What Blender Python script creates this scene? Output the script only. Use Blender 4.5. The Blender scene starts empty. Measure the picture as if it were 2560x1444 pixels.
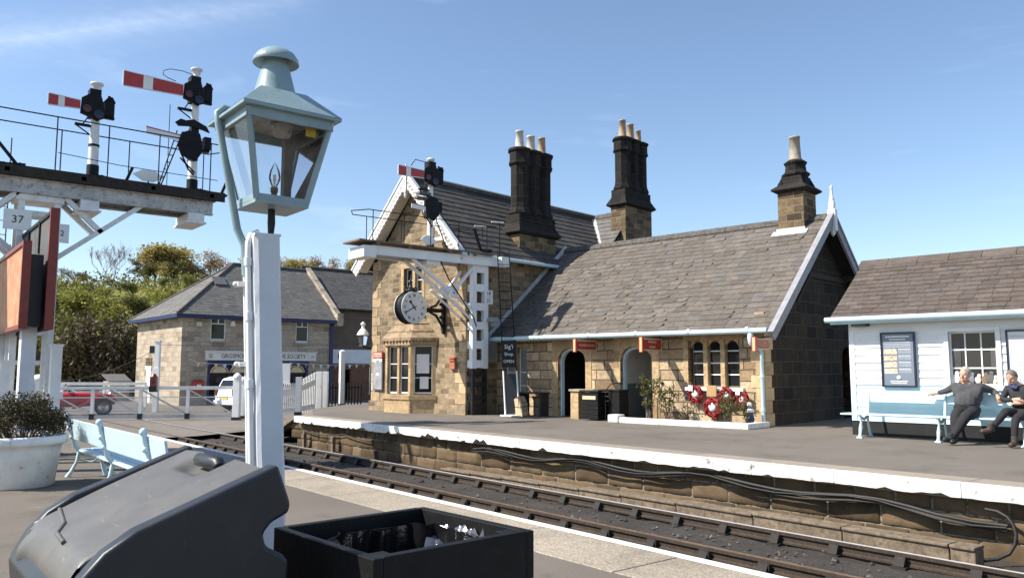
import bpy, bmesh, math, random
from mathutils import Vector as V, Matrix as M, noise as mnoise
R = math.radians
PI = math.pi
S = bpy.context.scene
COL = S.collection
rng = random.Random(7)

# ------------------------------------------------------------------ camera
TH = R(39); CZ = 1.95; F = 2000.0; PITCH = math.atan(203 / F)
FW = V((-math.cos(TH), math.sin(TH), 0)); RT = V((math.sin(TH), math.cos(TH), 0))
cam = bpy.data.cameras.new('camera'); cam.sensor_width = 36; cam.lens = F / 2560 * 36
cam.clip_start = .05; cam.clip_end = 6000
co = bpy.data.objects.new('camera', cam); COL.objects.link(co)
co.location = (0, 0, CZ)
d = FW * math.cos(PITCH) + V((0, 0, math.sin(PITCH)))
co.rotation_euler = d.to_track_quat('-Z', 'Y').to_euler()
S.camera = co

def at(px, D, z=0.0):
    """ground point at horizontal distance D ahead, on the bearing px (photo pixels)"""
    p = FW * D + RT * ((px - 1280) / F * D * 1.0)
    return V((p.x, p.y, z))

# ------------------------------------------------------------------ mesh builder
class MB:
    def __init__(s):
        s.v = []; s.f = []; s.m = []; s.sm = []
    def add(s, vs, fs, mi=0, sm=False):
        o = len(s.v); s.v += [tuple(p) for p in vs]
        for f in fs:
            s.f.append(tuple(o + i for i in f)); s.m.append(mi); s.sm.append(sm)
    def poly(s, pts, mi=0):
        s.add(pts, [tuple(range(len(pts)))], mi)
    def box(s, x0, y0, z0, x1, y1, z1, mi=0):
        v = [(x0, y0, z0), (x1, y0, z0), (x1, y1, z0), (x0, y1, z0), (x0, y0, z1), (x1, y0, z1), (x1, y1, z1), (x0, y1, z1)]
        s.add(v, [(3, 2, 1, 0), (4, 5, 6, 7), (0, 1, 5, 4), (1, 2, 6, 5), (2, 3, 7, 6), (3, 0, 4, 7)], mi)
    def beam(s, p, q, w, h, up=(0, 0, 1), mi=0):
        p = V(p); q = V(q); t = (q - p).normalized(); u = V(up)
        a = t.cross(u)
        if a.length < 1e-4: a = t.cross(V((1, 0, 0)))
        a.normalize(); b = a.cross(t)
        vs = []
        for c in (p, q):
            for i, j in ((-1, -1), (1, -1), (1, 1), (-1, 1)):
                vs.append(c + a * (i * w / 2) + b * (j * h / 2))
        s.add(vs, [(3, 2, 1, 0), (4, 5, 6, 7), (0, 1, 5, 4), (1, 2, 6, 5), (2, 3, 7, 6), (3, 0, 4, 7)], mi)
    def tube(s, pts, r, n=8, mi=0, sm=True, caps=True):
        pts = [V(p) for p in pts]
        rs = r if isinstance(r, (list, tuple)) else [r] * len(pts)
        rings = []; a = None
        for i, p in enumerate(pts):
            if i == 0: t = pts[1] - p
            elif i == len(pts) - 1: t = p - pts[i - 1]
            else: t = (pts[i + 1] - p).normalized() + (p - pts[i - 1]).normalized()
            t.normalize()
            if a is None:
                a = t.orthogonal().normalized()
            else:
                a = (a - t * a.dot(t))
                if a.length < 1e-5: a = t.orthogonal()
                a.normalize()
            b = t.cross(a)
            rings.append([p + (a * math.cos(2 * PI * k / n) + b * math.sin(2 * PI * k / n)) * rs[i] for k in range(n)])
        vs = [p for rg in rings for p in rg]; fs = []
        for i in range(len(pts) - 1):
            for k in range(n):
                k2 = (k + 1) % n
                fs.append((i * n + k, i * n + k2, (i + 1) * n + k2, (i + 1) * n + k))
        s.add(vs, fs, mi, sm)
        if caps:
            s.add(rings[0][::-1], [tuple(range(n))], mi); s.add(rings[-1], [tuple(range(n))], mi)
    def lathe(s, prof, c=(0, 0, 0), n=24, mi=0, sm=True, axis='z', rot=0.0, caps=True):
        """prof: list of (radius, height)"""
        c = V(c); vs = []; fs = []
        for r_, h in prof:
            for k in range(n):
                a = 2 * PI * k / n + rot
                x, y = r_ * math.cos(a), r_ * math.sin(a)
                if axis == 'z': p = V((x, y, h))
                elif axis == 'x': p = V((h, x, y))
                else: p = V((x, h, y))
                vs.append(c + p)
        for i in range(len(prof) - 1):
            for k in range(n):
                k2 = (k + 1) % n
                q = (i * n + k, i * n + k2, (i + 1) * n + k2, (i + 1) * n + k)
                fs.append(q if axis != 'y' else q[::-1])
        s.add(vs, fs, mi, sm)
        if caps:
            m_ = len(prof)
            if prof[0][0] > 1e-4: s.add(vs[:n][::-1], [tuple(range(n))], mi)
            if prof[-1][0] > 1e-4: s.add(vs[(m_ - 1) * n:], [tuple(range(n))], mi)
    def prism(s, pts, ext, mi=0):
        """closed polygon pts extruded by the vector ext"""
        pts = [V(p) for p in pts]; e = V(ext); n = len(pts)
        vs = pts + [p + e for p in pts]
        fs = [tuple(range(n))[::-1], tuple(range(n, 2 * n))]
        for i in range(n):
            j = (i + 1) % n; fs.append((i, j, n + j, n + i))
        s.add(vs, fs, mi)
    def ball(s, c, r, n=12, mi=0, sq=(1, 1, 1)):
        c = V(c); prof = []
        k = n // 2
        vs = []; fs = []
        for i in range(k + 1):
            a = PI * i / k - PI / 2
            for j in range(n):
                b = 2 * PI * j / n
                vs.append(c + V((math.cos(a) * math.cos(b) * r * sq[0], math.cos(a) * math.sin(b) * r * sq[1], math.sin(a) * r * sq[2])))
        for i in range(k):
            for j in range(n):
                j2 = (j + 1) % n
                fs.append((i * n + j, i * n + j2, (i + 1) * n + j2, (i + 1) * n + j))
        s.add(vs, fs, mi, True)
    def mesh(s, name):
        me = bpy.data.meshes.new(name)
        me.from_pydata(s.v, [], s.f)
        me.polygons.foreach_set('material_index', s.m)
        me.polygons.foreach_set('use_smooth', s.sm)
        uv = me.uv_layers.new(name='UVMap')
        data = [0.0] * (2 * len(me.loops))
        for p in me.polygons:
            n = p.normal
            if abs(n.z) > .97: t = V((1, 0, 0)); b = V((0, 1, 0))
            else:
                t = V((-n.y, n.x, 0)).normalized(); b = n.cross(t)
            for li in p.loop_indices:
                q = me.vertices[me.loops[li].vertex_index].co
                data[2 * li] = q.dot(t); data[2 * li + 1] = q.dot(b)
        uv.data.foreach_set('uv', data)
        return me
    def build(s, name, mats, parent=None, bevel=0.0, weld=False):
        me = s.mesh(name)
        if weld:
            bm = bmesh.new(); bm.from_mesh(me); bmesh.ops.remove_doubles(bm, verts=bm.verts, dist=1e-4); bm.to_mesh(me); bm.free()
        for m_ in (mats if isinstance(mats, (list, tuple)) else [mats]): me.materials.append(m_)
        return link(name, me, parent, bevel)

def link(name, me, parent=None, bevel=0.0):
    o = bpy.data.objects.new(name, me); COL.objects.link(o)
    if parent is not None: o.parent = parent
    if bevel:
        b = o.modifiers.new('bevel', 'BEVEL'); b.width = bevel; b.segments = 2; b.limit_method = 'ANGLE'; b.angle_limit = R(40)
    return o

def thing(name, label, cat, loc=(0, 0, 0), rz=0.0, group=None):
    o = bpy.data.objects.new(name, None); COL.objects.link(o); o.empty_display_size = .2
    o.location = loc; o.rotation_euler = (0, 0, rz)
    return tag(o, label, cat, group)
def tag(o, label, cat, group=None):
    o['label'] = label; o['category'] = cat
    if group: o['group'] = group
    return o
def struct(o):
    o['kind'] = 'structure'; return o
def dup(root, loc, rz=0.0, scale=None, label=None, group=None):
    r = root.copy(); COL.objects.link(r); r.location = loc; r.rotation_euler = (0, 0, rz)
    if scale: r.scale = scale if isinstance(scale, (tuple, list)) else (scale,) * 3
    if label: r['label'] = label
    if group: r['group'] = group
    def rec(a, b):
        for ch in list(a.children):
            c = ch.copy(); COL.objects.link(c); c.parent = b; rec(ch, c)
    rec(root, r)
    return r

def text(name, body, size, mat, parent, mtx, align='CENTER', ext=.004, sx=1.0):
    """flat lettering as a mesh; mtx places the text plane (x right, y up, z out of the face)"""
    cu = bpy.data.curves.new(name, 'FONT'); cu.body = body; cu.size = size; cu.align_x = align; cu.align_y = 'CENTER'
    cu.extrude = ext; cu.resolution_u = 2
    o = bpy.data.objects.new('tmp', cu); COL.objects.link(o)
    dg = bpy.context.evaluated_depsgraph_get(); dg.update()
    me = bpy.data.meshes.new_from_object(o.evaluated_get(dg)); me.name = name
    bpy.data.objects.remove(o)
    me.transform(M.Diagonal((sx, 1, 1, 1))); me.transform(mtx)
    me.materials.clear(); me.materials.append(mat)
    return link(name, me, parent)
def frame(o, x, y):
    """matrix with origin o, axes x (right) and y (up), z = x cross y"""
    x = V(x).normalized(); y = V(y).normalized(); z = x.cross(y)
    m_ = M.Identity(4)
    for i in range(3):
        m_[i][0] = x[i]; m_[i][1] = y[i]; m_[i][2] = z[i]; m_[i][3] = o[i]
    return m_

def rect_wall(mb, x0, x1, z0, z1, holes, P, depth=.18, mi=0, rmi=None):
    """wall face cut round rectangular / arched holes (hx0,hx1,hz0,hz1[,arch rise]); P(x,z,d) -> point, d = depth into the wall"""
    xs = sorted({x0, x1} | {h[0] for h in holes} | {h[1] for h in holes}); zs = sorted({z0, z1} | {h[2] for h in holes} | {h[3] for h in holes})
    for i in range(len(xs) - 1):
        for j in range(len(zs) - 1):
            cx = (xs[i] + xs[i + 1]) / 2; cz = (zs[j] + zs[j + 1]) / 2
            if any(h[0] < cx < h[1] and h[2] < cz < h[3] for h in holes): continue
            mb.poly([P(xs[i], zs[j], 0), P(xs[i + 1], zs[j], 0), P(xs[i + 1], zs[j + 1], 0), P(xs[i], zs[j + 1], 0)], mi)
    rm = mi if rmi is None else rmi
    for h in holes:
        a, b, c, e = h[:4]; ar = h[4] if len(h) > 4 else 0
        pts = [(a, c), (b, c)]
        if ar:
            n = 12; arc = []
            for k in range(n + 1):
                t = PI * k / n
                arc.append(((a + b) / 2 + (b - a) / 2 * math.copysign(abs(math.cos(t)) ** .75, math.cos(t)), e - ar + ar * math.sin(t) ** .9))
            pts += arc
            mid = n // 2
            mb.poly([P(b, e, 0)] + [P(x, z, 0) for x, z in arc[:mid + 1][::-1]], mi)
            mb.poly([P(a, e, 0)] + [P(x, z, 0) for x, z in arc[mid:][::-1]], mi)
        else: pts += [(b, e), (a, e)]
        for k in range(len(pts)):
            p, q = pts[k], pts[(k + 1) % len(pts)]
            if (V(p) - V(q)).length < 1e-4: continue
            mb.poly([P(q[0], q[1], 0), P(p[0], p[1], 0), P(p[0], p[1], depth), P(q[0], q[1], depth)], rm)

def slates(mb, BL, BR, TL, TR, w=.3, g=.2, lift=.014, seed=1, notch=0.0, skip=None, mi=0):
    """courses of single slates over a quad roof slope; every slate is its own island"""
    BL, BR, TL, TR = V(BL), V(BR), V(TL), V(TR)
    e = (BR - BL).normalized(); nrm = e.cross(TL - BL).normalized(); up = nrm.cross(e)
    H = (TL - BL).dot(up); n = max(2, round(H / g)); g = H / n; r_ = random.Random(seed)
    L = lambda h: (TL - BL).dot(e) * h / H
    Rr = lambda h: (BR - BL).dot(e) + ((TR - BR).dot(e)) * h / H
    for j in range(n):
        h0 = j * g - .01; h1 = min((j + 1.25) * g, H); hh0 = max(h0, 0)
        s = L(hh0) - w * (.5 if j % 2 else 0) - r_.random() * .06
        while s < Rr(hh0):
            ww = w * r_.uniform(.82, 1.15); a, b = s, s + ww - .006; s += ww
            a0, b0 = max(a, L(hh0)), min(b, Rr(hh0)); a1, b1 = max(a, L(h1)), min(b, Rr(h1))
            if b0 - a0 < .02: continue
            if b1 < a1: a1 = b1 = (a1 + b1) / 2
            dz = r_.uniform(-.006, .006); l0 = lift + r_.uniform(-.003, .006)
            p = lambda u, h, z: BL + e * u + up * h + nrm * z
            lo = h0 + dz
            if skip is not None and skip(a0, lo): continue
            if notch and r_.random() < (notch(a0, lo) if callable(notch) else notch):
                c = r_.uniform(.05, .11); dd = r_.uniform(.09, .18)
                q = [p(a0 + c, lo, l0), p(b0, lo, l0), p(b1, h1, .002), p(a1, h1, .002), p(a0, lo + dd, l0)] if r_.random() < .5 else [p(a0, lo, l0), p(b0 - c, lo, l0), p(b0, lo + dd, l0), p(b1, h1, .002), p(a1, h1, .002)]
                mb.poly(q, mi)
            else:
                mb.add([p(a0, lo, l0), p(b0, lo, l0), p(b1, h1, .002), p(a1, h1, .002), p(a0, lo, l0 - .012), p(b0, lo, l0 - .012)], [(0, 1, 2, 3), (4, 5, 1, 0)], mi)
# ------------------------------------------------------------------ materials
def newmat(name):
    m = bpy.data.materials.new(name); m.use_nodes = True
    nt = m.node_tree; b = nt.nodes['Principled BSDF']
    return m, nt, b
def N(nt, t, **kw):
    n = nt.nodes.new(t)
    for k, v in kw.items():
        if k in n.inputs.keys(): n.inputs[k].default_value = v
        else: setattr(n, k, v)
    return n
def ramp(nt, fac, stops):
    r_ = nt.nodes.new('ShaderNodeValToRGB'); el = r_.color_ramp.elements
    while len(el) < len(stops): el.new(.5)
    for e, (p, c) in zip(el, stops): e.position = p; e.color = (*c, 1)
    nt.links.new(fac, r_.inputs[0]); return r_.outputs[0]
def mixc(nt, fac, a, b, mode='MIX'):
    n = nt.nodes.new('ShaderNodeMix'); n.data_type = 'RGBA'; n.blend_type = mode
    for i, v in ((0, fac), (6, a), (7, b)):
        if isinstance(v, bpy.types.NodeSocket): nt.links.new(v, n.inputs[i])
        else: n.inputs[i].default_value = v if i == 0 else (*v, 1)
    return n.outputs[2]
def bumpn(nt, b, h, strength, dist=.02, chain=None):
    n = nt.nodes.new('ShaderNodeBump'); n.inputs['Strength'].default_value = strength; n.inputs['Distance'].default_value = dist
    nt.links.new(h, n.inputs['Height'])
    if chain is not None: nt.links.new(chain, n.inputs['Normal'])
    nt.links.new(n.outputs[0], b.inputs['Normal']); return n.outputs[0]
def coord(nt, k='Object'): return nt.nodes.new('ShaderNodeTexCoord').outputs[k]
def noise(nt, vec, scale, detail=4, rough=.6):
    n = N(nt, 'ShaderNodeTexNoise', Scale=scale, Detail=detail, Roughness=rough); nt.links.new(vec, n.inputs['Vector']); return n.outputs['Fac']
def pm(name, c, rough=.6, var=.25, scale=3.0, metal=0.0, bump=0.0, bscale=40.0, spec=.5, c2=None, thr=(.45, .62), island=0.0):
    """painted / plain surface with wear: mottled tone, optional second colour in patches, fine bump"""
    m, nt, b = newmat(name); v = coord(nt)
    n1 = noise(nt, v, scale)
    col = ramp(nt, n1, [(.3, tuple(x * (1 - var) for x in c)), (.7, tuple(min(1, x * (1 + var)) for x in c))])
    if c2:
        n2 = noise(nt, v, scale * 2.7, 6, .7)
        f = ramp(nt, n2, [(thr[0], (0, 0, 0)), (thr[1], (1, 1, 1))])
        col = mixc(nt, f, col, c2)
    if island:
        g = nt.nodes.new('ShaderNodeNewGeometry').outputs['Random Per Island']
        f = ramp(nt, g, [(0, (1 - island,) * 3), (1, (1 + island,) * 3)])
        col = mixc(nt, 1.0, col, f, 'MULTIPLY')
    nt.links.new(col, b.inputs['Base Color'])
    b.inputs['Roughness'].default_value = rough; b.inputs['Metallic'].default_value = metal; b.inputs['Specular IOR Level'].default_value = spec
    if bump: bumpn(nt, b, noise(nt, v, bscale, 5, .65), bump, .01)
    return m
def stone(name, c1, c2, dark, mort, bw=.45, bh=.2, darkamt=.55, bump=.7, msize=.012, stain=1.2, squash=1.0, rough=.9):
    m, nt, b = newmat(name); uv = coord(nt, 'UV')
    wob = N(nt, 'ShaderNodeTexNoise', Scale=1.7, Detail=3); nt.links.new(uv, wob.inputs['Vector'])
    mp = nt.nodes.new('ShaderNodeVectorMath'); mp.operation = 'MULTIPLY_ADD'
    nt.links.new(wob.outputs['Color'], mp.inputs[0]); mp.inputs[1].default_value = (.05, .045, 0); nt.links.new(uv, mp.inputs[2])
    br = N(nt, 'ShaderNodeTexBrick', Scale=1.0)
    br.inputs['Brick Width'].default_value = bw; br.inputs['Row Height'].default_value = bh
    br.inputs['Mortar Size'].default_value = msize; br.inputs['Mortar Smooth'].default_value = .35; br.inputs['Bias'].default_value = 0
    br.offset = .5; br.squash = squash; br.squash_frequency = 3
    br.inputs['Color1'].default_value = (0, 0, 0, 1); br.inputs['Color2'].default_value = (1, 1, 1, 1); br.inputs['Mortar'].default_value = (.5, .5, .5, 1)
    nt.links.new(mp.outputs[0], br.inputs['Vector'])
    bw_ = nt.nodes.new('ShaderNodeRGBToBW'); nt.links.new(br.outputs['Color'], bw_.inputs[0])
    base = ramp(nt, bw_.outputs[0], [(0, c1), (.45, tuple((a + b_) / 2 for a, b_ in zip(c1, c2))), (.8, c2), (1, tuple(x * .6 for x in c2))])
    o = coord(nt)
    fine = noise(nt, o, 9, 8, .7); big = noise(nt, o, stain, 5, .7)
    col = mixc(nt, 1.0, base, ramp(nt, fine, [(.3, (.62, .6, .58)), (.7, (1.25, 1.25, 1.25))]), 'MULTIPLY')
    f = ramp(nt, big, [(.38 if darkamt > .6 else .48, (0, 0, 0)), (.68, (darkamt,) * 3)])
    col = mixc(nt, f, col, dark)
    inv = br.outputs['Fac']
    col = mixc(nt, inv, col, mort)
    nt.links.new(col, b.inputs['Base Color']); b.inputs['Roughness'].default_value = rough; b.inputs['Specular IOR Level'].default_value = .2
    mm = N(nt, 'ShaderNodeMath', operation='MULTIPLY_ADD'); nt.links.new(inv, mm.inputs[0]); mm.inputs[1].default_value = -1.0; nt.links.new(noise(nt, o, 14, 6, .7), mm.inputs[2])
    bumpn(nt, b, mm.outputs[0], bump, .025)
    return m
def slate(name, cols, patch=None):
    m, nt, b = newmat(name)
    g = nt.nodes.new('ShaderNodeNewGeometry').outputs['Random Per Island']
    n = len(cols)
    col = ramp(nt, g, [(i / (n - 1), c) for i, c in enumerate(cols)])
    o = coord(nt)
    col = mixc(nt, 1.0, col, ramp(nt, noise(nt, o, 6, 6, .7), [(.3, (.7, .7, .7)), (.7, (1.2, 1.2, 1.2))]), 'MULTIPLY')
    if patch: col = mixc(nt, ramp(nt, noise(nt, o, .7, 4), [(.45, (0, 0, 0)), (.7, (.6, .6, .6))]), col, patch)
    nt.links.new(col, b.inputs['Base Color']); b.inputs['Roughness'].default_value = .75; b.inputs['Specular IOR Level'].default_value = .3
    bumpn(nt, b, noise(nt, o, 25, 5), .35, .01)
    return m
def leafm(name, c1, c2, c3, trans=.35):
    m, nt, b = newmat(name)
    g = nt.nodes.new('ShaderNodeNewGeometry').outputs['Random Per Island']
    o = coord(nt)
    col = ramp(nt, g, [(0, c1), (.5, c2), (1, c3)])
    col = mixc(nt, ramp(nt, noise(nt, o, .6, 3), [(.4, (0, 0, 0)), (.65, (.7, .7, .7))]), col, c3)
    nt.links.new(col, b.inputs['Base Color']); b.inputs['Roughness'].default_value = .6; b.inputs['Specular IOR Level'].default_value = .25
    if trans:
        t = nt.nodes.new('ShaderNodeBsdfTranslucent'); nt.links.new(col, t.inputs[0])
        mx = nt.nodes.new('ShaderNodeMixShader'); mx.inputs[0].default_value = trans
        nt.links.new(b.outputs[0], mx.inputs[1]); nt.links.new(t.outputs[0], mx.inputs[2])
        nt.links.new(mx.outputs[0], nt.nodes['Material Output'].inputs[0])
    return m
def glassm(name, tint=(.012, .013, .015), rough=.06):
    m, nt, b = newmat(name); b.inputs['Base Color'].default_value = (*tint, 1); b.inputs['Roughness'].default_value = rough
    b.inputs['Specular IOR Level'].default_value = .3
    bumpn(nt, b, noise(nt, coord(nt), 2.5, 2), .04, .02)
    return m
def thinglass(name):
    m, nt, b = newmat(name)
    tr = nt.nodes.new('ShaderNodeBsdfTransparent'); gl = nt.nodes.new('ShaderNodeBsdfGlossy'); gl.inputs['Roughness'].default_value = .03
    df = nt.nodes.new('ShaderNodeBsdfDiffuse'); df.inputs[0].default_value = (.5, .5, .48, 1)
    fr = N(nt, 'ShaderNodeFresnel', IOR=1.45)
    m1 = nt.nodes.new('ShaderNodeMixShader'); nt.links.new(fr.outputs[0], m1.inputs[0]); nt.links.new(tr.outputs[0], m1.inputs[1]); nt.links.new(gl.outputs[0], m1.inputs[2])
    m2 = nt.nodes.new('ShaderNodeMixShader')
    nt.links.new(ramp(nt, noise(nt, coord(nt), 5, 5), [(.4, (.02,) * 3), (.8, (.12,) * 3)]), m2.inputs[0])
    nt.links.new(m1.outputs[0], m2.inputs[1]); nt.links.new(df.outputs[0], m2.inputs[2])
    nt.links.new(m2.outputs[0], nt.nodes['Material Output'].inputs[0])
    return m
def tarmac(name, c, c2, fine=160, rough=.9, spk=.5, patchscale=.35):
    m, nt, b = newmat(name); o = coord(nt)
    col = ramp(nt, noise(nt, o, patchscale, 6, .65), [(.3, c), (.7, c2)])
    sp = noise(nt, o, fine, 3, .7)
    st_ = noise(nt, o, patchscale * 3.1, 7, .72)
    col = mixc(nt, ramp(nt, st_, [(.50, (0, 0, 0)), (.64, (.45, .45, .45))]), col, tuple(x * .62 for x in c))
    st2 = noise(nt, o, patchscale * 7.3, 4, .6)
    col = mixc(nt, ramp(nt, st2, [(.66, (0, 0, 0)), (.72, (.35, .35, .35))]), col, tuple(min(1, x * 1.35) for x in c2))
    col = mixc(nt, 1.0, col, ramp(nt, sp, [(.3, (1 - spk,) * 3), (.7, (1 + spk,) * 3)]), 'MULTIPLY')
    nt.links.new(col, b.inputs['Base Color']); b.inputs['Roughness'].default_value = rough; b.inputs['Specular IOR Level'].default_value = .25
    bumpn(nt, b, sp, .25, .01)
    return m

K = {}
K['stone_gable'] = stone('gable_stone', (.44, .335, .215), (.25, .185, .115), (.10, .077, .053), (.36, .285, .195), .36, .15, .65, 1.0)
K['stone_low'] = stone('ashlar_stone', (.64, .50, .33), (.37, .26, .155), (.17, .12, .08), (.10, .072, .046), .50, .26, .55, .7, .014, squash=1.6)
K['stone_dress'] = stone('dressed_stone', (.52, .38, .22), (.45, .31, .17), (.2, .14, .09), (.38, .28, .17), .8, .45, .55, .35)
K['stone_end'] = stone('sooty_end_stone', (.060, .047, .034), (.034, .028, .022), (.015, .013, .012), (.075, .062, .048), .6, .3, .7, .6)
K['stone_soot'] = stone('sooty_chimney_stone', (.035, .03, .027), (.022, .02, .018), (.011, .011, .011), (.045, .037, .03), .5, .38, .8, .5)
K['stone_chbase'] = stone('chimney_base_stone', (.30, .21, .12), (.14, .10, .06), (.035, .03, .025), (.22, .17, .11), .42, .2, .75, .6)
K['stone_shop'] = stone('shop_stone', (.50, .425, .325), (.38, .315, .24), (.19, .16, .13), (.29, .245, .195), .7, .28, .4, .5)
K['stone_shopside'] = K['stone_shop']
K['stone_plat'] = stone('platform_wall_stone', (.17, .115, .06), (.11, .075, .042), (.05, .038, .027), (.20, .17, .13), .8, .3, .6, .9)
K['render'] = pm('brown_render', (.13, .10, .075), .9, .2, 1.5, bump=.2)
K['brick'] = stone('red_brick', (.25, .09, .05), (.19, .07, .045), (.08, .05, .04), (.28, .22, .18), .23, .075, .4, .3, .008)
K['slate_low'] = slate('brown_slate', [(.108, .091, .076), (.140, .119, .098), (.128, .109, .092), (.160, .136, .113), (.136, .125, .115), (.096, .082, .069)], (.105, .09, .075))
K['slate_hut'] = slate('dark_brown_slate', [(.078, .060, .050), (.108, .084, .070), (.097, .078, .068), (.128, .101, .084), (.10, .089, .084)], (.078, .064, .055))
K['slate_grey'] = slate('grey_slate', [(.068, .061, .054), (.094, .082, .070), (.085, .077, .068), (.115, .10, .084)], (.08, .072, .062))
K['slate_shop'] = slate('weathered_grey_slate', [(.105, .10, .092), (.145, .137, .125), (.13, .125, .117), (.175, .163, .147)], (.115, .107, .098))
K['under'] = pm('roof_underlay', (.012, .011, .01), .95, .2)
K['ridge'] = pm('ridge_stone', (.06, .055, .052), .85, .4, 4, c2=(.14, .12, .10), bump=.3)
K['white'] = pm('white_paint', (.80, .80, .78), .5, .06, 2.5, c2=(.58, .56, .52), thr=(.62, .75), bump=.06)
K['whited'] = pm('weathered_white_paint', (.74, .74, .72), .55, .12, 4, c2=(.33, .28, .22), thr=(.6, .72), bump=.12)
K['cream'] = pm('cream_paint', (.62, .56, .46), .55, .1)
K['duck'] = pm('pale_blue_paint', (.52, .67, .72), .42, .07, 3, c2=(.42, .54, .58), thr=(.64, .76), bump=.05)
K['duckw'] = pm('sky_blue_weatherboard_paint', (.58, .78, .84), .5, .05, 3)
K['teal'] = pm('grey_blue_lantern_paint', (.24, .325, .34), .33, .12, 5, c2=(.13, .17, .17), thr=(.62, .74), bump=.06)
K['lampint'] = pm('grimy_white_enamel', (.42, .40, .37), .5, .25, 9, c2=(.16, .12, .08), thr=(.5, .66))
K['black'] = pm('black_paint', (.007, .007, .008), .45, .3, 6, bump=.08)
K['blackm'] = pm('matt_black', (.009, .009, .010), .7, .3, 6, bump=.1)
K['iron'] = pm('sooty_iron', (.007, .007, .009), .6, .5, 12, c2=(.022, .016, .012), thr=(.6, .72), bump=.2, spec=.25)
K['red'] = pm('signal_red_paint', (.42, .035, .035), .4, .12, 6)
K['redd'] = pm('maroon_paint', (.20, .026, .016), .45, .2, 6)
K['signred'] = pm('sign_red_enamel', (.40, .045, .03), .35, .1, 6)
K['signcream'] = pm('sign_cream_border', (.66, .52, .33), .5, .1)
K['orange'] = pm('sign_orange_edge', (.72, .48, .25), .5, .1)
K['tan'] = pm('weathered_tan_board', (.50, .27, .14), .7, .15, 1.4, c2=(.46, .15, .075), thr=(.42, .66))
K['greyp'] = pm('grey_board', (.10, .10, .10), .7, .2, 4)
K['rust'] = pm('rusty_steel', (.045, .029, .018), .8, .35, 12, c2=(.024, .017, .012), bump=.3)
K['railtop'] = pm('polished_rail_head', (.75, .74, .73), .25, .08, 10, metal=.3)  # near-white base stands in for sky and sun glinting off the steel
K['timber'] = pm('old_sleeper_timber', (.030, .024, .019), .9, .4, 8, bump=.4)
K['plank'] = pm('weathered_plank', (.20, .14, .09), .85, .35, 6, bump=.3)
K['trough'] = pm('concrete_trough', (.185, .14, .095), .9, .3, 5, c2=(.10, .075, .05), bump=.35)
K['binplastic'] = pm('grey_bin_plastic', (.017, .019, .024), .42, .14, 2.2, c2=(.026, .026, .027), thr=(.5, .75), bump=.08, bscale=120, spec=.45)
K['lidplastic'] = pm('dusty_grey_lid_plastic', (.095, .09, .083), .46, .12, 1.6, c2=(.135, .125, .110), thr=(.44, .74), bump=.08, bscale=120)
K['blacktimber'] = pm('black_stained_timber', (.006, .006, .0065), .6, .4, 7, c2=(.016, .0145, .013), thr=(.58, .7), bump=.25, spec=.25)
K['bag'] = pm('black_bin_bag', (.014, .014, .016), .16, .2, 8, spec=1.0, bump=.6, bscale=12)
K['bagshine'] = pm('liner_glint_grey', (.16, .16, .17), .22, .3, 9, metal=.7, bump=.8, bscale=16)  # paler than the black bag: sun glints on its creases put into colour
K['copingw'] = pm('grimy_white_coping', (.76, .76, .73), .6, .12, 3, c2=(.28, .25, .20), thr=(.565, .66), bump=.25, bscale=18, island=.08)
K['soil'] = pm('soil', (.05, .035, .024), .95, .4, 12, bump=.5)
K['glass'] = glassm('dark_window_glass')
K['clear'] = thinglass('clear_lantern_glass')
K['interior'] = pm('dim_interior', (.012, .011, .010), .9, .3)
K['passage'] = pm('passage_plaster', (.58, .55, .50), .8, .08)
K['passageg'] = pm('passage_dado_grey', (.15, .16, .17), .6, .08)
K['pot'] = pm('clay_chimney_pot', (.40, .29, .18), .85, .25, 6, c2=(.16, .12, .08), thr=(.55, .72))
K['potw'] = pm('pale_chimney_pot', (.55, .50, .43), .8, .15, 6, c2=(.2, .16, .12), thr=(.6, .75))
K['lead'] = pm('lead_flashing', (.50, .50, .50), .6, .15)
K['navy'] = pm('navy_paint', (.012, .021, .095), .45, .15)
K['navyf'] = pm('dark_navy_frame', (.012, .016, .035), .4, .2)
K['poster'] = pm('slate_blue_poster', (.17, .20, .25), .35, .12, 2)
K['posterl'] = pm('pale_poster', (.70, .70, .70), .4, .08)
K['posterp'] = pm('poster_photograph', (.45, .34, .20), .5, .5, 9, c2=(.75, .72, .66), thr=(.48, .6))
K['curtain'] = pm('net_curtain', (.26, .26, .27), .9, .25)
K['steel'] = pm('grey_steel', (.35, .36, .37), .45, .15, metal=.3)
K['cable'] = pm('dusty_black_cable', (.012, .011, .010), .6, .4, 10)
K['paper'] = pm('white_paper', (.78, .77, .74), .7, .05)
K['wood'] = pm('varnished_oak', (.42, .26, .12), .5, .2)
K['skin'] = pm('skin', (.52, .30, .21), .5, .08)
K['hairg'] = pm('grey_hair', (.40, .37, .34), .85, .35, 30, bump=.8, bscale=90)
K['haird'] = pm('dark_grey_hair', (.14, .125, .11), .85, .35, 30, bump=.8, bscale=90)
K['jumper'] = pm('charcoal_jumper', (.055, .056, .06), .9, .25, 9, bump=.9, bscale=11)
K['trouser'] = pm('black_trousers', (.016, .016, .019), .9, .3, 9, bump=.9, bscale=11)
K['jacket'] = pm('black_jacket', (.018, .018, .022), .8, .3, 9, bump=.9, bscale=11)
K['shirtblue'] = pm('blue_collar', (.04, .06, .16), .8, .1)
K['shoe'] = pm('brown_boot', (.05, .036, .027), .5, .25)
K['shoeb'] = pm('black_shoe', (.02, .02, .021), .4, .25)
K['poppy'] = pm('poppy_red', (.33, .014, .016), .6, .2, 20, island=.45)
K['carred'] = pm('red_car_paint', (.40, .02, .018), .22, .1, 2)
K['carwhite'] = pm('white_car_paint', (.80, .80, .80), .25, .04, 2)
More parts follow.
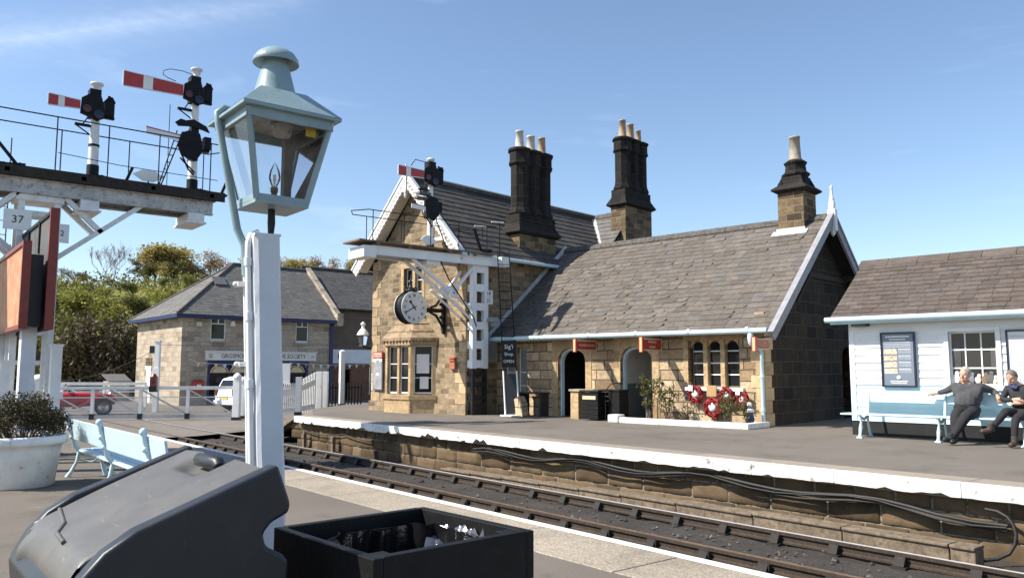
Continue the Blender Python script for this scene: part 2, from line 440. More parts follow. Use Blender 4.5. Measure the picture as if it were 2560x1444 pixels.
K['tyre'] = pm('tyre_rubber', (.02, .02, .02), .8, .2)
K['chrome'] = pm('chrome', (.6, .6, .6), .2, .05, metal=1.0)
K['lensr'] = pm('red_lens', (.09, .010, .008), .3, .1)
K['lensb'] = pm('blue_lens', (.008, .010, .032), .3, .1)
K['yellow'] = pm('yellow_label', (.65, .48, .04), .5, .1)
K['bark'] = pm('bark', (.10, .08, .06), .9, .3, 10, bump=.4)
K['twig'] = pm('grey_twigs', (.17, .14, .125), .9, .25, 6)
K['leaf_green'] = leafm('spring_leaves', (.14, .16, .024), (.20, .21, .04), (.28, .26, .06))
K['leaf_mid'] = leafm('mid_green_leaves', (.07, .088, .018), (.105, .115, .025), (.15, .14, .036))
K['leaf_olive'] = leafm('olive_budding_leaves', (.27, .24, .06), (.35, .30, .085), (.40, .31, .13), .5)
K['leaf_brown'] = leafm('brown_budding_twigs', (.27, .20, .13), (.34, .26, .17), (.40, .30, .20), .45)
K['leaf_dark'] = leafm('dark_shrub_leaves', (.05, .042, .02), (.08, .062, .032), (.14, .105, .06), .2)
K['leaf_heath'] = leafm('dark_heather', (.030, .028, .013), (.050, .041, .020), (.085, .066, .032), .1)
K['leaf_rose'] = leafm('rose_leaves', (.06, .09, .02), (.10, .12, .035), (.16, .14, .05))
K['ground'] = tarmac('ground_earth', (.08, .07, .05), (.11, .095, .07), 30)
K['road'] = tarmac('road_asphalt', (.15, .133, .112), (.20, .18, .155), 60, spk=.2)
K['plat'] = tarmac('platform_asphalt', (.135, .118, .099), (.175, .154, .131), 90, spk=.28)
K['platn'] = tarmac('near_platform_asphalt', (.125, .108, .09), (.165, .143, .119), 70, spk=.4)
K['slab'] = tarmac('gritty_concrete_slab', (.27, .23, .18), (.35, .30, .235), 55, spk=.55)
K['slabf'] = tarmac('far_concrete_slab', (.25, .21, .17), (.31, .265, .215), 60, spk=.2)
K['ballast'] = tarmac('sooty_ballast', (.036, .032, .028), (.060, .051, .043), 45, spk=.6, patchscale=1.2)
K['hill'] = tarmac('hill_scrub', (.14, .15, .03), (.20, .19, .05), 3)
K['green'] = pm('dark_green_foliage_paint', (.04, .06, .03), .8)

def scratch(m, amt, col):
    nt = m.node_tree; b = nt.nodes['Principled BSDF']; src = b.inputs['Base Color'].links[0].from_socket
    mp_ = nt.nodes.new('ShaderNodeMapping'); nt.links.new(coord(nt), mp_.inputs['Vector']); mp_.inputs['Rotation'].default_value = (0, 0, R(24)); mp_.inputs['Scale'].default_value = (5, 70, 5)
    f = ramp(nt, noise(nt, mp_.outputs[0], 1.6, 2, .5), [(.70, (0, 0, 0)), (.76, (amt,) * 3)])
    nt.links.new(mixc(nt, f, src, col), b.inputs['Base Color'])
scratch(K['lidplastic'], .5, (.32, .31, .29)); scratch(K['binplastic'], .35, (.10, .10, .10)); scratch(K['blacktimber'], .5, (.06, .055, .05))
# ------------------------------------------------------------------ light, sky
W = bpy.data.worlds.new('World'); S.world = W; W.use_nodes = True
wn = W.node_tree; bg = wn.nodes['Background']
SUNDIR = V((-.453, -.839, 0)).normalized(); EL = R(45)
sky = wn.nodes.new('ShaderNodeTexSky'); sky.sky_type = 'NISHITA'; sky.sun_disc = False
sky.sun_elevation = EL; sky.sun_rotation = math.atan2(SUNDIR.x, SUNDIR.y)
sky.altitude = 50; sky.air_density = 1.0; sky.dust_density = .5; sky.ozone_density = 2.2
# thin streaks of cirrus
tc = wn.nodes.new('ShaderNodeTexCoord'); mp = wn.nodes.new('ShaderNodeMapping')
mp.inputs['Rotation'].default_value = (R(16), R(-8), R(129)); mp.inputs['Scale'].default_value = (1.1, 5.0, 16.0)
wn.links.new(tc.outputs['Generated'], mp.inputs['Vector'])
nz = N(wn, 'ShaderNodeTexNoise', Scale=1.25, Detail=5, Roughness=.55); wn.links.new(mp.outputs[0], nz.inputs['Vector'])
cf = ramp(wn, nz.outputs['Fac'], [(.60, (0, 0, 0)), (.90, (.16, .16, .16))])
# one long faint streak: a band round the great circle through two directions of the sky
def pdir(px, py): return (FW * math.cos(PITCH) * F + V((0, 0, math.sin(PITCH) * F)) + RT * (px - 1280) + (V((0, 0, 1)) * math.cos(PITCH) - FW * math.sin(PITCH)) * (722 - py)).normalized()
s0, s1 = pdir(-60, 110), pdir(560, 28); sn = s0.cross(s1).normalized(); sc_ = pdir(120, 85)
def vdot(v_, add):
    a = wn.nodes.new('ShaderNodeVectorMath'); a.operation = 'DOT_PRODUCT'; wn.links.new(tc.outputs['Generated'], a.inputs[0]); a.inputs[1].default_value = v_; return a.outputs['Value']
n2 = N(wn, 'ShaderNodeTexNoise', Scale=9.0, Detail=6, Roughness=.6); wn.links.new(mp.outputs[0], n2.inputs['Vector'])
ab = N(wn, 'ShaderNodeMath', operation='ABSOLUTE'); wn.links.new(vdot(sn, 0), ab.inputs[0])
b1 = ramp(wn, ab.outputs[0], [(.0, (1, 1, 1)), (.016, (.25, .25, .25)), (.034, (0, 0, 0))])
b2 = ramp(wn, vdot(sc_, 0), [(.955, (0, 0, 0)), (.995, (1, 1, 1))])
bb = mixc(wn, 1.0, b1, b2, 'MULTIPLY'); bb = mixc(wn, 1.0, bb, ramp(wn, n2.outputs['Fac'], [(.3, (.08, .08, .08)), (.7, (.19, .19, .19))]), 'MULTIPLY')
cf = mixc(wn, 1.0, cf, bb, 'ADD')
skyc = mixc(wn, cf, sky.outputs[0], (9.0, 9.4, 9.9))
wn.links.new(skyc, bg.inputs[0]); bg.inputs[1].default_value = .115
sl = bpy.data.lights.new('sun', 'SUN'); sl.energy = 5.0; sl.angle = R(.5); sl.color = (1, .94, .84)
so = bpy.data.objects.new('sun', sl); COL.objects.link(so)
sd = SUNDIR * math.cos(EL) + V((0, 0, math.sin(EL)))
so.rotation_euler = sd.to_track_quat('Z', 'Y').to_euler()
S.view_settings.view_transform = 'Standard'; S.view_settings.look = 'None'; S.view_settings.exposure = 0.75; S.view_settings.gamma = 1

# ------------------------------------------------------------------ ground sheets
def grid(name, x0, x1, y0, y1, nx, ny, fz, mat, sm=True):
    mb = MB(); vs = []; fs = []
    for j in range(ny + 1):
        for i in range(nx + 1):
            x = x0 + (x1 - x0) * i / nx; y = y0 + (y1 - y0) * j / ny
            vs.append((x, y, fz(x, y)))
    for j in range(ny):
        for i in range(nx):
            a = j * (nx + 1) + i; fs.append((a, a + 1, a + nx + 2, a + nx + 1))
    mb.add(vs, fs, 0, sm)
    return mb.build(name, mat)
mb = MB(); mb.poly([(-3000, -3000, -.32), (3000, -3000, -.32), (3000, 3000, -.32), (-3000, 3000, -.32)])
struct(mb.build('ground', K['ground']))
mb = MB(); mb.poly([(-140, -70, -.02), (-25, -70, -.02), (-25, 8.0, -.02), (-27.5, 13.0, -.02), (-27.5, 90, -.02), (-140, 90, -.02)])
struct(mb.build('road', K['road']))
def fb(x, y):
    e = min(1, max(0, (abs(y - 8.15) - .55) / .5))
    return -.135 - .045 * (1 - abs(e)) * 0 + .03 * mnoise.noise(V((x * 1.1, y * 1.4, 0))) + .018 * mnoise.noise(V((x * 5, y * 5, 3))) - (.02 if 7.2 < y < 7.75 or 8.6 < y < 9.1 else 0)
struct(grid('ballast', -26, 8, 6.1, 10.2, 340, 60, fb, K['ballast']))
NY = 6.18; RN, RF = 7.47, 8.86
def Ye(x):
    u = max(0.0, min(24, x + 21)); return 9.40 + .00105 * u * u
# near platform
mb = MB()
mb.poly([(-23.4, -25, .2), (14, -25, .2), (14, NY - .02, .2), (-23.4, NY - .02, .2)])
mb.poly([(-26.5, -25, -.015), (-23.4, -25, .2), (-23.4, NY - .02, .2), (-26.5, NY - .02, -.015)])
mb.poly([(14, NY - .02, .2), (14, NY - .02, -.3), (-23.4, NY - .02, -.3), (-23.4, NY - .02, .2)])
struct(mb.build('near_platform', K['platn']))
mb = MB(); x = -23.4; r_ = random.Random(3)
while x < 13.5:
    w = r_.uniform(1.7, 2.1)
    mb.box(x + .006, NY - 1.0 + r_.uniform(-.03, .03), .1, x + w - .006, NY - .10, .206 + r_.uniform(-.002, .002)); x += w
struct(mb.build('platform_slabs', K['slab'], bevel=.006))
mb = MB(); mb.box(-23.4, NY - .098, -.02, 13.9, NY + .02, .212)
struct(mb.build('platform_white_line', K['whited'], bevel=.008))
# far platform (asphalt sheet and body)
xs = [-21.2 + i * 1.0 for i in range(56)]
mb = MB()
edge = [(x_, Ye(x_) + .58) for x_ in xs]
for i in range(len(xs) - 1):
    a, b = edge[i], edge[i + 1]
    mb.poly([(a[0], a[1], .68), (b[0], b[1], .68), (b[0], 45, .68), (a[0], 45, .68)])
mb.poly([(-21.2, edge[0][1], .68), (-21.2, 45, .68), (-27.2, 45, .68), (-27.2, 14.0, .68), (-24.8, 11.6, .68)])
mb.poly([(-21.2, 9.5, .68), (-21.2, edge[0][1], .68), (-24.8, 11.6, .68), (-27.2, 14.0, .68), (-28.4, 13.0, -.05), (-25.8, 10.6, -.05), (-23.2, 9.4, -.1)])
struct(mb.build('far_platform', K['plat']))
# wall under the far platform
pw = thing('platform_wall', 'stone platform wall with white painted coping beside the track', 'wall', (-10, 9.8, -.2))
iw = pw.matrix_basis.copy(); OFF = V((10, -9.8, .2))
mb = MB(); r_ = random.Random(11)
z = -.24
for ci, (h, back) in enumerate(((.30, .0), (.25, .004), (.22, .008))):
    x = -21.4 - .4 * ci
    while x < 8:
        w = r_.uniform(.45, .95) if ci < 2 else r_.uniform(.3, .6)
        FXL = (0, .035, .2, .4, .6, .8, .965, 1); FZL = (0, .07, .35, .65, .93, 1)
        ox = r_.uniform(-.02, .02); nx, nz = 7, 5; vs = []; fs = []
        y = Ye(x + w / 2) + .20 + back + ox
        s_ = r_.random() * 100
        for j in range(nz + 1):
            for i in range(nx + 1):
                fx, fz_ = FXL[i], FZL[j]
                ed = min(fx, 1 - fx, fz_, 1 - fz_)
                dy = -.026 * min(1, ed * 30) * (.85 + .5 * mnoise.noise(V((fx * w * 6 + s_, fz_ * h * 8, s_)))) + .010 * mnoise.noise(V((fx * 9 + s_, fz_ * 9, 0))) * min(1, ed * 30)
                xx = x + .009 + fx * (w - .018); vs.append(V((xx, Ye(xx) + .216 + back + dy, z + .008 + fz_ * (h - .016))) + OFF)
        for j in range(nz):
            for i in range(nx):
                a = j * (nx + 1) + i; fs.append((a, a + 1, a + nx + 2, a + nx + 1))
        mb.add(vs, fs, 0, True); x += w
    z += h
for i in range(len(xs) - 1):
    if xs[i] > 8: break
    a, b = xs[i], xs[i + 1]
    mb.poly([V((a, Ye(a) + .219, -.3)) + OFF, V((b, Ye(b) + .219, -.3)) + OFF, V((b, Ye(b) + .219, .55)) + OFF, V((a, Ye(a) + .219, .55)) + OFF], 1)
mstw = pm('rough_sandstone_block', (.112, .078, .046), .95, .35, 2.2, bump=.6, bscale=22, spec=.15, c2=(.075, .055, .038), thr=(.56, .72), island=.35)
mb.build('stonework', [mstw, pm('pale_mortar', (.24, .205, .155), .95, .3, 8, c2=(.05, .04, .03), thr=(.48, .60))], pw)
x = -21.2; k = 0
while x < 8:
    w = r_.uniform(1.0, 1.9); a, b = x, x + w - .008
    cb = MB(); n = 14; top = .692; bot = []
    for i in range(n + 1):
        u = a + (b - a) * i / n
        c = .525 + .014 * mnoise.noise(V((u * 5, 1.3, 0)))
        q = mnoise.noise(V((u * 1.7, 9.1, 0)))
        if q > .15: c += (q - .15) * .13
        if r_.random() < .08: c += r_.uniform(.02, .07)
        bot.append((u, min(c, .62)))
    out = [(a, top)] + bot + [(b, top)]
    cb.prism([V((u, Ye(u), z_)) + OFF for u, z_ in out], V((0, .11, 0)), 0)
    q = [(a, Ye(a) + .11), (b, Ye(b) + .11), (b, Ye(b) + .60), (a, Ye(a) + .60)]
    cb.prism([V((u, v_, .50)) + OFF for u, v_ in q], V((0, 0, .187)), 1)
    cb.build('coping_stone', [K['copingw'], K['slabf']], pw, bevel=.006); x += w; k += 1
# cables and the trough along the wall
def cable(name, pts, r, label, n=6):
    m_ = MB(); m_.tube(pts, r, n); o = m_.build(name, K['cable']); tag(o, label, 'cable'); return o
def wall_line(x, z, o=.10): return (x, Ye(x) + o, z)
pts = [wall_line(-13 + i * .35, .40 + .045 * math.sin(i * .9) - (.012 * max(0, i - 18) ** 1.0 if i > 18 else 0), .10 + .03 * math.sin(i * 1.7)) for i in range(28)]
cb = MB(); cb.tube(pts, .026, 6); cb.tube([(p[0], p[1] - .02, p[2] - .05 - .02 * math.sin(i * .7)) for i, p in enumerate(pts)], .02, 6); cb.tube([(p[0], p[1] - .045, p[2] - .02 + .02 * math.sin(i * .9 + 1)) for i, p in enumerate(pts)], .014, 6)
tag(cb.build('cable_bundle', K['cable']), 'dusty black cables slung along the platform wall under the white coping', 'cable')
cable('drop_cable', [wall_line(-3.75, .42, .08), wall_line(-3.62, .415, .06), wall_line(-3.52, .37, .04), wall_line(-3.46, .30, .02), wall_line(-3.43, .2, .0), wall_line(-3.44, .1, -.02), wall_line(-3.49, .0, -.05), wall_line(-3.58, -.06, -.12), wall_line(-3.72, -.09, -.2), wall_line(-3.9, -.10, -.27), wall_line(-4.2, -.11, -.31)], .02, 'thick black cable dropping from the platform wall to the ballast at the right')
cable('sagging_wire', [wall_line(-21 + i * .5, .36 - .10 * abs(math.sin(i * .62)), .12) for i in range(11)], .013, 'thin wire sagging on low stakes along the wall at the platform ramp end')
pst = thing('cable_stake', 'concrete stake holding the thin wire at the ramp end', 'stake', (-20.6, 9.45, -.15))
for i, (x, lab) in enumerate(((-20.6, None), (-18.9, None))):
    m_ = MB(); m_.box(-.05, -.04, 0, .05, .04, .42); m_.box(-.07, -.06, .28, .07, -.03, .40)
    if i == 0:
        m_.build('post', K['trough'], pst)
    else: dup(pst, (x, Ye(x) + .05, -.15), label='second concrete stake, nearer the camera along the thin wire')
tr = MB(); x = -13.5; r_ = random.Random(4)
while x < -3.7:
    w = min(r_.uniform(.9, 1.3), -3.6 - x); h = .06 + .10 * min(1, (x + 13.5) / 7)
    tr.box(x, RF + .26, -.2, x + w - .012, RF + .48, -.08 + h); tr.box(x, RF + .235, -.08 + h, x + w - .012, RF + .50, -.045 + h); x += w
tag(tr.build('cable_trough', K['trough'], bevel=.01), 'long low concrete trough lying between the rail and the platform wall', 'trough')
# ------------------------------------------------------------------ the track
tk = thing('railway_track', 'single railway track with rusty rails in chairs between the two platforms', 'track', (-10, (RN + RF) / 2, -.15))
TO = V((10, -(RN + RF) / 2, .15))
def rail(y, topmat, name='rail'):
    m_ = MB(); X0, X1 = -62, 9
    prof = [(-.035, -.14), (.035, -.14), (.035, -.12), (.01, -.105), (.01, -.05), (.036, -.04), (.036, -.006), (.028, 0), (-.028, 0), (-.036, -.006), (-.036, -.04), (-.01, -.05), (-.01, -.105), (-.035, -.12)]
    n = len(prof); vs = [V((X0, y + a, b)) + TO for a, b in prof] + [V((X1, y + a, b)) + TO for a, b in prof]
    for i in range(n):
        j = (i + 1) % n
        m_.add([vs[i], vs[n + i], vs[n + j], vs[j]], [(0, 1, 2, 3)], 1 if i in (7,) else 0)
    return m_.build(name, [K['rust'], topmat], tk)
rail(RN, pm('brown_rail_head', (.20, .125, .07), .45, .3, 10, metal=.3))['label'] = 'nearer rail with brown head'  # polished as well; its missing sky glint is put into this brown
rail(RF, K['railtop'])['label'] = 'farther rail with polished bright head'
def chair_mesh():
    m_ = MB(); m_.box(-.08, -.135, -.175, .08, .135, -.135)
    for s in (-1, 1):
        m_.prism([(-.055, s * .12, -.13), (-.055, s * .045, -.13), (-.055, s * .042, -.035), (-.055, s * .07, -.035)], (.11, 0, 0))
    m_.box(-.07, .04, -.11, .07, .075, -.04, 1)
    me = m_.mesh('chair'); me.materials.append(pm('oily_chair_iron', (.022, .017, .013), .8, .4, 9, bump=.2)); me.materials.append(K['timber']); return me
cm = chair_mesh(); sm_ = MB(); sm_.box(-.125, -1.25, -.30, .125, 1.25, -.162); sme = sm_.mesh('sleeper'); sme.materials.append(K['timber'])
x = -24.0; r_ = random.Random(5)
while x < 1.5:
    for y in (RN, RF):
        o = link('chair', cm, tk); o.location = V((x, y, 0)) + TO; o.rotation_euler.z = PI if y == RN else 0
    o = link('sleeper', sme, tk); o.location = V((x, (RN + RF) / 2, r_.uniform(-.012, .006))) + TO; x += .76
# loose stones
mb = MB(); r_ = random.Random(9)
for i in range(620):
    x = -r_.uniform(1, 24) if i % 3 else -r_.uniform(1, 10); y = r_.uniform(6.3, 9.5)
    if i % 5 == 0: y = r_.uniform(7.7, 8.5)
    s = r_.uniform(.012, .04) * (1.4 if r_.random() < .1 else 1)
    c = V((x, y, fb(x, y) + s * .3)); vs = []
    for a in range(6):
        q = [(1, 0, 0), (-1, 0, 0), (0, 1, 0), (0, -1, 0), (0, 0, 1), (0, 0, -1)][a]
        vs.append(c + V(q) * s * r_.uniform(.6, 1.2) + V((r_.uniform(-.3, .3), r_.uniform(-.3, .3), 0)) * s)
    mb.add(vs, [(0, 2, 4), (2, 1, 4), (1, 3, 4), (3, 0, 4), (2, 0, 5), (1, 2, 5), (3, 1, 5), (0, 3, 5)])
o = mb.build('ballast_stones', pm('loose_stone', (.06, .054, .05), .9, .3, 8, island=.6, c2=(.14, .12, .1))); o['kind'] = 'stuff'
# hillside
def hillz(px, D):
    t = max(0, min(1, (D - 58) / 47)); t = t * t * (3 - 2 * t)
    e = max(0, min(1, (1500 - px) / 500)); e = e * e * (3 - 2 * e)
    return -.3 + 13.0 * t * e + .8 * mnoise.noise(V((px * .006, D * .06, 0))) * t
mb = MB(); vs = []; fs = []; nx, ny = 60, 30
for j in range(ny + 1):
    for i in range(nx + 1):
        px = -1500 + 3100 * i / nx; D = 56 + 130 * (j / ny) ** 1.3
        vs.append(at(px, D, hillz(px, D)))
for j in range(ny):
    for i in range(nx):
        a = j * (nx + 1) + i; fs.append((a, a + 1, a + nx + 2, a + nx + 1))
mb.add(vs, fs, 0, True); struct(mb.build('hillside', K['hill']))
# ------------------------------------------------------------------ the station building (local frame: x along the front to the right, y into the building)
BL_, BY = V((-10.6, 16.0, .68)), R(8)
st = thing('station_building', 'sandstone station house with tall sooty chimneys, gabled cross wing and long slate roof', 'building', BL_, BY)
def bw(x, y, z=0.0):
    return BL_ + V((x * math.cos(BY) - y * math.sin(BY), x * math.sin(BY) + y * math.cos(BY), z))
EZ, RZ, RY = 2.2, 5.25, 3.3            # eaves, ridge height, ridge line
XL = -8.5                              # side wall of the cross wing
GY = -1.3                              # its gable front
Pf = lambda x, z, d: (x, d, z)
D1 = (-6.12, -5.15, 0, 1.88, .42); D2 = (-4.0, -3.02, 0, 1.88, .42)
WIN = (-1.98, -.62, .86, 1.99); WIN2 = (-8.2, -7.3, .35, 1.92)
mb = MB()
rect_wall(mb, XL, 0, -.1, 2.55, [D1, D2, WIN, WIN2], Pf, .22)
mb.build('wall', K['stone_low'], st)
mb = MB(); mb.poly([(0, 6.6, -.1), (XL, 6.6, -.1), (XL, 6.6, 2.5), (0, 6.6, 2.5)]); mb.build('rear_wall', K['stone_low'], st)
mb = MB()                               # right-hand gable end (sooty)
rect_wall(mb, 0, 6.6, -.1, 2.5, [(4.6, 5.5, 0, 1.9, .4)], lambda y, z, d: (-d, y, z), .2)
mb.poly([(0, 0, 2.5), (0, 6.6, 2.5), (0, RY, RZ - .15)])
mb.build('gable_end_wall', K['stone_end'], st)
mb = MB()                               # quoins at the front corner
z = 0.0; k = 0
while z < 2.4:
    w = .34 if k % 2 else .22
    mb.box(-w, -.012, z + .006, .012, .3 if k % 2 else .4, z + .285); z += .29; k += 1
mb.build('quoins', pm('quoin_stone', (.46, .33, .19), .9, .25, 4, bump=.3, island=.25), st)
# dressed door surrounds
for nm, h in (('door_surround', D1), ('door_surround', D2)):
    mb = MB(); a, b, c, e, ar = h
    rect_wall(mb, a - .2, b + .2, 0, e + .22, [h], lambda x, z, d: (x, d - .014, z), .03)
    for s in (a - .2, b + .2): mb.box(s - .004, -.014, 0, s + .004, .01, e + .22)
    mb.box(a - .2, -.03, e + .2, b + .2, .0, e + .235)
    mb.build(nm, K['stone_dress'], st)
# doorway one: dark lobby; doorway two: painted passage
mb = MB(); a, b, c, e, ar = D1
mb.box(a - .3, .23, -.02, b + .5, 2.6, 2.2); 
o = mb.build('lobby', K['interior'], st)
bm = bmesh.new(); bm.from_mesh(o.data); bm.faces.ensure_lookup_table()
bmesh.ops.delete(bm, geom=[f for f in bm.faces if abs(f.normal.y + 1) < .01], context='FACES'); bm.to_mesh(o.data); bm.free()
mb = MB(); a, b, c, e, ar = D2
for (p, q, r_, s_, mi) in (((a - .05, .23), (a - .05, 2.6), 0, .92, 1), ((a - .05, .23), (a - .05, 2.6), .92, 2.2, 0), ((b + .5, .23), (b + .5, 2.6), 0, .92, 1), ((b + .5, .23), (b + .5, 2.6), .92, 2.2, 0), ((a - .05, 1.5), (b + .5, 1.5), 0, .92, 1), ((a - .05, 1.5), (b + .5, 1.5), .92, 2.2, 0)):
    mb.poly([(p[0], p[1], r_), (q[0], q[1], r_), (q[0], q[1], s_), (p[0], p[1], s_)], mi)
mb.poly([(a - .05, .23, 2.2), (b + .5, .23, 2.2), (b + .5, 2.6, 2.2), (a - .05, 2.6, 2.2)], 0)
mb.build('passage', [K['passage'], K['passageg']], st)
mb = MB(); a, b = D1[:2]; mb.box(a + .45, 1.25, 0, b + .3, 1.6, .82); mb.box(a + .62, 1.22, .84, a + .88, 1.26, 1.12); mb.build('lobby_counter', K['greyp'], st)
for h in (D1, D2):                       # pale blue door linings
    mb = MB(); a, b, c, e, ar = h
    n = 12; ins = .055; out = []; inn = []
    def arch(a, b, e, ar):
        return [(a, 0)] + [((a + b) / 2 - (b - a) / 2 * math.copysign(abs(math.cos(PI * k / n)) ** .75, math.cos(PI * k / n)), e - ar + ar * math.sin(PI * k / n) ** .9) for k in range(n + 1)] + [(b, 0)]
    A = arch(a + .003, b - .003, e - .003, ar); B = arch(a + ins, b - ins, e - ins, ar - .02)
    for i in range(len(A) - 1):
        mb.poly([(A[i][0], .10, A[i][1]), (A[i + 1][0], .10, A[i + 1][1]), (B[i + 1][0], .10, B[i + 1][1]), (B[i][0], .10, B[i][1])][::-1])
        mb.poly([(B[i][0], .10, B[i][1]), (B[i + 1][0], .10, B[i + 1][1]), (B[i + 1][0], .215, B[i + 1][1]), (B[i][0], .215, B[i][1])])
    mb.build('door_frame', K['duck'], st)
    if h is None:
        mb = MB(); mb.box(a + .06, .15, .0, a + .30, .19, 1.45); o = mb.build('door', K['duck'], st); o['label'] = 'pale blue door leaf standing open'
        mb = MB(); mb.box(a + .14, .14, .75, a + .17, .15, .90); mb.build('push_plate', K['black'], o)
K['darkwood'] = pm('brown_sash_paint', (.16, .11, .07), .6, .15)
# three light mullioned window
def sash(name, x0, x1, z0, z1, y, parent, bars, mat=None, P=None, rails=1, vb=0, gl=None, t=.032, barm=None):
    P = P or (lambda x, yy, z: (x, yy, z)); mat = mat or K['white']
    mb = MB()
    def bx(a, b, c, d, e=.03):
        pts = [P(a, y, c), P(b, y, c), P(b, y, d), P(a, y, d)]; n = (V(pts[1]) - V(pts[0])).cross(V(pts[3]) - V(pts[0])).normalized()
        mb.prism(pts, -n * e)
    bx(x0, x0 + t, z0, z1); bx(x1 - t, x1, z0, z1); bx(x0 + t, x1 - t, z0, z0 + t * 1.5); bx(x0 + t, x1 - t, z1 - t, z1)
    if barm: mb0 = mb; mb = MB()
    for f in bars:
        zz = z0 + (z1 - z0) * f; bx(x0 + t, x1 - t, zz - .013, zz + .013, .026)
    for k in range(vb):
        xx = x0 + (x1 - x0) * (k + 1) / (vb + 1); bx(xx - .011, xx + .011, z0 + t * 1.5, z1 - t, .024)
    if barm: o = mb0.build(name, mat, parent); mb.build('glazing_bars', barm, o)
    else: o = mb.build(name, mat, parent)
    mb = MB(); mb.poly([P(x0, y + .016, z0), P(x1, y + .016, z0), P(x1, y + .016, z1), P(x0, y + .016, z1)])
    mb.build('pane', gl or K['glass'], o); return o
w3 = (WIN[1] - WIN[0]) / 3
mb = MB()
for k in (1, 2): mb.box(WIN[0] + w3 * k - .055, .02, WIN[2], WIN[0] + w3 * k + .055, .2, WIN[3])
for k in range(3):                        # shaped heads
    a, b = WIN[0] + w3 * k + .05, WIN[0] + w3 * (k + 1) - .05
    for s in (0, 1):
        c0 = a if s == 0 else b; sg = 1 if s == 0 else -1
        mb.prism([(c0, .06, WIN[3]), (c0 + sg * .16, .06, WIN[3]), (c0 + sg * .09, .06, WIN[3] - .035), (c0 + sg * .035, .06, WIN[3] - .09), (c0, .06, WIN[3] - .16)], (0, .1, 0))
mb.box(WIN[0] - .12, -.02, WIN[3] + .002, WIN[1] + .12, .2, WIN[3] + .13); mb.box(WIN[0] - .13, -.02, WIN[2] - .13, WIN[0], .2, WIN[3]); 
mb.build('window_mullions', K['stone_dress'], st)
mb = MB(); mb.box(WIN[0] - .08, -.09, WIN[2] - .075, WIN[1] + .10, .2, WIN[2] + .005); mb.build('window_sill', K['white'], st)
for k in range(3):
    o = sash('window', WIN[0] + w3 * k + .06, WIN[0] + w3 * (k + 1) - .06, WIN[2] + .01, WIN[3] - .02, .13, st, (.27, .52, .78), mat=K['darkwood'], barm=K['white'], t=.022); o['label'] = 'tall dark sash of the three light window'
# window beside the cross wing
mb = MB(); mb.box(-7.81, .02, .35, -7.69, .2, 1.92); mb.box(-8.3, -.03, .27, -7.2, .2, .35); mb.box(-8.3, -.025, 1.92, -7.2, .2, 2.04); mb.build('window_mullions', K['stone_dress'], st)
for a, b in ((-8.19, -7.82), (-7.68, -7.31)): sash('window', a, b, .36, 1.91, .12, st, (.3, .55), gl=K['curtain'])
# gable front of the cross wing
GX0, GX1 = -12.9, XL; GM = -10.75
UW = (-11.33, -10.45, 2.95, 4.45)
mb = MB(); Pg = lambda x, z, d: (x, GY + d, z)
rect_wall(mb, GX0, GX1, -.15, 4.6, [UW, (-11.75, -9.95, .45, 2.2)], Pg, .2)
mb.poly([(GX0, GY, 4.6), (GX1, GY, 4.6), (GM, GY, 7.05)])
mb.poly([(GX1, GY, -.15), (GX1, 10.2, -.15), (GX1, 10.2, 4.75), (GX1, GY, 4.75)])
mb.poly([(GX0, 10.2, -.15), (GX0, GY, -.15), (GX0, GY, 4.75), (GX0, 10.2, 4.75)])
mb.poly([(GX1, 10.2, -.15), (GX0, 10.2, -.15), (GX0, 10.2, 4.6), (GM, 10.2, 7.05), (GX1, 10.2, 4.6)])
mb.poly([(-8.95, 5.5, 4.6), (-8.95, 10.2, 4.6), (-8.95, 7.8, 7.1)])
mb.build('cross_wing_wall', K['stone_gable'], st)
gq = pm('gable_quoin_stone', (.42, .30, .175), .9, .3, 4, bump=.4, island=.3, c2=(.2, .14, .09), thr=(.55, .7))
for x0, sg in ((GX1, -1), (GX0, 1)):
    mb = MB(); z = 0.0; k = 0
    while z < 4.5:
        w = (.42 if k % 2 else .26) * sg
        mb.box(min(x0 - sg * .012, x0 + w), GY - .012, z + .006, max(x0 - sg * .012, x0 + w), GY + (.26 if k % 2 else .42), z + .29)
        z += .30; k += 1
    mb.build('quoins', gq, st)
mb = MB(); mb.box(GX0 - .06, GY - .06, -.12, GX1 + .06, GY + .1, .30); mb.build('plinth', K['stone_gable'], st)
# upper window
mb = MB(); xm = (UW[0] + UW[1]) / 2
mb.box(xm - .06, GY + .03, UW[2], xm + .06, GY + .19, UW[3]); mb.box(UW[0] - .14, GY - .02, UW[3] + .002, UW[1] + .14, GY + .19, UW[3] + .14)
for s in (UW[0] - .13, UW[1]): mb.box(s, GY - .018, UW[2], s + .13, GY + .19, UW[3])
mb.box(UW[0] - .16, GY - .06, UW[2] - .1, UW[1] + .16, GY + .19, UW[2]); mb.build('window_mullions', K['stone_dress'], st)
for a, b in ((UW[0] + .005, xm - .062), (xm + .062, UW[1] - .005)): sash('window', a, b, UW[2] + .01, UW[3] - .01, GY + .12, st, (.25, .5, .75))
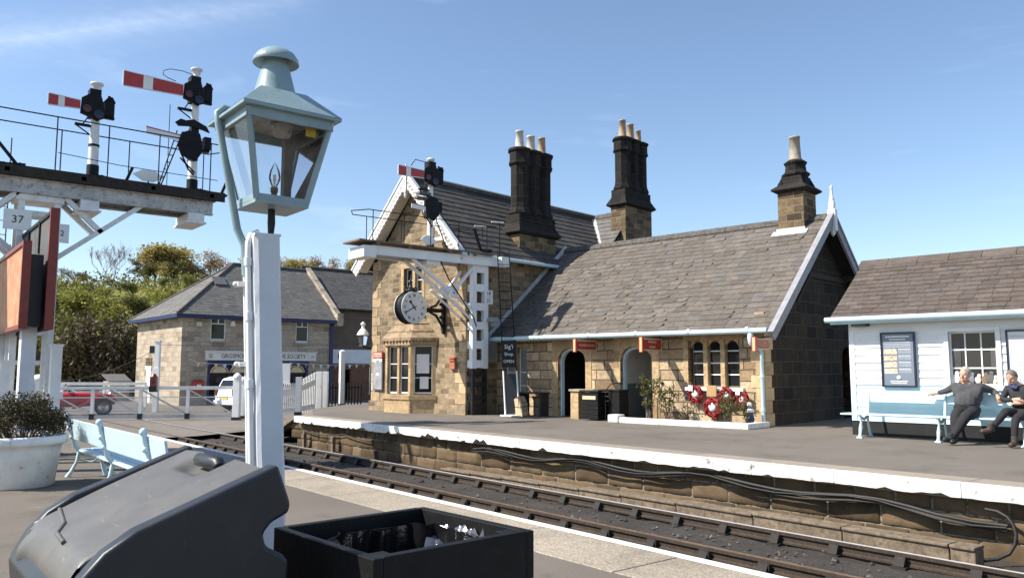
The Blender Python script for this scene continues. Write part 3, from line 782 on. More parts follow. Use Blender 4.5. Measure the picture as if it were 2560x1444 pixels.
# canted stone bay
bay = MB(); BP = [(-12.0, GY), (-11.5, -1.85), (-10.3, -1.85), (-9.78, GY)]
def seg(i):
    a, b = V((*BP[i], 0)), V((*BP[i + 1], 0)); L = (b - a).length; t = (b - a) / L; n = V((t.y, -t.x, 0))
    return a, t, n, L
for i in range(3):
    a, t, n, L = seg(i)
    P = lambda u, z, d: a + t * u - n * d + V((0, 0, z))
    hs = [(.10, L - .10, .55, 2.02)] if i else [(.08, L - .08, .55, 2.02)]
    rect_wall(bay, 0, L, .12, 2.12, hs, P, .16)
    b2 = lambda u0, u1, z0, z1, o0, o1: bay.prism([a + t * u0 + n * o0 + V((0, 0, z0)), a + t * u1 + n * o0 + V((0, 0, z0)), a + t * u1 + n * o0 + V((0, 0, z1)), a + t * u0 + n * o0 + V((0, 0, z1))], -n * (o0 - o1))
    b2(-.03, L + .03, .40, .52, .07, -.14); b2(-.03, L + .03, -.14, .40, .035, -.1); b2(-.02, L + .02, 2.02, 2.16, .05, -.12)
bo = bay.build('bay_window', K['stone_dress'], st)
for i, k in ((1, 2), (2, 1), (0, 1)):
    a, t, n, L = seg(i); P = lambda u, y, z: a + t * u - n * y + V((0, 0, z))
    w = (L - .2) / k
    for j in range(k):
        sash('window_light', .10 + w * j + (.05 if j else 0), .10 + w * (j + 1) - (.05 if j < k - 1 else 0), .57, 2.01, .09, bo, (.33, .62), P=P)
    if k == 2:
        m_ = MB(); c = a + t * (L / 2); m_.prism([c - t * .05 - n * .02 + V((0, 0, .55)), c + t * .05 - n * .02 + V((0, 0, .55)), c + t * .05 - n * .02 + V((0, 0, 2.02)), c - t * .05 - n * .02 + V((0, 0, 2.02))], -n * .12); m_.build('mullion', K['stone_dress'], bo)
a, t, n, L = seg(2); m_ = MB(); c = lambda u, z: a + t * u - n * .075 + V((0, 0, z))
for (u0, u1, z0, z1) in ((.18, L - .2, 1.18, 1.75), (.28, L - .22, .72, 1.08)): m_.poly([c(u0, z0), c(u1, z0), c(u1, z1), c(u0, z1)])
m_.build('notice', K['paper'], bo)
rf = MB()
top = [(-11.35, GY), (-11.15, -1.50), (-10.55, -1.50), (-10.35, GY)]
def ringz(f, o):
    pts = []
    for (p, q) in zip(BP, top):
        c = V((-10.89, GY, 0)); v = V((p[0] + (q[0] - p[0]) * f, p[1] + (q[1] - p[1]) * f, 0)); dv = (v - c)
        pts.append(v + dv.normalized() * o)
    return pts
zs_ = [(0, .14, 2.16), (.0, .14, 2.24), (.33, .10, 2.42), (.33, .12, 2.44), (.66, .06, 2.66), (.66, .08, 2.68), (1, .0, 2.95)]
for (f0, o0, z0), (f1, o1, z1) in zip(zs_[:-1], zs_[1:]):
    A = [p + V((0, 0, z0)) for p in ringz(f0, o0)]; B = [p + V((0, 0, z1)) for p in ringz(f1, o1)]
    for i in range(3): rf.poly([A[i], A[i + 1], B[i + 1], B[i]])
rf.poly([p + V((0, 0, 2.16)) for p in ringz(0, .14)]); rf.poly([p + V((0, 0, 2.95)) for p in ringz(1, 0)])
for i in range(3):
    A = [p + V((0, 0, 2.15)) for p in ringz(0, .11)]
    for k in range(9):
        c = A[i].lerp(A[i + 1], (k + .5) / 9); rf.box(c.x - .02, c.y - .02, 2.10, c.x + .02, c.y + .02, 2.16)
rf.build('bay_roof', pm('bay_roof_stone', (.28, .20, .12), .9, .35, 3, bump=.4, c2=(.12, .09, .06), thr=(.5, .65)), bo)
# roofs
OH = .42; sl = (RZ - EZ) / (RY + OH)
lo = st
def roof_plane(name, BLp, BRp, TLp, TRp, mat, seed, w=.34, g=.235, notch=0.0, skip=None, th=.09):
    n = (V(BRp) - V(BLp)).cross(V(TLp) - V(BLp)).normalized()
    u = MB(); u.prism([V(p) - n * (th + .004) for p in (BLp, BRp, TRp, TLp)], n * th, 1)
    slates(u, BLp, BRp, TLp, TRp, w, g, lift=.014 if notch else .024, seed=seed, notch=notch, skip=skip)
    return u.build(name, [mat, K['under']], st)
def nf(s, h):
    return .42 if 0.8 < s < 6.2 and h < 3.4 else .10
r1 = roof_plane('roof', (XL - .2, -OH, EZ), (.38, -OH, EZ), (XL - .2, RY, RZ), (.38, RY, RZ), K['slate_low'], 1, .31, .205, notch=nf)
r1['label'] = 'long brown slate roof with slipped slates'
roof_plane('roof_rear', (.38, 2 * RY + OH, EZ), (XL - .2, 2 * RY + OH, EZ), (.38, RY, RZ), (XL - .2, RY, RZ), K['slate_low'], 2)
mb = MB(); x = XL - .3
while x < .38:
    w = min(.62, .38 - x); mb.prism([(x, RY - .17, RZ - .09), (x, RY - .14, RZ + .0), (x, RY, RZ + .085), (x, RY + .14, RZ + .0), (x, RY + .17, RZ - .09)], (w - .008, 0, 0)); x += w
mb.build('ridge_tiles', K['ridge'], st)
CE = 4.62; CRZ = 7.3; CO = .42
gx0, gx1 = GM - 2.55, GM + 2.55
slc = (CRZ - CE) / 2.55
gy0 = GY - .42
r2 = roof_plane('cross_wing_roof', (gx1, gy0, CE), (gx1, 10.4, CE), (GM, gy0, CRZ), (GM, 10.4, CRZ), K['slate_grey'], 3, .36, .26)
roof_plane('cross_wing_roof', (gx0, 10.4, CE), (gx0, gy0, CE), (GM, 10.4, CRZ), (GM, gy0, CRZ), K['slate_grey'], 4, .36, .26)
roof_plane('rear_wing_roof', (GM, 5.2, CE - .02), (-8.85, 5.2, CE - .02), (GM, 7.8, CRZ - .02), (-8.85, 7.8, CRZ - .02), K['slate_shop'], 5, .36, .26)
roof_plane('rear_wing_roof', (-8.85, 10.4, CE - .02), (GM, 10.4, CE - .02), (-8.85, 7.8, CRZ - .02), (GM, 7.8, CRZ - .02), K['slate_shop'], 6, .36, .26)
mb = MB(); y = gy0 - .02
while y < 10.4:
    w = min(.62, 10.4 - y); mb.prism([(GM - .17, y, CRZ - .11), (GM - .13, y, CRZ + .02), (GM, y, CRZ + .10), (GM + .13, y, CRZ + .02), (GM + .17, y, CRZ - .11)][::-1], (0, w - .008, 0)); y += w
x = GM + .2
while x < -8.86:
    w = min(.62, -8.85 - x); mb.prism([(x, 7.63, CRZ - .12), (x, 7.67, CRZ + .0), (x, 7.8, CRZ + .08), (x, 7.93, CRZ + .0), (x, 7.97, CRZ - .12)], (w - .008, 0, 0)); x += w
mb.build('ridge_tiles', K['ridge'], st)
mb = MB(); mb.beam((GM + .05, 7.72, CRZ + .0), (GM + 2.25, 5.45, CE + .30), .20, .02, (0, 0, 1)); mb.build('lead_flashing', K['lead'], st); mb = MB(); mb.beam((XL + .03, RY, RZ + .10), (XL + .03, -OH, EZ + .06), .14, .03, (1, 0, 0)); mb.build('lead_flashing', K['lead'], st)
# barge boards, brackets, finials
def barge(name, p, q, out, wid, mat, deco=True, thick=.06):
    p, q = V(p), V(q); t = (q - p).normalized(); o = V(out); dn = t.cross(o)
    if dn.z > 0: dn = -dn
    mb = MB(); L = (q - p).length; n = int(L / .16)
    low = []
    for i in range(n * 4 + 1):
        s = L * i / (n * 4); low.append(p + t * s + dn * (wid - (.035 * abs(math.sin(PI * i / 4)) if deco else 0)))
    mb.prism([p, q] + low[::-1], o * thick)
    ob = mb.build(name, mat, st)
    if deco:
        m2 = MB()
        for i in range(n):
            c = p + t * (L * (i + .5) / n) + dn * (wid * .52)
            for s in (-.06, .06):
                m2.beam(c + t * s * .9 - t * .03 + o * (thick + .004) + dn * .05, c + t * s * .9 + t * .035 + o * (thick + .004) - dn * .06, .028, .012, o)
        m2.build('carving', K['carving'], ob)
    m3 = MB(); m3.beam(p + o * (thick * .3) - dn * .03, q + o * (thick * .3) - dn * .03, .14, .05, dn); m3.build('verge_strip', mat, ob)
    return ob
K['bargeshade'] = pm('shaded_white_board', (.27, .27, .29), .6, .15, 5, c2=(.19, .18, .17), thr=(.6, .7))  # white barge board greyed: the end gable's shade is in its colour
K['carving'] = pm('shaded_carving', (.42, .37, .31), .8, .2)  # darker than the board to draw the shadow in the carved recesses
fo = (0, -1, 0)
for e, s in ((gx0 - .12, 1), (gx1 + .12, -1)):
    barge('barge_board', (GM, gy0, CRZ + .06), (e, gy0, CE - .1), fo, .30, K['whited'])
mb = MB()
mb.box(GM - .07, gy0 - .10, CRZ - .55, GM + .07, gy0 + .05, CRZ + .12); mb.lathe([(.0, CRZ - .75), (.05, CRZ - .68), (.06, CRZ - .6), (.05, CRZ - .55)], (GM, gy0 - .03, 0), 10)
mb.tube([(GM, gy0 - .03, CRZ + .12), (GM, gy0 - .03, CRZ + .34)], .025, 8); mb.build('finial', K['whited'], st)
mb = MB()
for s in (-1, 1): mb.beam((GM + s * 1.15, GY - .2, 5.15), (GM + s * 1.95, GY - .2, 5.15), .3, .10)
mb.build('purlin_ends', K['whited'], st)
mb = MB()
mb.poly([(gx0 + .05, gy0 + .03, CE - .15), (GM, gy0 + .03, CRZ - .22), (GM, GY, CRZ - .22), (gx0 + .05, GY, CE - .15)]); mb.poly([(gx1 - .05, gy0 + .03, CE - .15), (GM, gy0 + .03, CRZ - .22), (GM, GY, CRZ - .22), (gx1 - .05, GY, CE - .15)][::-1]); mb.build('soffit', K['cream'], st)
for p, q, wd in (((.38, RY, RZ + .06), (.38, -OH - .08, EZ - .12), .19), ((.38, RY, RZ + .06), (.38, 2 * RY + OH + .08, EZ - .12), .19)):
    barge('barge_board', p, q, (1, 0, 0), wd, K['bargeshade'], False)
mb = MB(); mb.box(.30, RY - .075, RZ - .40, .50, RY + .075, RZ + .16); mb.lathe([(.085, RZ + .16), (.085, RZ + .36), (.06, RZ + .40), (.075, RZ + .43), (.045, RZ + .50), (.03, RZ + .72), (.045, RZ + .75), (.0, RZ + .82)], (.40, RY, 0), 12)
mb.lathe([(.0, RZ - .55), (.06, RZ - .48), (.07, RZ - .4)], (.40, RY, 0), 10); mb.build('finial', K['white'], st)
mb = MB()
for yy in (RY - 1.6, RY + 1.6):
    mb.beam((-.05, yy, RZ - 1.5), (.42, yy, RZ - 1.5), .12, .16); mb.beam((.03, yy, RZ - 2.3), (.40, yy, RZ - 1.62), .10, .12)
mb.beam((.0, RY - 1.7, RZ - 1.55), (.0, RY + 1.7, RZ - 1.55), .10, .14); mb.build('roof_timbers', K['timber'], st)
# gutters
mb = MB(); mb.tube([(XL + .0, -OH - .06, EZ - .02), (.30, -OH - .06, EZ - .045)], .062, 10)
for x in [XL + .8 + i * 1.5 for i in range(6)]: mb.tube([(x, -OH - .06, EZ - .02), (x + .07, -OH - .06, EZ - .02)], .072, 10)
mb.box(XL, -OH + .0, EZ - .10, .34, -OH + .03, EZ - .01); mb.build('gutter', K['duck'], st)
mb = MB(); mb.tube([(gx1 + .03, gy0 + .2, CE - .03), (gx1 + .03, 5.2, CE - .03)], .06, 8); mb.build('gutter', K['duck'], st)
mb = MB(); mb.lathe([(.03, 1.84), (.055, 1.88), (.07, 1.98), (.065, 2.06), (.055, 2.1)], (-.10, -OH - .05, 0), 10)
mb.tube([(-.10, -OH - .05, 1.86), (-.05, -.16, 1.78), (-.03, -.09, 1.70), (-.03, -.09, .02)], .042, 10)
for z in (.35, 1.1): mb.tube([(-.03, -.09, z), (-.03, -.09, z + .07)], .058, 10)
mb.build('downpipe', K['duck'], st)
K['potw2'] = pm('grey_buff_pot', (.33, .28, .22), .85, .25, 6, c2=(.16, .13, .10), thr=(.55, .72))
# chimneys: square base, splayed skirt, octagonal flues, moulded cap, pots
def chimney(x0, y0, wx, wy, z0, zs, ztop, flues, potm, pot_h, parent, rsh=.33, single=False):
    mb = MB(); mb.box(x0, y0, z0, x0 + wx, y0 + wy, zs); ch = mb.build('chimney_stack', K['stone_chbase'], parent)
    mb = MB(); a = .13
    def ring(o, z): return [V((x0 - o, y0 - o, z)), V((x0 + wx + o, y0 - o, z)), V((x0 + wx + o, y0 + wy + o, z)), V((x0 - o, y0 + wy + o, z))]
    prof = [(.02, zs - .05), (a, zs + .02), (a, zs + .06), (-.02 if not single else -.07, zs + (.22 if single else .34)), (-.02 if not single else -.08, zs + (.40 if single else .62))]
    for (o0, z_0), (o1, z_1) in zip(prof[:-1], prof[1:]):
        A, B = ring(o0, z_0), ring(o1, z_1)
        for i in range(4): mb.poly([A[i], A[(i + 1) % 4], B[(i + 1) % 4], B[i]])
    mb.poly(ring(prof[-1][0], prof[-1][1])); mb.poly(ring(prof[0][0], prof[0][1])[::-1])
    # broach spurs
    for (cx, cy) in ((x0, y0), (x0 + wx, y0), (x0 + wx, y0 + wy), (x0, y0 + wy)):
        dx = .14 if cx == x0 else -.14; dy = .14 if cy == y0 else -.14
        mb.add([(cx, cy, zs + (.18 if single else .3)), (cx + dx, cy, zs + (.17 if single else .28)), (cx, cy + dy, zs + (.17 if single else .28)), (cx + dx * .55, cy + dy * .55, zs + (.36 if single else .58))], [(0, 1, 3), (0, 3, 2), (1, 2, 3), (0, 2, 1)])
    mb.build('skirt', K['stone_soot'], ch)
    for (fx, fy) in flues:
        mb = MB(); r0 = rsh; rt = PI / 8
        if single: pr = [(r0 * 1.08, zs + .2), (r0 * 1.05, zs + .40), (r0 * 1.22, zs + .46), (r0 * 1.2, zs + .50), (r0 * .92, zs + .57), (r0 * .86, zs + .72), (r0 * 1.0, zs + .79), (r0 * .98, zs + .82), (r0 * .68, zs + .88)]
        else: pr = [(r0 * 1.05, zs + .4), (r0 * 1.05, zs + .62), (r0 * 1.16, zs + .66), (r0 * 1.12, zs + .74), (r0 * .97, zs + .86), (r0 * .93, zs + 1.0), (r0 * .93, ztop - .58), (r0 * 1.14, ztop - .50), (r0 * 1.14, ztop - .44), (r0 * 1.06, ztop - .42), (r0 * 1.06, ztop - .12), (r0 * 1.22, ztop - .08), (r0 * 1.22, ztop - .02), (r0 * 1.0, ztop + .03)]
        mb.lathe(pr, (fx, fy, 0), 8, sm=False, rot=rt); mb.build('flue', K['stone_soot'], ch)
    zt = zs + .87 if single else ztop
    for (fx, fy), (pmn, ph, pr_) in zip(flues, potm):
        mb = MB(); mb.lathe([(pr_ * 1.12, zt - .02), (pr_ * 1.12, zt + .04), (pr_, zt + .07), (pr_ * .84, zt + ph - .05), (pr_ * .92, zt + ph - .045), (pr_ * .92, zt + ph), (pr_ * .7, zt + ph), (pr_ * .66, zt + ph - .3)], (fx, fy, 0), 16, caps=False)
        mb.build('chimney_pot', K[pmn], ch)
    return ch
chimney(-9.25, 1.15, .62, 1.80, 4.0, 5.62, 8.42, [(-8.94, 1.50), (-8.94, 2.05), (-8.94, 2.60)], [('potw', .62, .145), ('potw', .56, .15), ('pot', .62, .14)], .6, st)['label'] = 'tall triple sooty chimney on the cross wing roof with two pale pots and one tan pot'
chimney(-9.30, 7.0, .66, 1.75, 5.5, 7.42, 10.05, [(-8.97, 7.35), (-8.97, 7.88), (-8.97, 8.42)], [('pot', .72, .15), ('pot', .68, .15), ('pot', .55, .12)], .6, st)['label'] = 'rear triple sooty chimney with three tan pots'
chimney(-.88, RY - .40, .70, .80, RZ - .75, 6.0, 7.0, [(-.53, RY)], [('potw2', .66, .155)], .7, st, .30, True)['label'] = 'short single flue chimney at the right gable with one tall pot'
mb = MB(); mb.box(-.92, RY - .46, RZ - .52, -.14, RY - .40, RZ - .26); mb.build('lead_flashing', K['lead'], st); mb = MB(); mb.beam((-.53, RY - .44, RZ - .33), (-.53, RY - .62, RZ - .47), .95, .02, (0, 1, 1)); mb.build('lead_flashing', K['lead'], st)
mb = MB()
mb.poly([(-9.30, 1.10, 5.25), (-9.22, 1.10, 5.32), (-8.60, 1.10, 4.72), (-8.66, 1.10, 4.64)]); mb.build('lead_flashing', K['lead'], st)
# ------------------------------------------------------------------ wooden hut (local frame)
HY = R(7); HO = V((-8.27, 15.45, .68))
hut = thing('wooden_hut', 'white weatherboarded platform hut with pale blue lower boards and brown slate roof', 'hut', HO, HY)
def hw(x, y, z=0.0): return HO + V((x * math.cos(HY) - y * math.sin(HY), x * math.sin(HY) + y * math.cos(HY), z))
HL, HD = 7.0, 3.3
HW = [(1.82, 2.60, .98, 1.98)]
wb = MB(); zlist = [.28 + .1425 * i for i in range(6)] + [.99]
def boards(mb, z0, z1, n, mi, holes):
    h = (z1 - z0) / n
    for i in range(n):
        a, b = z0 + h * i, z0 + h * (i + 1)
        segs = [(.10, HL)]
        for hx0, hx1, hz0, hz1 in holes:
            if b > hz0 + .01 and a < hz1 - .01:
                segs = [q for s in segs for q in ((s[0], min(s[1], hx0)), (max(s[0], hx1), s[1])) if q[1] - q[0] > .01]
        for s in segs:
            mb.add([(s[0], -.024, a), (s[1], -.024, a), (s[1], -.004, b), (s[0], -.004, b), (s[0], 0, a), (s[1], 0, a)], [(0, 1, 2, 3), (4, 5, 1, 0)], mi)
boards(wb, .99, 2.0, 7, 0, HW); boards(wb, .28, .99, 5, 1, [])
wb.box(0, -.03, .28, .10, .06, .99, 1); wb.box(0, -.03, .99, .10, .06, 2.0, 0)
wb.box(0, -.028, 2.0, HL, .02, 2.22, 0)
rect_wall(wb, 0, HL, .28, 2.2, HW, lambda x, z, d: (x, .002 + d, z), .1)
wb.poly([(0, HD, .28), (0, .002, .28), (0, .002, 2.25), (0, HD / 2, 3.45), (0, HD, 2.25)], 0)
wb.poly([(HL, .002, .28), (HL, HD, .28), (HL, HD, 2.25), (HL, HD / 2, 3.45), (HL, .002, 2.25)], 0); wb.poly([(HL, HD, .28), (0, HD, .28), (0, HD, 2.25), (HL, HD, 2.25)], 0)
wb.build('weatherboard_wall', [K['white'], K['duckw']], hut)
mb = MB(); mb.box(-.01, -.012, -.1, HL, HD, .278); mb.box(.05, -.03, -.02, HL, .0, .05); mb.build('plinth', K['blackm'], hut)
RYh = HD / 2; ez, rz = 2.30, 3.62
u = MB(); BLp, BRp, TLp, TRp = (-.26, -.30, ez), (HL + .3, -.30, ez), (-.26, RYh, rz), (HL + .3, RYh, rz)
n = (V(BRp) - V(BLp)).cross(V(TLp) - V(BLp)).normalized()
u.prism([V(p) - n * .07 for p in (BLp, BRp, TRp, TLp)], n * .066, 1); slates(u, BLp, BRp, TLp, TRp, .30, .17, seed=21)
u.prism([V((p[0], HD - p[1], p[2])) for p in (BRp, BLp, TLp, TRp)], (0, 0, -.07), 1)
u.build('roof', [K['slate_hut'], K['under']], hut)
mb = MB(); x = -.3
while x < HL:
    mb.prism([(x, RYh - .2, rz - .12), (x, RYh - .19, rz - .07), (x, RYh, rz + .055), (x, RYh + .19, rz - .07), (x, RYh + .2, rz - .12)], (.59, 0, 0)); x += .6
mb.build('ridge_tiles', K['slate_hut'], hut)
mb = MB(); mb.tube([(-.33, -.36, ez - .03), (HL, -.36, ez - .045)], .055, 10); mb.box(-.26, -.30, ez - .12, HL, -.27, ez - .015); mb.build('gutter', K['duck'], hut)
mb = MB(); mb.box(.14, -.25, 2.13, .42, -.03, 2.24); mb.build('bulkhead_lamp', K['greyp'], hut)
a, b, c, e = HW[0]
wo = sash('window', a, b, c, e, .05, hut, (.33, .665), vb=2, gl=glassm('hut_window_glass', (.035, .035, .038), .05))
mb = MB()
for p0, p1 in (((a - .07, c - .07), (a, e + .07)), ((b, c - .07), (b + .07, e + .07))): mb.box(p0[0], -.045, p0[1], p1[0], .04, p1[1])
mb.box(a, -.045, e, b, .04, e + .07); mb.box(a - .1, -.08, c - .07, b + .1, .04, c); mb.build('window_frame', K['white'], wo)
for k, (x0, x1) in enumerate(((a + .04, a + .17), (b - .11, b - .04))):
    mb = MB()
    for i in range(8): mb.beam((x0 + (x1 - x0) * i / 7, .060 - .003 * (i % 2), c + .36), (x0 + (x1 - x0) * i / 7, .060 - .003 * (i % 2), e - .28 + (0 if k else .1)), (x1 - x0) / 7, .004)
    mb.build('curtain', K['curtain'], wo)
goods = [(.08, 'white', .09), (.19, 'tan', .08), (.33, 'poster', .08), (.44, 'cream', .07), (.55, 'plank', .08), (.64, 'greyp', .09), (.70, 'cream', .06)]
for i, (dx, m_, r0) in enumerate(goods):
    mb = MB(); mb.ball((a + dx, .052, c + .045 + r0), r0, 8, sq=(.8, .10, 1.0)); mb.ball((a + dx + .02, .052, c + .06 + r0 * 1.9), r0 * .55, 8, sq=(.9, .10, .9))
    nm = {'white': 'white', 'tan': 'tan', 'poster': 'blue grey', 'cream': 'cream', 'plank': 'brown', 'greyp': 'dark grey'}[m_]
    pos = ['at the far left of', 'second from the left in', 'near the middle of', 'in the middle of', 'right of the middle of', 'near the right of', 'at the far right of'][i]
    o = mb.build('soft_toy', K[m_], None); o.location = HO; o.rotation_euler.z = HY
    tag(o, f'{nm} soft toy on display {pos} the hut window', 'toy', 'soft toys in the hut window')
def poster(name, x0, x1, z0, z1, label):
    t = thing(name, label, 'poster', hw((x0 + x1) / 2, -.03, z0), HY); w = (x1 - x0) / 2; h = z1 - z0
    mb = MB(); f = .03
    for q in ((-w, 0, w, f), (-w, h - f, w, h), (-w, f, -w + f, h - f), (w - f, f, w, h - f)): mb.box(q[0], -.05, q[1], q[2], .0, q[3])
    mb.build('frame', K['navyf'], t); return t, w, h
t, w, h = poster('framed_poster', .62, 1.25, .95, 2.0, 'dark framed blue grey information poster with four photographs on the hut wall')
mb = MB(); mb.box(-w + .03, -.03, .03, w - .03, .0, h - .03); pp = mb.build('poster_sheet', K['poster'], t)
for i in range(4):
    mb = MB(); z = h * .60 - i * .125; mb.box(-w + .055, -.034, z, -.02, -.031, z + .098); mb.build('photograph', K['posterp'], t)
FR = lambda x, z, y=-.0345: frame((x, y, z), (1, 0, 0), (0, 0, 1))
def printed(nm, mat, rects):                    # lines of print too small to read in the photograph
    m_ = MB(); r_ = random.Random(len(rects))
    for (x0, x1, z, hh) in rects:
        x = x0
        while x < x1: w_ = min(r_.uniform(.018, .05), x1 - x); m_.box(x, -.0345, z, x + w_ * .85, -.031, z + hh); x += w_
    m_.build(nm, mat, t)
pcap = pm('pale_blue_print', (.42, .45, .5), .5)
printed('heading', K['paper'], [(-.22, .22, h - .10, .03), (-.15, .15, h - .15, .022)]); printed('intro_text', pcap, [(-.24, .24, h - .20 - .03 * i, .014) for i in range(4)])
for i in range(4):
    z = h * .60 - i * .125; printed('caption', K['paper'], [(.01, .23, z + .085, .012)]); printed('caption_text', pcap, [(.01, .24, z + .06 - .022 * k, .012) for k in range(3)])
printed('footer', K['paper'], [(-.16, .16, .10, .018), (-.14, .14, .065, .016)]); mb = MB(); mb.lathe([(.0, -.036), (.04, -.036), (.04, -.031), (0, -.031)], (0, 0, .18), 14, axis='y'); mb.build('emblem', K['paper'], t)
t, w, h = poster('framed_poster', 2.76, 3.36, .95, 1.98, 'dark framed pale poster at the right edge beside the hut window')
mb = MB(); mb.box(-w + .03, -.03, .03, w - .03, .0, h - .03); mb.build('poster_sheet', K['posterl'], t)
mb = MB(); mb.box(-w + .05, -.034, .06, w - .05, -.031, .17); mb.build('photograph', pm('grey_photo', (.35, .35, .36), .5, .5, 12, c2=(.7, .7, .7)), t)
pgp = pm('pale_grey_print', (.5, .5, .52), .6)
for i in range(12): printed('printed_line', pgp, [(-.22, .22, h - .12 - .05 * i, .014)])
# ------------------------------------------------------------------ long blue bench
bench = thing('long_bench', 'long pale blue slatted bench with two people against the hut', 'bench', hw(0, -.35, 0), HY)
BX0, BX1 = .06, 4.4
mb = MB(); mb.box(BX0, -.42, .425, BX1, -.16, .455); mb.box(BX0, -.145, .42, BX1, .02, .45); mb.build('seat', K['duck'], bench, bevel=.008)
mb = MB(); mb.prism([(BX0 + .14, .10, .66), (BX0 + .14, .135, .66), (BX0 + .14, .175, .87), (BX0 + .14, .14, .87)], (BX1 - BX0 - .2, 0, 0)); mb.build('backrest', K['duck'], bench, bevel=.008)
for x in (.42, 1.78, 3.1, 4.2):
    mb = MB()
    def strap(pts, w=.045, hh=.035): mb.tube([(x, p[0], p[1]) for p in pts], [hh * .5 + .012] * len(pts), 8)
    mb.tube([(x, -.38, .42), (x, -.33, .30), (x, -.37, .18), (x, -.40, .07), (x, -.43, .0)], [.03, .022, .036, .028, .045], 8)
    mb.tube([(x, .0, .42), (x, .02, .25), (x, .08, .10), (x, .14, .0)], [.028, .022, .026, .04], 8)
    mb.tube([(x, -.36, .40), (x, -.18, .34), (x, .02, .40), (x, .08, .62), (x, .14, .84)], [.022, .028, .026, .024, .02], 8)
    mb.tube([(x, -.36, .46), (x, -.34, .60), (x, -.24, .66), (x, .06, .64)], [.02, .03, .022, .02], 8) if x > 99 else None
    mb.ball((x, -.34, .20), .04, 8); mb.box(x - .05, -.47, .0, x + .05, -.38, .025)
    mb.build('leg', K['duck'], bench)
# ------------------------------------------------------------------ people
def skinmesh(chains, rad, sub=2):
    """chains: lists of (joint, point); rad: joint -> radius.  one connected skin surface"""
    idx = {}; vs = []; es = set()
    for ch in chains:
        for j, p in ch:
            if j not in idx: idx[j] = len(vs); vs.append(p)
        for (a, _), (b, _) in zip(ch[:-1], ch[1:]): es.add((idx[a], idx[b]))
    me = bpy.data.meshes.new('sk'); me.from_pydata([tuple(v) for v in vs], list(es), [])
    o = bpy.data.objects.new('sk', me); COL.objects.link(o)
    sk = o.modifiers.new('s', 'SKIN'); sk.use_smooth_shade = True
    for j, i in idx.items():
        r_ = rad[j]; sv = me.skin_vertices[0].data[i]; sv.radius = (r_, r_) if not isinstance(r_, tuple) else r_; sv.use_root = (i == 0)
    ss = o.modifiers.new('u', 'SUBSURF'); ss.levels = sub; ss.render_levels = sub
    dg = bpy.context.evaluated_depsgraph_get(); dg.update()
    m2 = bpy.data.meshes.new_from_object(o.evaluated_get(dg)); bpy.data.objects.remove(o); return m2
def fuse(meshes, name, vox=.008, smooth=2):
    bm = bmesh.new()
    for m_ in meshes: bm.from_mesh(m_)
    me = bpy.data.meshes.new(name); bm.to_mesh(me); bm.free()
    o = bpy.data.objects.new('rm', me); COL.objects.link(o)
    r_ = o.modifiers.new('r', 'REMESH'); r_.mode = 'VOXEL'; r_.voxel_size = vox
    s_ = o.modifiers.new('s', 'SMOOTH'); s_.iterations = smooth; s_.factor = .5
    dg = bpy.context.evaluated_depsgraph_get(); dg.update()
    m2 = bpy.data.meshes.new_from_object(o.evaluated_get(dg)); bpy.data.objects.remove(o)
    m2.name = name; m2.polygons.foreach_set('use_smooth', [True] * len(m2.polygons)); m2.materials.clear(); return m2
def headmesh(c, look, tilt=0.0, sc=1.0):
    """head with jaw, brow, nose, mouth, eyes and ears; look = yaw, tilt = nod"""
    mb = MB(); mb.ball((0, .0, .03), .098, 18, sq=(.78, .98, 1.12)); mb.ball((0, -.030, -.055), .070, 14, sq=(.82, .80, .85)); mb.ball((0, -.045, -.085), .042, 12, sq=(1, .9, .7))
    mb.tube([(0, -.088, .028), (0, -.103, .0), (0, -.114, -.022), (0, -.098, -.034)], [.011, .013, .017, .012], 8)
    for s in (-1, 1):
        mb.ball((s * .079, .008, .0), .024, 8, sq=(.35, .7, 1.15)); mb.ball((s * .030, -.079, .045), .022, 8, sq=(1.2, .55, .45)); mb.ball((s * .040, -.070, -.020), .026, 8, sq=(1, .6, .8)); mb.ball((s * .030, -.081, .022), .012, 8)
    mb.tube([(-.024, -.087, -.062), (0, -.095, -.060), (.024, -.087, -.062)], [.006, .009, .006], 6); mb.tube([(-.02, -.087, -.074), (0, -.093, -.075), (.02, -.087, -.074)], [.006, .009, .006], 6)
    me = mb.mesh('h'); T = M.Translation(c) @ M.Rotation(look, 4, 'Z') @ M.Rotation(tilt, 4, 'X') @ M.Scale(sc, 4); me.transform(T); return me, T
def handmesh(wrist, fdir, palm, curl=.35, thumb=1, sc=1.0):
    f = V(fdir).normalized(); n = V(palm).normalized(); n = (n - f * n.dot(f)).normalized(); s = f.cross(n); w = V(wrist)
    mb = MB(); mb.tube([w - f * .02, w + f * .03, w + f * .085], [.028, .036, .038], 10)
    for k in range(4):
        o = (k - 1.5) * .019; L = (.066, .076, .072, .056)[k] * sc; p = w + f * .085 + s * o; pts = [p - f * .015]; a = .1
        for q in range(4):
            pts.append(pts[-1] + (f * math.cos(a) + n * math.sin(a)) * (L / 3 if q else .015)); a += curl
        mb.tube(pts, [.010, .0098, .009, .0082, .006], 7)
    p = w + f * .03 + s * thumb * .03; d_ = (f * .7 + s * thumb * .6 + n * .35).normalized()
    mb.tube([p, p + d_ * .03, p + d_ * .055 + f * .006, p + d_ * .068 + f * .016], [.013, .012, .0105, .007], 7)
    return mb.mesh('hd')
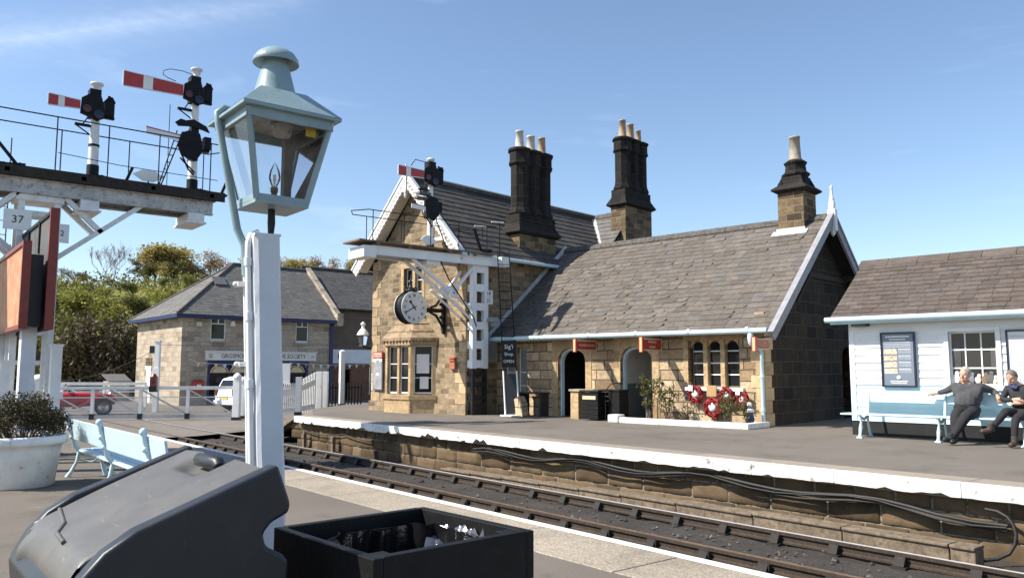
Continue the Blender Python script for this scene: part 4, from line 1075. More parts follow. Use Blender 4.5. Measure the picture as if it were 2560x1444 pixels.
def hairmesh(T, mat, name, parent, long=0.0):
    mb = MB(); r_ = random.Random(2)
    vs = []; n = 16; k = 9; fs = []
    for i in range(k):
        a = PI / 2 - i * PI / 2 * 1.18 / (k - 1)
        for j in range(n):
            b = 2 * PI * j / n; front = max(0, -math.sin(b)); aa = max(a, .80 * front + (-.25 if front < .15 else -.05)) 
            rr = .098 * 1.05 + r_.uniform(-.005, .007)
            vs.append((math.cos(aa) * math.cos(b) * rr * .80, math.cos(aa) * math.sin(b) * rr * 1.0 + .004, math.sin(aa) * rr * 1.12 + .03))
    for i in range(k - 1):
        for j in range(n): fs.append((i * n + j, (i + 1) * n + j, (i + 1) * n + (j + 1) % n, i * n + (j + 1) % n))
    mb.add(vs, fs, 0, True); me = mb.mesh(name); me.transform(T); me.materials.append(mat); return link(name, me, parent)
def shoe(ankle, toe, mat, parent):
    a = V(ankle); t = V(toe); mb = MB(); d_ = (t - a).normalized()
    mb.tube([a + V((0, 0, .10)), a + V((0, 0, .03)), a - V((0, 0, .0))], [.052, .054, .05], 10)
    mb.tube([a - d_ * .055 - V((0, 0, .015)), a - V((0, 0, .012)), a.lerp(t, .45) - V((0, 0, .008)), a.lerp(t, .85), t], [.036, .046, .047, .044, .022], 12)
    me = fuse([mb.mesh('s')], 'shoe', .007, 2); me.materials.append(mat); return link('shoe', me, parent)
def person(name, label, J, rad, hands, head, look, tilt, clothes, hairm, shoes, hsc=1.0, group=None):
    t = thing(name, label, 'person', HO, HY, group)
    arms = [[('chest', J['chest']), ('sh' + s, J['sh' + s]), ('el' + s, J['el' + s]), ('wr' + s, J['wr' + s])] for s in 'LR']
    torso = [('hip', J['hip']), ('belly', J['belly']), ('chest', J['chest']), ('neck', J['neck']), ('hd', J['hd'])]
    legs = [[('hip', J['hip']), ('th' + s, J['th' + s]), ('kn' + s, J['kn' + s]), ('cf' + s, J['cf' + s]), ('an' + s, J['an' + s])] for s in 'LR']
    hm, T = headmesh(J['hd'], look, tilt, hsc)
    bodyr = {k: v * (.55 if k in ('hip', 'belly', 'chest') else .72) for k, v in rad.items()}; bodyr['hd'] = .045; bodyr['neck'] = .052
    for s in 'LR': bodyr['wr' + s] = .028
    bm_ = skinmesh([torso] + arms + legs, bodyr); hs = [handmesh(*h) for h in hands]
    me = fuse([bm_, hm] + hs, 'body', .0075, 1); me.materials.append(K['skin']); link('body', me, t)
    tr = dict(rad); tr['neck'] = .062; tr['hip'] = rad['belly']
    top = skinmesh([[('belly', J['belly'].lerp(J['hip'], .35)), ('chest', J['chest']), ('neck', J['neck'].lerp(J['chest'], .25))]] + [[('chest', J['chest']), ('sh' + s, J['sh' + s]), ('el' + s, J['el' + s]), ('wr' + s, J['el' + s].lerp(J['wr' + s], .90))] for s in 'LR'], tr)
    hem = skinmesh([[('belly', J['hip'].lerp(J['belly'], .15)), ('b2', J['belly']), ('chest', J['chest'])]], {'belly': rad['belly'], 'b2': rad['belly'], 'chest': rad['chest']})
    me = fuse([top, hem], 'jumper', .0085, 2); me.materials.append(clothes[0]); link(clothes[2], me, t)
    lr = dict(rad); me = fuse([skinmesh([[('belly', J['hip'].lerp(J['belly'], .6)), ('hip', J['hip'])]] + legs, lr)], 'trousers', .0085, 2); me.materials.append(clothes[1]); link('trousers', me, t)
    hairmesh(T, hairm, 'hair', t)
    for s in 'LR': shoe(J['an' + s], J['toe' + s], shoes, t)
    return t, T
v = lambda x, y, z: V((x, y, z))
J1 = dict(hip=v(2.20, -.50, .56), belly=v(2.20, -.50, .72), chest=v(2.21, -.42, .92), neck=v(2.20, -.43, 1.06), hd=v(2.19, -.46, 1.18),
          shL=v(2.00, -.42, .985), elL=v(1.84, -.34, .90), wrL=v(1.66, -.36, .85), shR=v(2.43, -.41, .975), elR=v(2.58, -.28, .90), wrR=v(2.66, -.40, .82),
          thL=v(2.11, -.62, .53), knL=v(2.13, -.97, .49), cfL=v(2.13, -1.05, .28), anL=v(2.15, -1.12, .09), toeL=v(2.13, -1.29, .055),
          thR=v(2.31, -.62, .53), knR=v(2.30, -.97, .49), cfR=v(2.20, -1.10, .28), anR=v(2.10, -1.19, .10), toeR=v(2.02, -1.34, .10))
rad1 = dict(hip=.18, belly=.225, chest=.205, neck=.07, hd=.05, shL=.085, shR=.085, elL=.062, elR=.062, wrL=.042, wrR=.042, thL=.125, thR=.125, knL=.092, knR=.092, cfL=.075, cfR=.075, anL=.056, anR=.056)
person('person', 'heavily built grey haired person in charcoal jumper lounging with arms spread along the bench', J1, rad1,
       [((1.66, -.36, .85), (-1, -.05, -.12), (0, -.2, -1), .22, -1), ((2.66, -.40, .82), (.35, -.5, -.6), (-.3, .6, -.6), .4, 1)], None, R(-18), R(4), (K['jumper'], K['trouser'], 'jumper'), K['hairg'], K['shoeb'], 1.06)
J2 = dict(hip=v(3.02, -.50, .55), belly=v(3.02, -.48, .72), chest=v(3.01, -.43, .92), neck=v(2.97, -.47, 1.04), hd=v(2.93, -.55, 1.14),
          shL=v(2.83, -.45, .96), elL=v(2.76, -.58, .76), wrL=v(2.98, -.68, .78), shR=v(3.20, -.42, .96), elR=v(3.30, -.56, .75), wrR=v(3.04, -.68, .72),
          thL=v(2.94, -.62, .55), knL=v(2.90, -.96, .60), cfL=v(2.80, -1.05, .44), anL=v(2.70, -1.14, .30), toeL=v(2.56, -1.22, .25),
          thR=v(3.10, -.62, .52), knR=v(3.03, -.94, .49), cfR=v(3.01, -1.0, .28), anR=v(3.01, -1.03, .09), toeR=v(2.98, -1.2, .05))
rad2 = dict(hip=.14, belly=.15, chest=.15, neck=.065, hd=.05, shL=.075, shR=.075, elL=.056, elR=.056, wrL=.04, wrR=.04, thL=.095, thR=.095, knL=.07, knR=.07, cfL=.058, cfR=.058, anL=.045, anR=.045)
t, T = person('person', 'person in black jacket sitting cross legged with folded arms and bowed head', J2, rad2,
       [((2.98, -.68, .78), (1, -.08, .0), (0, .3, -1), .35, 1), ((3.04, -.68, .72), (-1, -.08, .0), (0, .3, -1), .35, -1)], None, R(-22), R(24), (K['jacket'], K['trouser'], 'jacket'), K['haird'], K['shoe'], 1.0)
mb = MB(); mb.tube([(2.90, -.53, 1.02), (2.94, -.58, .99), (2.99, -.57, .97)], [.035, .04, .03], 8); mb.build('collar', K['shirtblue'], t)
# ------------------------------------------------------------------ clock on the gable
clk = thing('station_clock', 'round double faced black station clock with white dial on ornate wall bracket', 'clock', bw(-9.41, GY, 3.05), BY)
CYc = -1.32; cr = .43
mb = MB(); mb.lathe([(cr, -.16), (cr + .035, -.15), (cr + .035, -.11), (cr + .005, -.10), (cr + .005, .10), (cr + .035, .11), (cr + .035, .15), (cr, .16)], (0, CYc, 0), 40, axis='x'); mb.build('case', K['iron'], clk)
for s in (1, -1):
    mb = MB(); mb.lathe([(0.0, s * .165), (cr + .0, s * .165)][::s], (0, CYc, 0), 40, axis='x', caps=False); o = mb.build('dial', K['posterl'], clk)
    mb = MB(); mb.lathe([(cr - .004, s * .16), (cr - .004, s * .178), (cr + .03, s * .178), (cr + .03, s * .16)][::s], (0, CYc, 0), 40, axis='x', caps=False); mb.build('rim', K['whited'], o)
    for k, num in enumerate(('XII', 'I', 'II', 'III', 'IIII', 'V', 'VI', 'VII', 'VIII', 'IX', 'X', 'XI')):
        a = 2 * PI * k / 12; rt_ = V((0, s, 0)); up = V((0, 0, 1))
        c = V((s * .167, CYc, 0)) + rt_ * math.sin(a) * cr * .78 + up * math.cos(a) * cr * .78
        text('numeral', num, .115, K['black'], o, frame(c, rt_ * math.cos(a) - up * math.sin(a), up * math.cos(a) + rt_ * math.sin(a)), sx=.75)
    for ang, L, w in ((R(318), .24, .036), (R(243), .36, .026)):
        d_ = V((0, s * math.sin(ang), math.cos(ang))); mb = MB(); c = V((s * .172, CYc, 0))
        mb.beam(c - d_ * .10, c + d_ * L, w, .006, (1, 0, 0)); 
        if L < .3: mb.lathe([(0, 0), (.042, 0), (.042, .006), (0, .006)], c + d_ * L * .85 - V((.003, 0, 0)), 12, axis='x')
        mb.build('hand', K['black'], o)
mb = MB(); mb.lathe([(.18, .43), (.21, .46), (.15, .53), (.12, .56), (.05, .60), (.03, .68), (.06, .73), (.0, .84)], (0, CYc, 0), 14)
for s in (-1, 1): mb.tube([(0, CYc + s * .2, .46), (0, CYc + s * .24, .56), (0, CYc + s * .17, .60), (0, CYc + s * .12, .53)], .022, 6)
mb.build('crest', K['black'], clk)
mb = MB(); mb.tube([(0, CYc + .44, -.03), (0, -.06, -.03)], [.07, .055], 10); mb.lathe([(.13, -.06), (.14, -.02), (.08, .03)], (0, CYc + .47, -.03), 12, axis='y')
mb.box(-.05, -.10, -.62, .05, .0, .52); mb.ball((0, -.05, .55), .07, 8); mb.ball((0, -.05, -.66), .06, 8)
mb.tube([(0, -.06, .45), (0, -.20, .30), (0, -.34, .12), (0, -.58, .04)], [.04, .035, .04, .03], 8); mb.tube([(0, -.06, -.55), (0, -.18, -.38), (0, -.34, -.18), (0, -.60, -.09)], [.04, .035, .04, .03], 8)
mb.ball((0, -.16, .16), .055, 8); mb.ball((0, -.16, -.22), .055, 8)
mb.build('bracket', K['iron'], clk)
# gable fittings
nb = thing('notice_board', 'timetable board with red header on the gable wall beside the bay window', 'notice board', bw(-12.50, GY, .64), BY)
mb = MB(); mb.box(-.24, -.07, 0, .24, -.015, 1.02); mb.build('frame', K['greyp'], nb)
mb = MB(); mb.box(-.215, -.078, .03, .215, -.071, .93); mb.build('timetable', pm('grey_timetable_print', (.26, .27, .29), .5, .3, 5, c2=(.45, .46, .47), thr=(.5, .7)), nb)
mb = MB(); mb.box(-.24, -.09, 1.025, .24, -.015, 1.21); o = mb.build('header', K['signred'], nb)
mb = MB(); mb.box(-.20, -.094, 1.06, .20, -.091, 1.175); mb.build('header_panel', K['cream'], o); text('lettering', 'Information', .078, K['signred'], o, frame((0, -.0955, 1.115), (1, 0, 0), (0, 0, 1)))
for q in ((-.21, .90, -.07, 1.0), (-.12, .95, .12, 1.01), (.09, .90, .21, 1.0), (-.08, .46, .08, .54)):
    mb = MB(); mb.box(q[0], -.083, q[1], q[2], -.079, q[3]); mb.build('paper', K['paper'], nb)

lb = thing('letter_box', 'small red letter box fixed to the gable wall under the bracket shadow', 'letter box', bw(-8.98, GY, 1.30), BY)
mb = MB(); mb.box(-.11, -.09, 0, .11, 0, .30); b_ = mb.build('box', pm('faded_red', (.40, .14, .07), .5, .2), lb, bevel=.012); mb = MB(); mb.box(-.08, -.096, .21, .08, -.089, .235); mb.build('slot', K['black'], lb); mb = MB(); mb.prism([(-.12, 0, .30), (-.12, -.11, .30), (-.12, 0, .36)], (.24, 0, 0)); mb.build('hood', K['signred'], lb)
wl = thing('wall_lantern', 'white topped glass lantern on iron bracket at the gable corner', 'lantern', bw(-12.9, GY, 2.0), BY)
mb = MB(); mb.tube([(.0, .1, -.05), (-.15, -.02, .0), (-.28, -.12, .02), (-.30, -.16, .06)], .022, 6); mb.box(-.01, .02, -.16, .02, .14, .06); mb.build('bracket', K['iron'], wl)
def small_lantern(c, s, parent):
    c = V(c); mb = MB(); a, b = .11 * s, .17 * s
    mb.lathe([(a * 1.1, .0), (a * 1.1, .03), (a, .03)], c, 4, sm=False, rot=PI / 4)
    for k in range(4):
        t_ = PI / 4 + k * PI / 2; mb.beam(c + V((a * math.cos(t_), a * math.sin(t_), .03)), c + V((b * math.cos(t_), b * math.sin(t_), .36 * s)), .016, .016)
    mb.build('lantern_frame', K['greyp'], parent)
    mb = MB(); mb.lathe([(a * .95, .03), (b * .95, .355 * s)], c, 4, sm=False, rot=PI / 4, caps=False); mb.build('lantern_glass', K['clear'], parent)
    mb = MB(); mb.lathe([(b * 1.2, .36 * s), (b * .9, .47 * s), (b * .45, .56 * s), (b * .30, .57 * s), (b * .30, .68 * s), (b * .5, .70 * s), (b * .45, .74 * s), (.0, .80 * s)], c, 16); mb.build('lantern_roof', K['white'], parent)
small_lantern((-.30, -.16, .06), 1.0, wl)
# ------------------------------------------------------------------ hanging enamel signs
def hsign(lx, y0, z, h, lines, label, size):
    t = thing('hanging_sign', label, 'sign', bw(lx, 0, z), BY, 'red hanging enamel signs under the eaves')
    mb = MB(); mb.box(-.025, y0, -h / 2, .025, -.06, h / 2); mb.build('board', K['signred'], t)
    mb = MB(); f = .028
    for sx in (.0255, -.0295):
        for q in ((y0, h / 2 - f, -.06, h / 2), (y0, -h / 2, -.06, -h / 2 + f), (y0, -h / 2 + f, y0 + f, h / 2 - f), (-.06 - f, -h / 2 + f, -.06, h / 2 - f)): mb.box(sx, q[0], q[1], sx + .004, q[2], q[3])
    mb.build('border', K['signcream'], t)
    mb = MB(); mb.box(-.055, y0 - .05, -h / 2 - .045, .055, y0 - .001, h / 2 + .03); mb.build('end_board', K['signred'], t); mb = MB(); mb.box(-.03, y0 - .056, -h / 2 - .03, .03, y0 - .0505, h / 2 + .015); mb.build('end_panel', K['orange'], t)
    mb = MB(); mb.box(-.012, -.06, -.05, .012, .0, .05); mb.tube([(0, y0 + .1, h / 2), (0, -.02, h / 2 + .06)], .012, 6); mb.build('bracket', K['iron'], t)
    for i, ln in enumerate(lines):
        zc = (len(lines) - 1) * .5 * size * 1.35 - i * size * 1.35
        for s in (1, -1): text('lettering', ln, size, K['signcream'], t, frame((s * .0265, (y0 - .06) / 2, zc), (0, s, 0), (0, 0, 1)), sx=.92)
hsign(-4.75, -.93, 1.92, .27, ['WAITING ROOM'], 'red one line hanging sign above the dark doorway, leftmost of the three', .098)
hsign(-2.72, -.90, 1.90, .30, ['WAITING', 'ROOM'], 'red two line hanging sign above the open passage doorway', .092)
hsign(.12, -.72, 1.85, .25, ['TICKETS'], 'smallest red hanging sign beside the blue downpipe at the building corner', .12)
# ------------------------------------------------------------------ things along the station front
bn = thing('timber_litter_bin', 'black slatted timber litter bin with pale lid between the two doorways', 'bin', bw(-4.35, -.62, 0), BY)
mb = MB()
for i in range(6): mb.box(-.27, -.27, .03 + i * .115, .27, .27, .135 + i * .115)
mb.build('slatted_body', K['blacktimber'], bn, bevel=.006); mb = MB(); mb.box(-.30, -.30, .725, .30, .30, .765); mb.build('lid', K['blackm'], bn); mb = MB(); mb.box(-.22, -.276, .53, .20, -.272, .62); mb.build('label_plate', K['signcream'], bn)
b2 = thing('black_planter_box', 'plain black box standing right of the slatted bin by the passage door', 'box', bw(-3.78, -.42, 0), BY)
mb = MB(); mb.box(-.17, -.2, 0, .17, .2, .74); mb.box(-.19, -.22, .74, .19, .22, .78); mb.build('box', K['blacktimber'], b2, bevel=.006)
pr = thing('stone_pier', 'short pale stone pier supporting a slab beside the dark doorway', 'pier', bw(-5.02, -.52, 0), BY)
mb = MB(); mb.box(-.13, -.14, 0, .13, .14, .72); mb.build('shaft', K['stone_dress'], pr); mb = MB(); mb.box(-.16, -.18, .722, .66, .22, .775); mb.build('slab', K['stone_shop'], pr)
for lx, ly, lab in ((-3.95, -.74, 'black hooped stand pipe with round knob in front of the slatted bin'), (-3.05, -.25, 'bright curved metal handrail by the passage doorway')):
    hr = thing('curved_handrail', lab, 'handrail', bw(lx, ly, 0), BY); mb = MB()
    mb.tube([(0, 0, 0), (0, 0, .62), (.02, .02, .78), (.10, .06, .90), (.20, .14, .95), (.30, .22, .95)], .013, 8); mb.build('rail', K['iron'] if lx < -3.5 else K['steel'], hr)
    mb = MB(); mb.ball((.32, .235, .95), .045, 10); mb.build('knob', K['blackm'], hr)
ws = thing('wall_shelf_bench', 'dark bench with a plank top against the shaded wall left of the doorway', 'bench', bw(-6.75, -.3, 0), BY)
mb = MB(); mb.box(-.42, -.22, .62, .42, .2, .66); mb.build('top', K['timber'], ws)
for s in (-.36, .36): mb = MB(); mb.box(s - .04, -.18, 0, s + .04, .16, .618); mb.build('leg', K['timber'], ws)
st2 = thing('stone_trough_pier', 'rough pale stone block with sloping side under the wall left of the doorway', 'stone', bw(-7.0, -.62, 0), BY)
mb = MB(); mb.prism([(-.18, -.12, 0), (.2, -.12, 0), (.14, -.10, .35), (.0, -.08, .55), (-.14, -.10, .45)], (0, .26, 0)); mb.build('block', K['stone_low'], st2)
# flower bed
fbd = thing('flower_bed', 'flower bed with white painted kerb under the three light window', 'flower bed', bw(-1.5, -.55, 0), BY)
mb = MB()
for x0, x1 in ((-1.75, -.62), (-.61, .42), (.43, 1.45)): mb.box(x0, -.60, 0, x1, -.46, .10); mb.box(x0, -.58, .101, x1, -.47, .135)
mb.box(1.46, -.60, 0, 1.62, .45, .125); mb.build('kerb', K['whited'], fbd, bevel=.012)
mb = MB(); mb.box(-2.08, -.62, 0, -1.78, -.30, .19); mb.build('end_block', K['white'], fbd, bevel=.025)
mb = MB(); mb.box(-1.8, -.46, -.02, 1.46, .5, .055); mb.build('soil', K['soil'], fbd)
def leafy(mb, c, r, n, size, r_, sq=(1, 1, 1), up=.3):
    for i in range(n):
        while True:
            p = V((r_.uniform(-1, 1), r_.uniform(-1, 1), r_.uniform(-1, 1)))
            if .25 < p.length < 1: break
        p = V((p.x * r * sq[0], p.y * r * sq[1], p.z * r * sq[2])) + V(c)
        a = V((r_.gauss(0, 1), r_.gauss(0, 1), r_.gauss(0, 1) + up)).normalized(); b = a.orthogonal().normalized(); q = a.cross(b)
        w = size * r_.uniform(.6, 1.3); t = r_.uniform(0, 6.3); b, q = b * math.cos(t) + q * math.sin(t), q * math.cos(t) - b * math.sin(t)
        mb.add([p - b * w, p - q * w * .45, p + b * w, p + q * w * .45], [(0, 1, 2, 3)])
def rose(lx, ly, label, h, n, seed, leafn):
    t = thing('rose_bush', label, 'plant', bw(lx, ly, .05), BY, 'rose bushes in the white kerbed flower bed'); r_ = random.Random(seed); mb = MB(); lf = MB()
    for i in range(n):
        a = r_.uniform(0, 6.3); p = V((r_.uniform(-.05, .05), 0, 0)); pts = [p]
        for k in range(4):
            p = p + V((math.cos(a) * .07 * r_.random() * h * 1.5, math.sin(a) * .05 * r_.random(), h / 4 * r_.uniform(.8, 1.1))); pts.append(p)
            a += r_.uniform(-.9, .9)
            if k > 0: leafy(lf, p, .11, leafn, .035, r_)
            if k > 1:
                q = p + V((r_.uniform(-.15, .15), r_.uniform(-.1, .1), r_.uniform(.0, .15))); mb.tube([p, q], [.006, .004], 5); leafy(lf, q, .09, leafn, .032, r_)
        mb.tube(pts, [.013, .011, .009, .007, .005], 5)
    mb.build('stems', K['bark'], t); lf.build('leaves', K['leaf_rose'], t)
rose(-2.72, -.62, 'tallest leafy rose bush at the left end of the flower bed', .95, 8, 31, 16)
rose(-2.25, -.55, 'spreading rose bush left of the wreaths', .72, 7, 32, 13)
rose(-.62, -.72, 'low rose bush with fresh leaves right of the lowest wreath', .55, 6, 33, 13)
rose(-.18, -.60, 'sparse thorny rose bush near the blue downpipe', .45, 5, 34, 6)
def wreath(lx, z, r, ly, label, card, tilt=.0):
    t = thing('poppy_wreath', label, 'wreath', bw(lx, ly, z), BY, 'red poppy wreaths below the window'); r_ = random.Random(int(abs(lx) * 1000)); mb = MB()
    for i in range(150):
        a = 2 * PI * i / 150 * 5; rr = r * (.48 + .52 * (i % 5) / 4) + r_.uniform(-.012, .012)
        c = V((math.cos(a) * rr, -.03 - r_.uniform(0, .035), math.sin(a) * rr)); s = r_.uniform(.017, .026)
        n = V((r_.uniform(-.5, .5), -1, r_.uniform(-.4, .5))).normalized(); e1 = n.orthogonal().normalized(); e2 = n.cross(e1)
        mb.add([c] + [c + (e1 * math.cos(k * PI / 3) + e2 * math.sin(k * PI / 3)) * s + n * .014 for k in range(6)], [(0, k + 1, (k + 1) % 6 + 1) for k in range(6)])
    mb.lathe([(r * .5, -.02), (r * .75, -.04), (r * 1.0, -.02), (r * .75, .02), (r * .5, -.02)], (0, 0, 0), 24, axis='y', caps=False); mb.build('poppies', K['poppy'], t)
    mb = MB(); mb.lathe([(0, -.045), (r * .42, -.04), (r * .45, .0)][::-1], (0, 0, 0), 14, axis='y'); mb.build('white_centre', K['paper'], t)
    if card:
        mb = MB(); c = V((card[0], -.075, card[1])); mb.prism([c + V((-.055, 0, -.06)), c + V((.055, 0, -.07)), c + V((.06, 0, .07)), c + V((-.05, 0, .075))], (0, .006, 0)); mb.build('card', K['paper'], t)
wreath(-1.72, .70, .21, -.13, 'leftmost poppy wreath with white card at its upper left', (-.10, .14))
wreath(-1.24, .40, .24, -.18, 'lowest and largest poppy wreath with round white centre', None)
wreath(-.90, .68, .20, -.13, 'poppy wreath between the wooden plaque and the rightmost wreath', (-.22, -.20))
wreath(-.52, .60, .19, -.12, 'rightmost poppy wreath with white card at its upper left', (-.08, .17))
pq = thing('wooden_plaque', 'small square oak plaque on a post between the poppy wreaths', 'plaque', bw(-1.28, -.12, .05), BY); mb = MB(); mb.box(-.03, -.02, 0, .03, .02, .62); mb.build('post', K['wood'], pq); mb = MB(); mb.box(-.13, -.05, .60, .13, -.02, .86); mb.build('panel', K['wood'], pq, bevel=.008)
fg = thing('garden_ornament', 'small blue and white garden figurine beside the downpipe foot', 'ornament', bw(-.22, -.36, .05), BY); mb = MB(); mb.lathe([(.08, 0), (.07, .05), (.10, .12), (.06, .26), (.085, .34), (.03, .40)], (0, 0, 0), 12); mb.build('body', K['shirtblue'], fg); mb = MB(); mb.ball((0, -.01, .45), .058, 10); mb.lathe([(.075, .28), (.10, .32), (.07, .36)], (0, 0, 0), 12); mb.build('head', K['paper'], fg)
bf = thing('blue_flowers', 'small bunch of blue flowers left of the leftmost wreath', 'flowers', bw(-2.0, -.14, .62), BY); mb = MB(); leafy(mb, (0, 0, 0), .10, 40, .03, random.Random(8)); mb.build('petals', K['navy'], bf)
# ------------------------------------------------------------------ semaphore signals: decks run along world Y, arms face +X and point to -Y
def semaphore(root, o, y, z0, ztop, r=.085):
    """white doll post with cap and stepped base"""
    mb = MB(); mb.tube([(0, y, z0), (0, y, z0 + .35)], r * 1.25, 12); mb.build('doll_base', K['iron'], root)
    mb = MB(); mb.lathe([(r * 1.08, z0 + .35), (r, z0 + .8), (r * .8, ztop - .14), (r * .8, ztop - .13), (r * .95, ztop - .12), (r * .9, ztop - .05), (r * 1.35, ztop - .04), (r * 1.35, ztop), (r * .8, ztop + .02)], (0, y, 0), 14); mb.build('doll_post', K['whited'], root)
    mb = MB(); z = ztop - 1.45; mb.lathe([(r * 1.15, z), (r * 1.15, z + .05)], (0, y, 0), 12); mb.build('post_band', K['iron'], root)
def arm(root, y, z, y1, hw, stripe=(.62, .76), small=False):
    """signal arm from the pivot y to its tip y1 (< y): tapered red board, white band, spectacle plate, lenses, lamp"""
    x = .16; yr = y - .30 if not small else y - .16; L = y1 - yr
    mb = MB(); h0, h1 = hw * .42, hw * .56
    P = lambda f, s: (x, yr + L * f, z + s * (h0 + (h1 - h0) * f))
    for f0, f1, m in ((0, stripe[0], 0), (stripe[0], stripe[1], 1), (stripe[1], 1, 0)):
        mb.prism([P(f0, -1), P(f1, -1), P(f1, 1), P(f0, 1)], (.012, 0, 0), m)
    for s in (-1, 1): mb.prism([P(0, s), P(1, s), (x, yr + L, z + s * (h1 + .018)), (x, yr, z + s * (h0 + .018))], (.022, 0, 0), 2)
    mb.prism([P(1, -1), (x, yr + L - .018, z - h1), (x, yr + L - .018, z + h1), P(1, 1)], (.022, 0, 0), 2)
    mb.build('arm', [K['red'], K['white'], K['whited']], root)
    k = .75 if small else 1.0
    mb = MB(); q = [(yr + .02, z + .17 * k), (y - .10, z + .30 * k), (y + .10 * k, z + .30 * k), (y + .16 * k, z + .10 * k), (y + .20 * k, z - .14 * k), (y + .06 * k, z - .31 * k), (y - .12 * k, z - .24 * k), (yr, z - .19 * k)]
    mb.prism([(x - .012, a, b) for a, b in q], (.03, 0, 0)); mb.box(-.10, y - .12 * k, z - .22 * k, x - .01, y + .11 * k, z + .42 * k); mb.box(-.13, y - .16 * k, z + .10 * k, .12, y + .13 * k, z + .16 * k)
    mb.tube([(x + .03, y - .02, z + .06 * k), (x - .3, y - .02, z + .06 * k)], .035, 8); sp = mb.build('spectacle', K['iron'], root)
    for (ly, lz, m, r_) in ((y - .17 * k, z - .06 * k, 'lensr', .085), (y + .07 * k, z - .15 * k, 'lensb', .10)):
        mb = MB(); mb.lathe([(r_ * k * 1.25, x + .015), (r_ * k * 1.25, x + .035), (r_ * k, x + .04)], (0, ly, lz), 16, axis='x'); o = mb.build('lens_ring', K['iron'], sp)
        mb = MB(); mb.lathe([(0, x + .046), (r_ * k, x + .041)][::-1], (0, ly, lz), 16, axis='x'); mb.build('lens', K[m], o)
    mb = MB(); c = (0, y + .30 * k, z + .06 * k)
    mb.box(-.10, y + .20 * k, z - .12 * k, .10, y + .40 * k, z + .20 * k); mb.prism([(-.12, y + .18 * k, z + .20 * k), (-.12, y + .42 * k, z + .20 * k), (-.06, y + .34 * k, z + .30 * k), (-.06, y + .26 * k, z + .30 * k)], (.22, 0, 0)); mb.box(-.05, y + .1, z - .17 * k, .05, y + .42 * k, z - .12 * k); mb.lathe([(.03, z + .3 * k), (.03, z + .36 * k)], (0, y + .30 * k, 0), 8)
    mb.build('lamp', K['iron'], root)
    mb = MB(); mb.box(-.04, y - .36 * k, z - .42 * k, .04, y - .04, z - .37 * k); mb.tube([(0, y - .33 * k, z - .42 * k), (0, y, z - .62 * k)], .016, 6); mb.tube([(0, y - .22 * k, z - .4 * k), (0, y - .10, z - .18)], .016, 6); mb.build('counterweight', K['iron'], root)
def lever(root, y, z, s=1):
    mb = MB(); mb.beam((.05, y, z + .10), (.05, y + s * .62, z + .05), .06, .10); mb.beam((.05, y + s * .58, z + .04), (.05, y + s * .72, z + .42), .05, .06); mb.beam((.05, y + s * .08, z + .12), (.05, y + s * .45, z + .0), .05, .08); mb.build('balance_lever', K['iron'], root)
def handrail(root, ya, yb, z, h, xs, posts, endloop=0, r=.016):
    for i, x in enumerate(xs):
        mb = MB(); mb.tube([(x, ya, z + h), (x, yb, z + h)], r, 6)
        for y in posts[i]: mb.tube([(x, y, z - .05), (x, y, z + h)], r * .9, 6)
        mb.build('handrail', K['iron'], root)
    mb = MB()
    for e in endloop: mb.tube([(xs[0], e[0], z + h), (sum(xs) / 2, e[1], z + h), (xs[1], e[0], z + h)], r, 6)
    mb.build('end_loop', K['iron'], root)
def plateno(root, mtx, w, h, lines, size):
    mb = MB(); mb.box(-w / 2, -h / 2, -.012, w / 2, h / 2, 0); me = mb.mesh('number_plate'); me.transform(mtx); me.materials.append(K['white']); o = link('number_plate', me, root)
    for i, l in enumerate(lines): text('number', l, size, K['black'], o, mtx @ M.Translation((0, ((len(lines) - 1) / 2 - i) * size * 1.15, .003)))
K['gwhite'] = pm('shaded_grimy_girder', (.50, .49, .47), .6, .2, 3, c2=(.18, .15, .12), thr=(.52, .68), bump=.1)  # white base greyed to carry the girder's shade; brown patches are grime
# ---- large bracket signal on the left (origin under the main post)
SX = -19.3; k_ = 1.016; zz = lambda z: 1.95 + (z - 1.95) * k_
g = thing('bracket_signal', 'large white bracket signal with two dolls carrying red semaphore arms, towering at the left', 'railway signal', (SX, 0, 0))
DZ = 6.10
mb = MB(); y = -1.2; r_ = random.Random(2)
while y < 6.45:
    w = r_.uniform(.16, .2); mb.box(-.55, y, DZ - .045, .50, y + w - .008, DZ + r_.uniform(-.004, .006)); y += w
for yy in (-1, .5, 2, 3.4, 4.8, 6.1): mb.box(-.6, yy, DZ - .13, .53, yy + .09, DZ - .046)
mb.box(.505, -1.2, DZ - .20, .53, 6.45, DZ + .02); mb.box(-.56, -1.2, DZ - .18, -.551, 6.4, DZ + .0)
mb.build('deck', K['timber'], g)
mb = MB()
for x in (.34, -.40):
    mb.box(x, -1.2, 5.58, x + .035, 6.22, 5.90); mb.box(x - .05, -1.2, 5.87, x + .085, 6.22, 5.90); mb.box(x - .05, -1.2, 5.58, x + .085, 6.22, 5.61)
for yy in (-1.1, 1.4, 2.4, 3.2, 6.1): mb.box(-.36, yy, 5.62, .34, yy + .06, 5.86)
mb.build('deck_beam', K['gwhite'], g)
for yy in (3.62, 5.85):
    mb = MB(); mb.box(-.50, yy - .20, 5.38, .46, yy + .16, 5.575); mb.box(-.54, yy - .24, 5.34, .50, yy + .20, 5.38); mb.build('doll_seat', K['whited'], g)
mb = MB()
for yy in (2.36, 3.02):
    for x in (-.28, .28): mb.box(x - .045, yy - .06, -.3, x + .045, yy + .06, 5.66)
for z in [.2 + i * .62 for i in range(9)]: mb.box(.27, 2.42, z, .30, 2.96, z + .09); mb.box(-.30, 2.42, z, -.27, 2.96, z + .09)
mb.box(-.36, 2.25, 5.45, .36, 3.13, 5.655); mb.build('lattice_post', K['whited'], g)
mb = MB(); mb.box(-.4, 2.2, -.3, .4, 3.2, .5); mb.build('post_foot', K['black'], g)
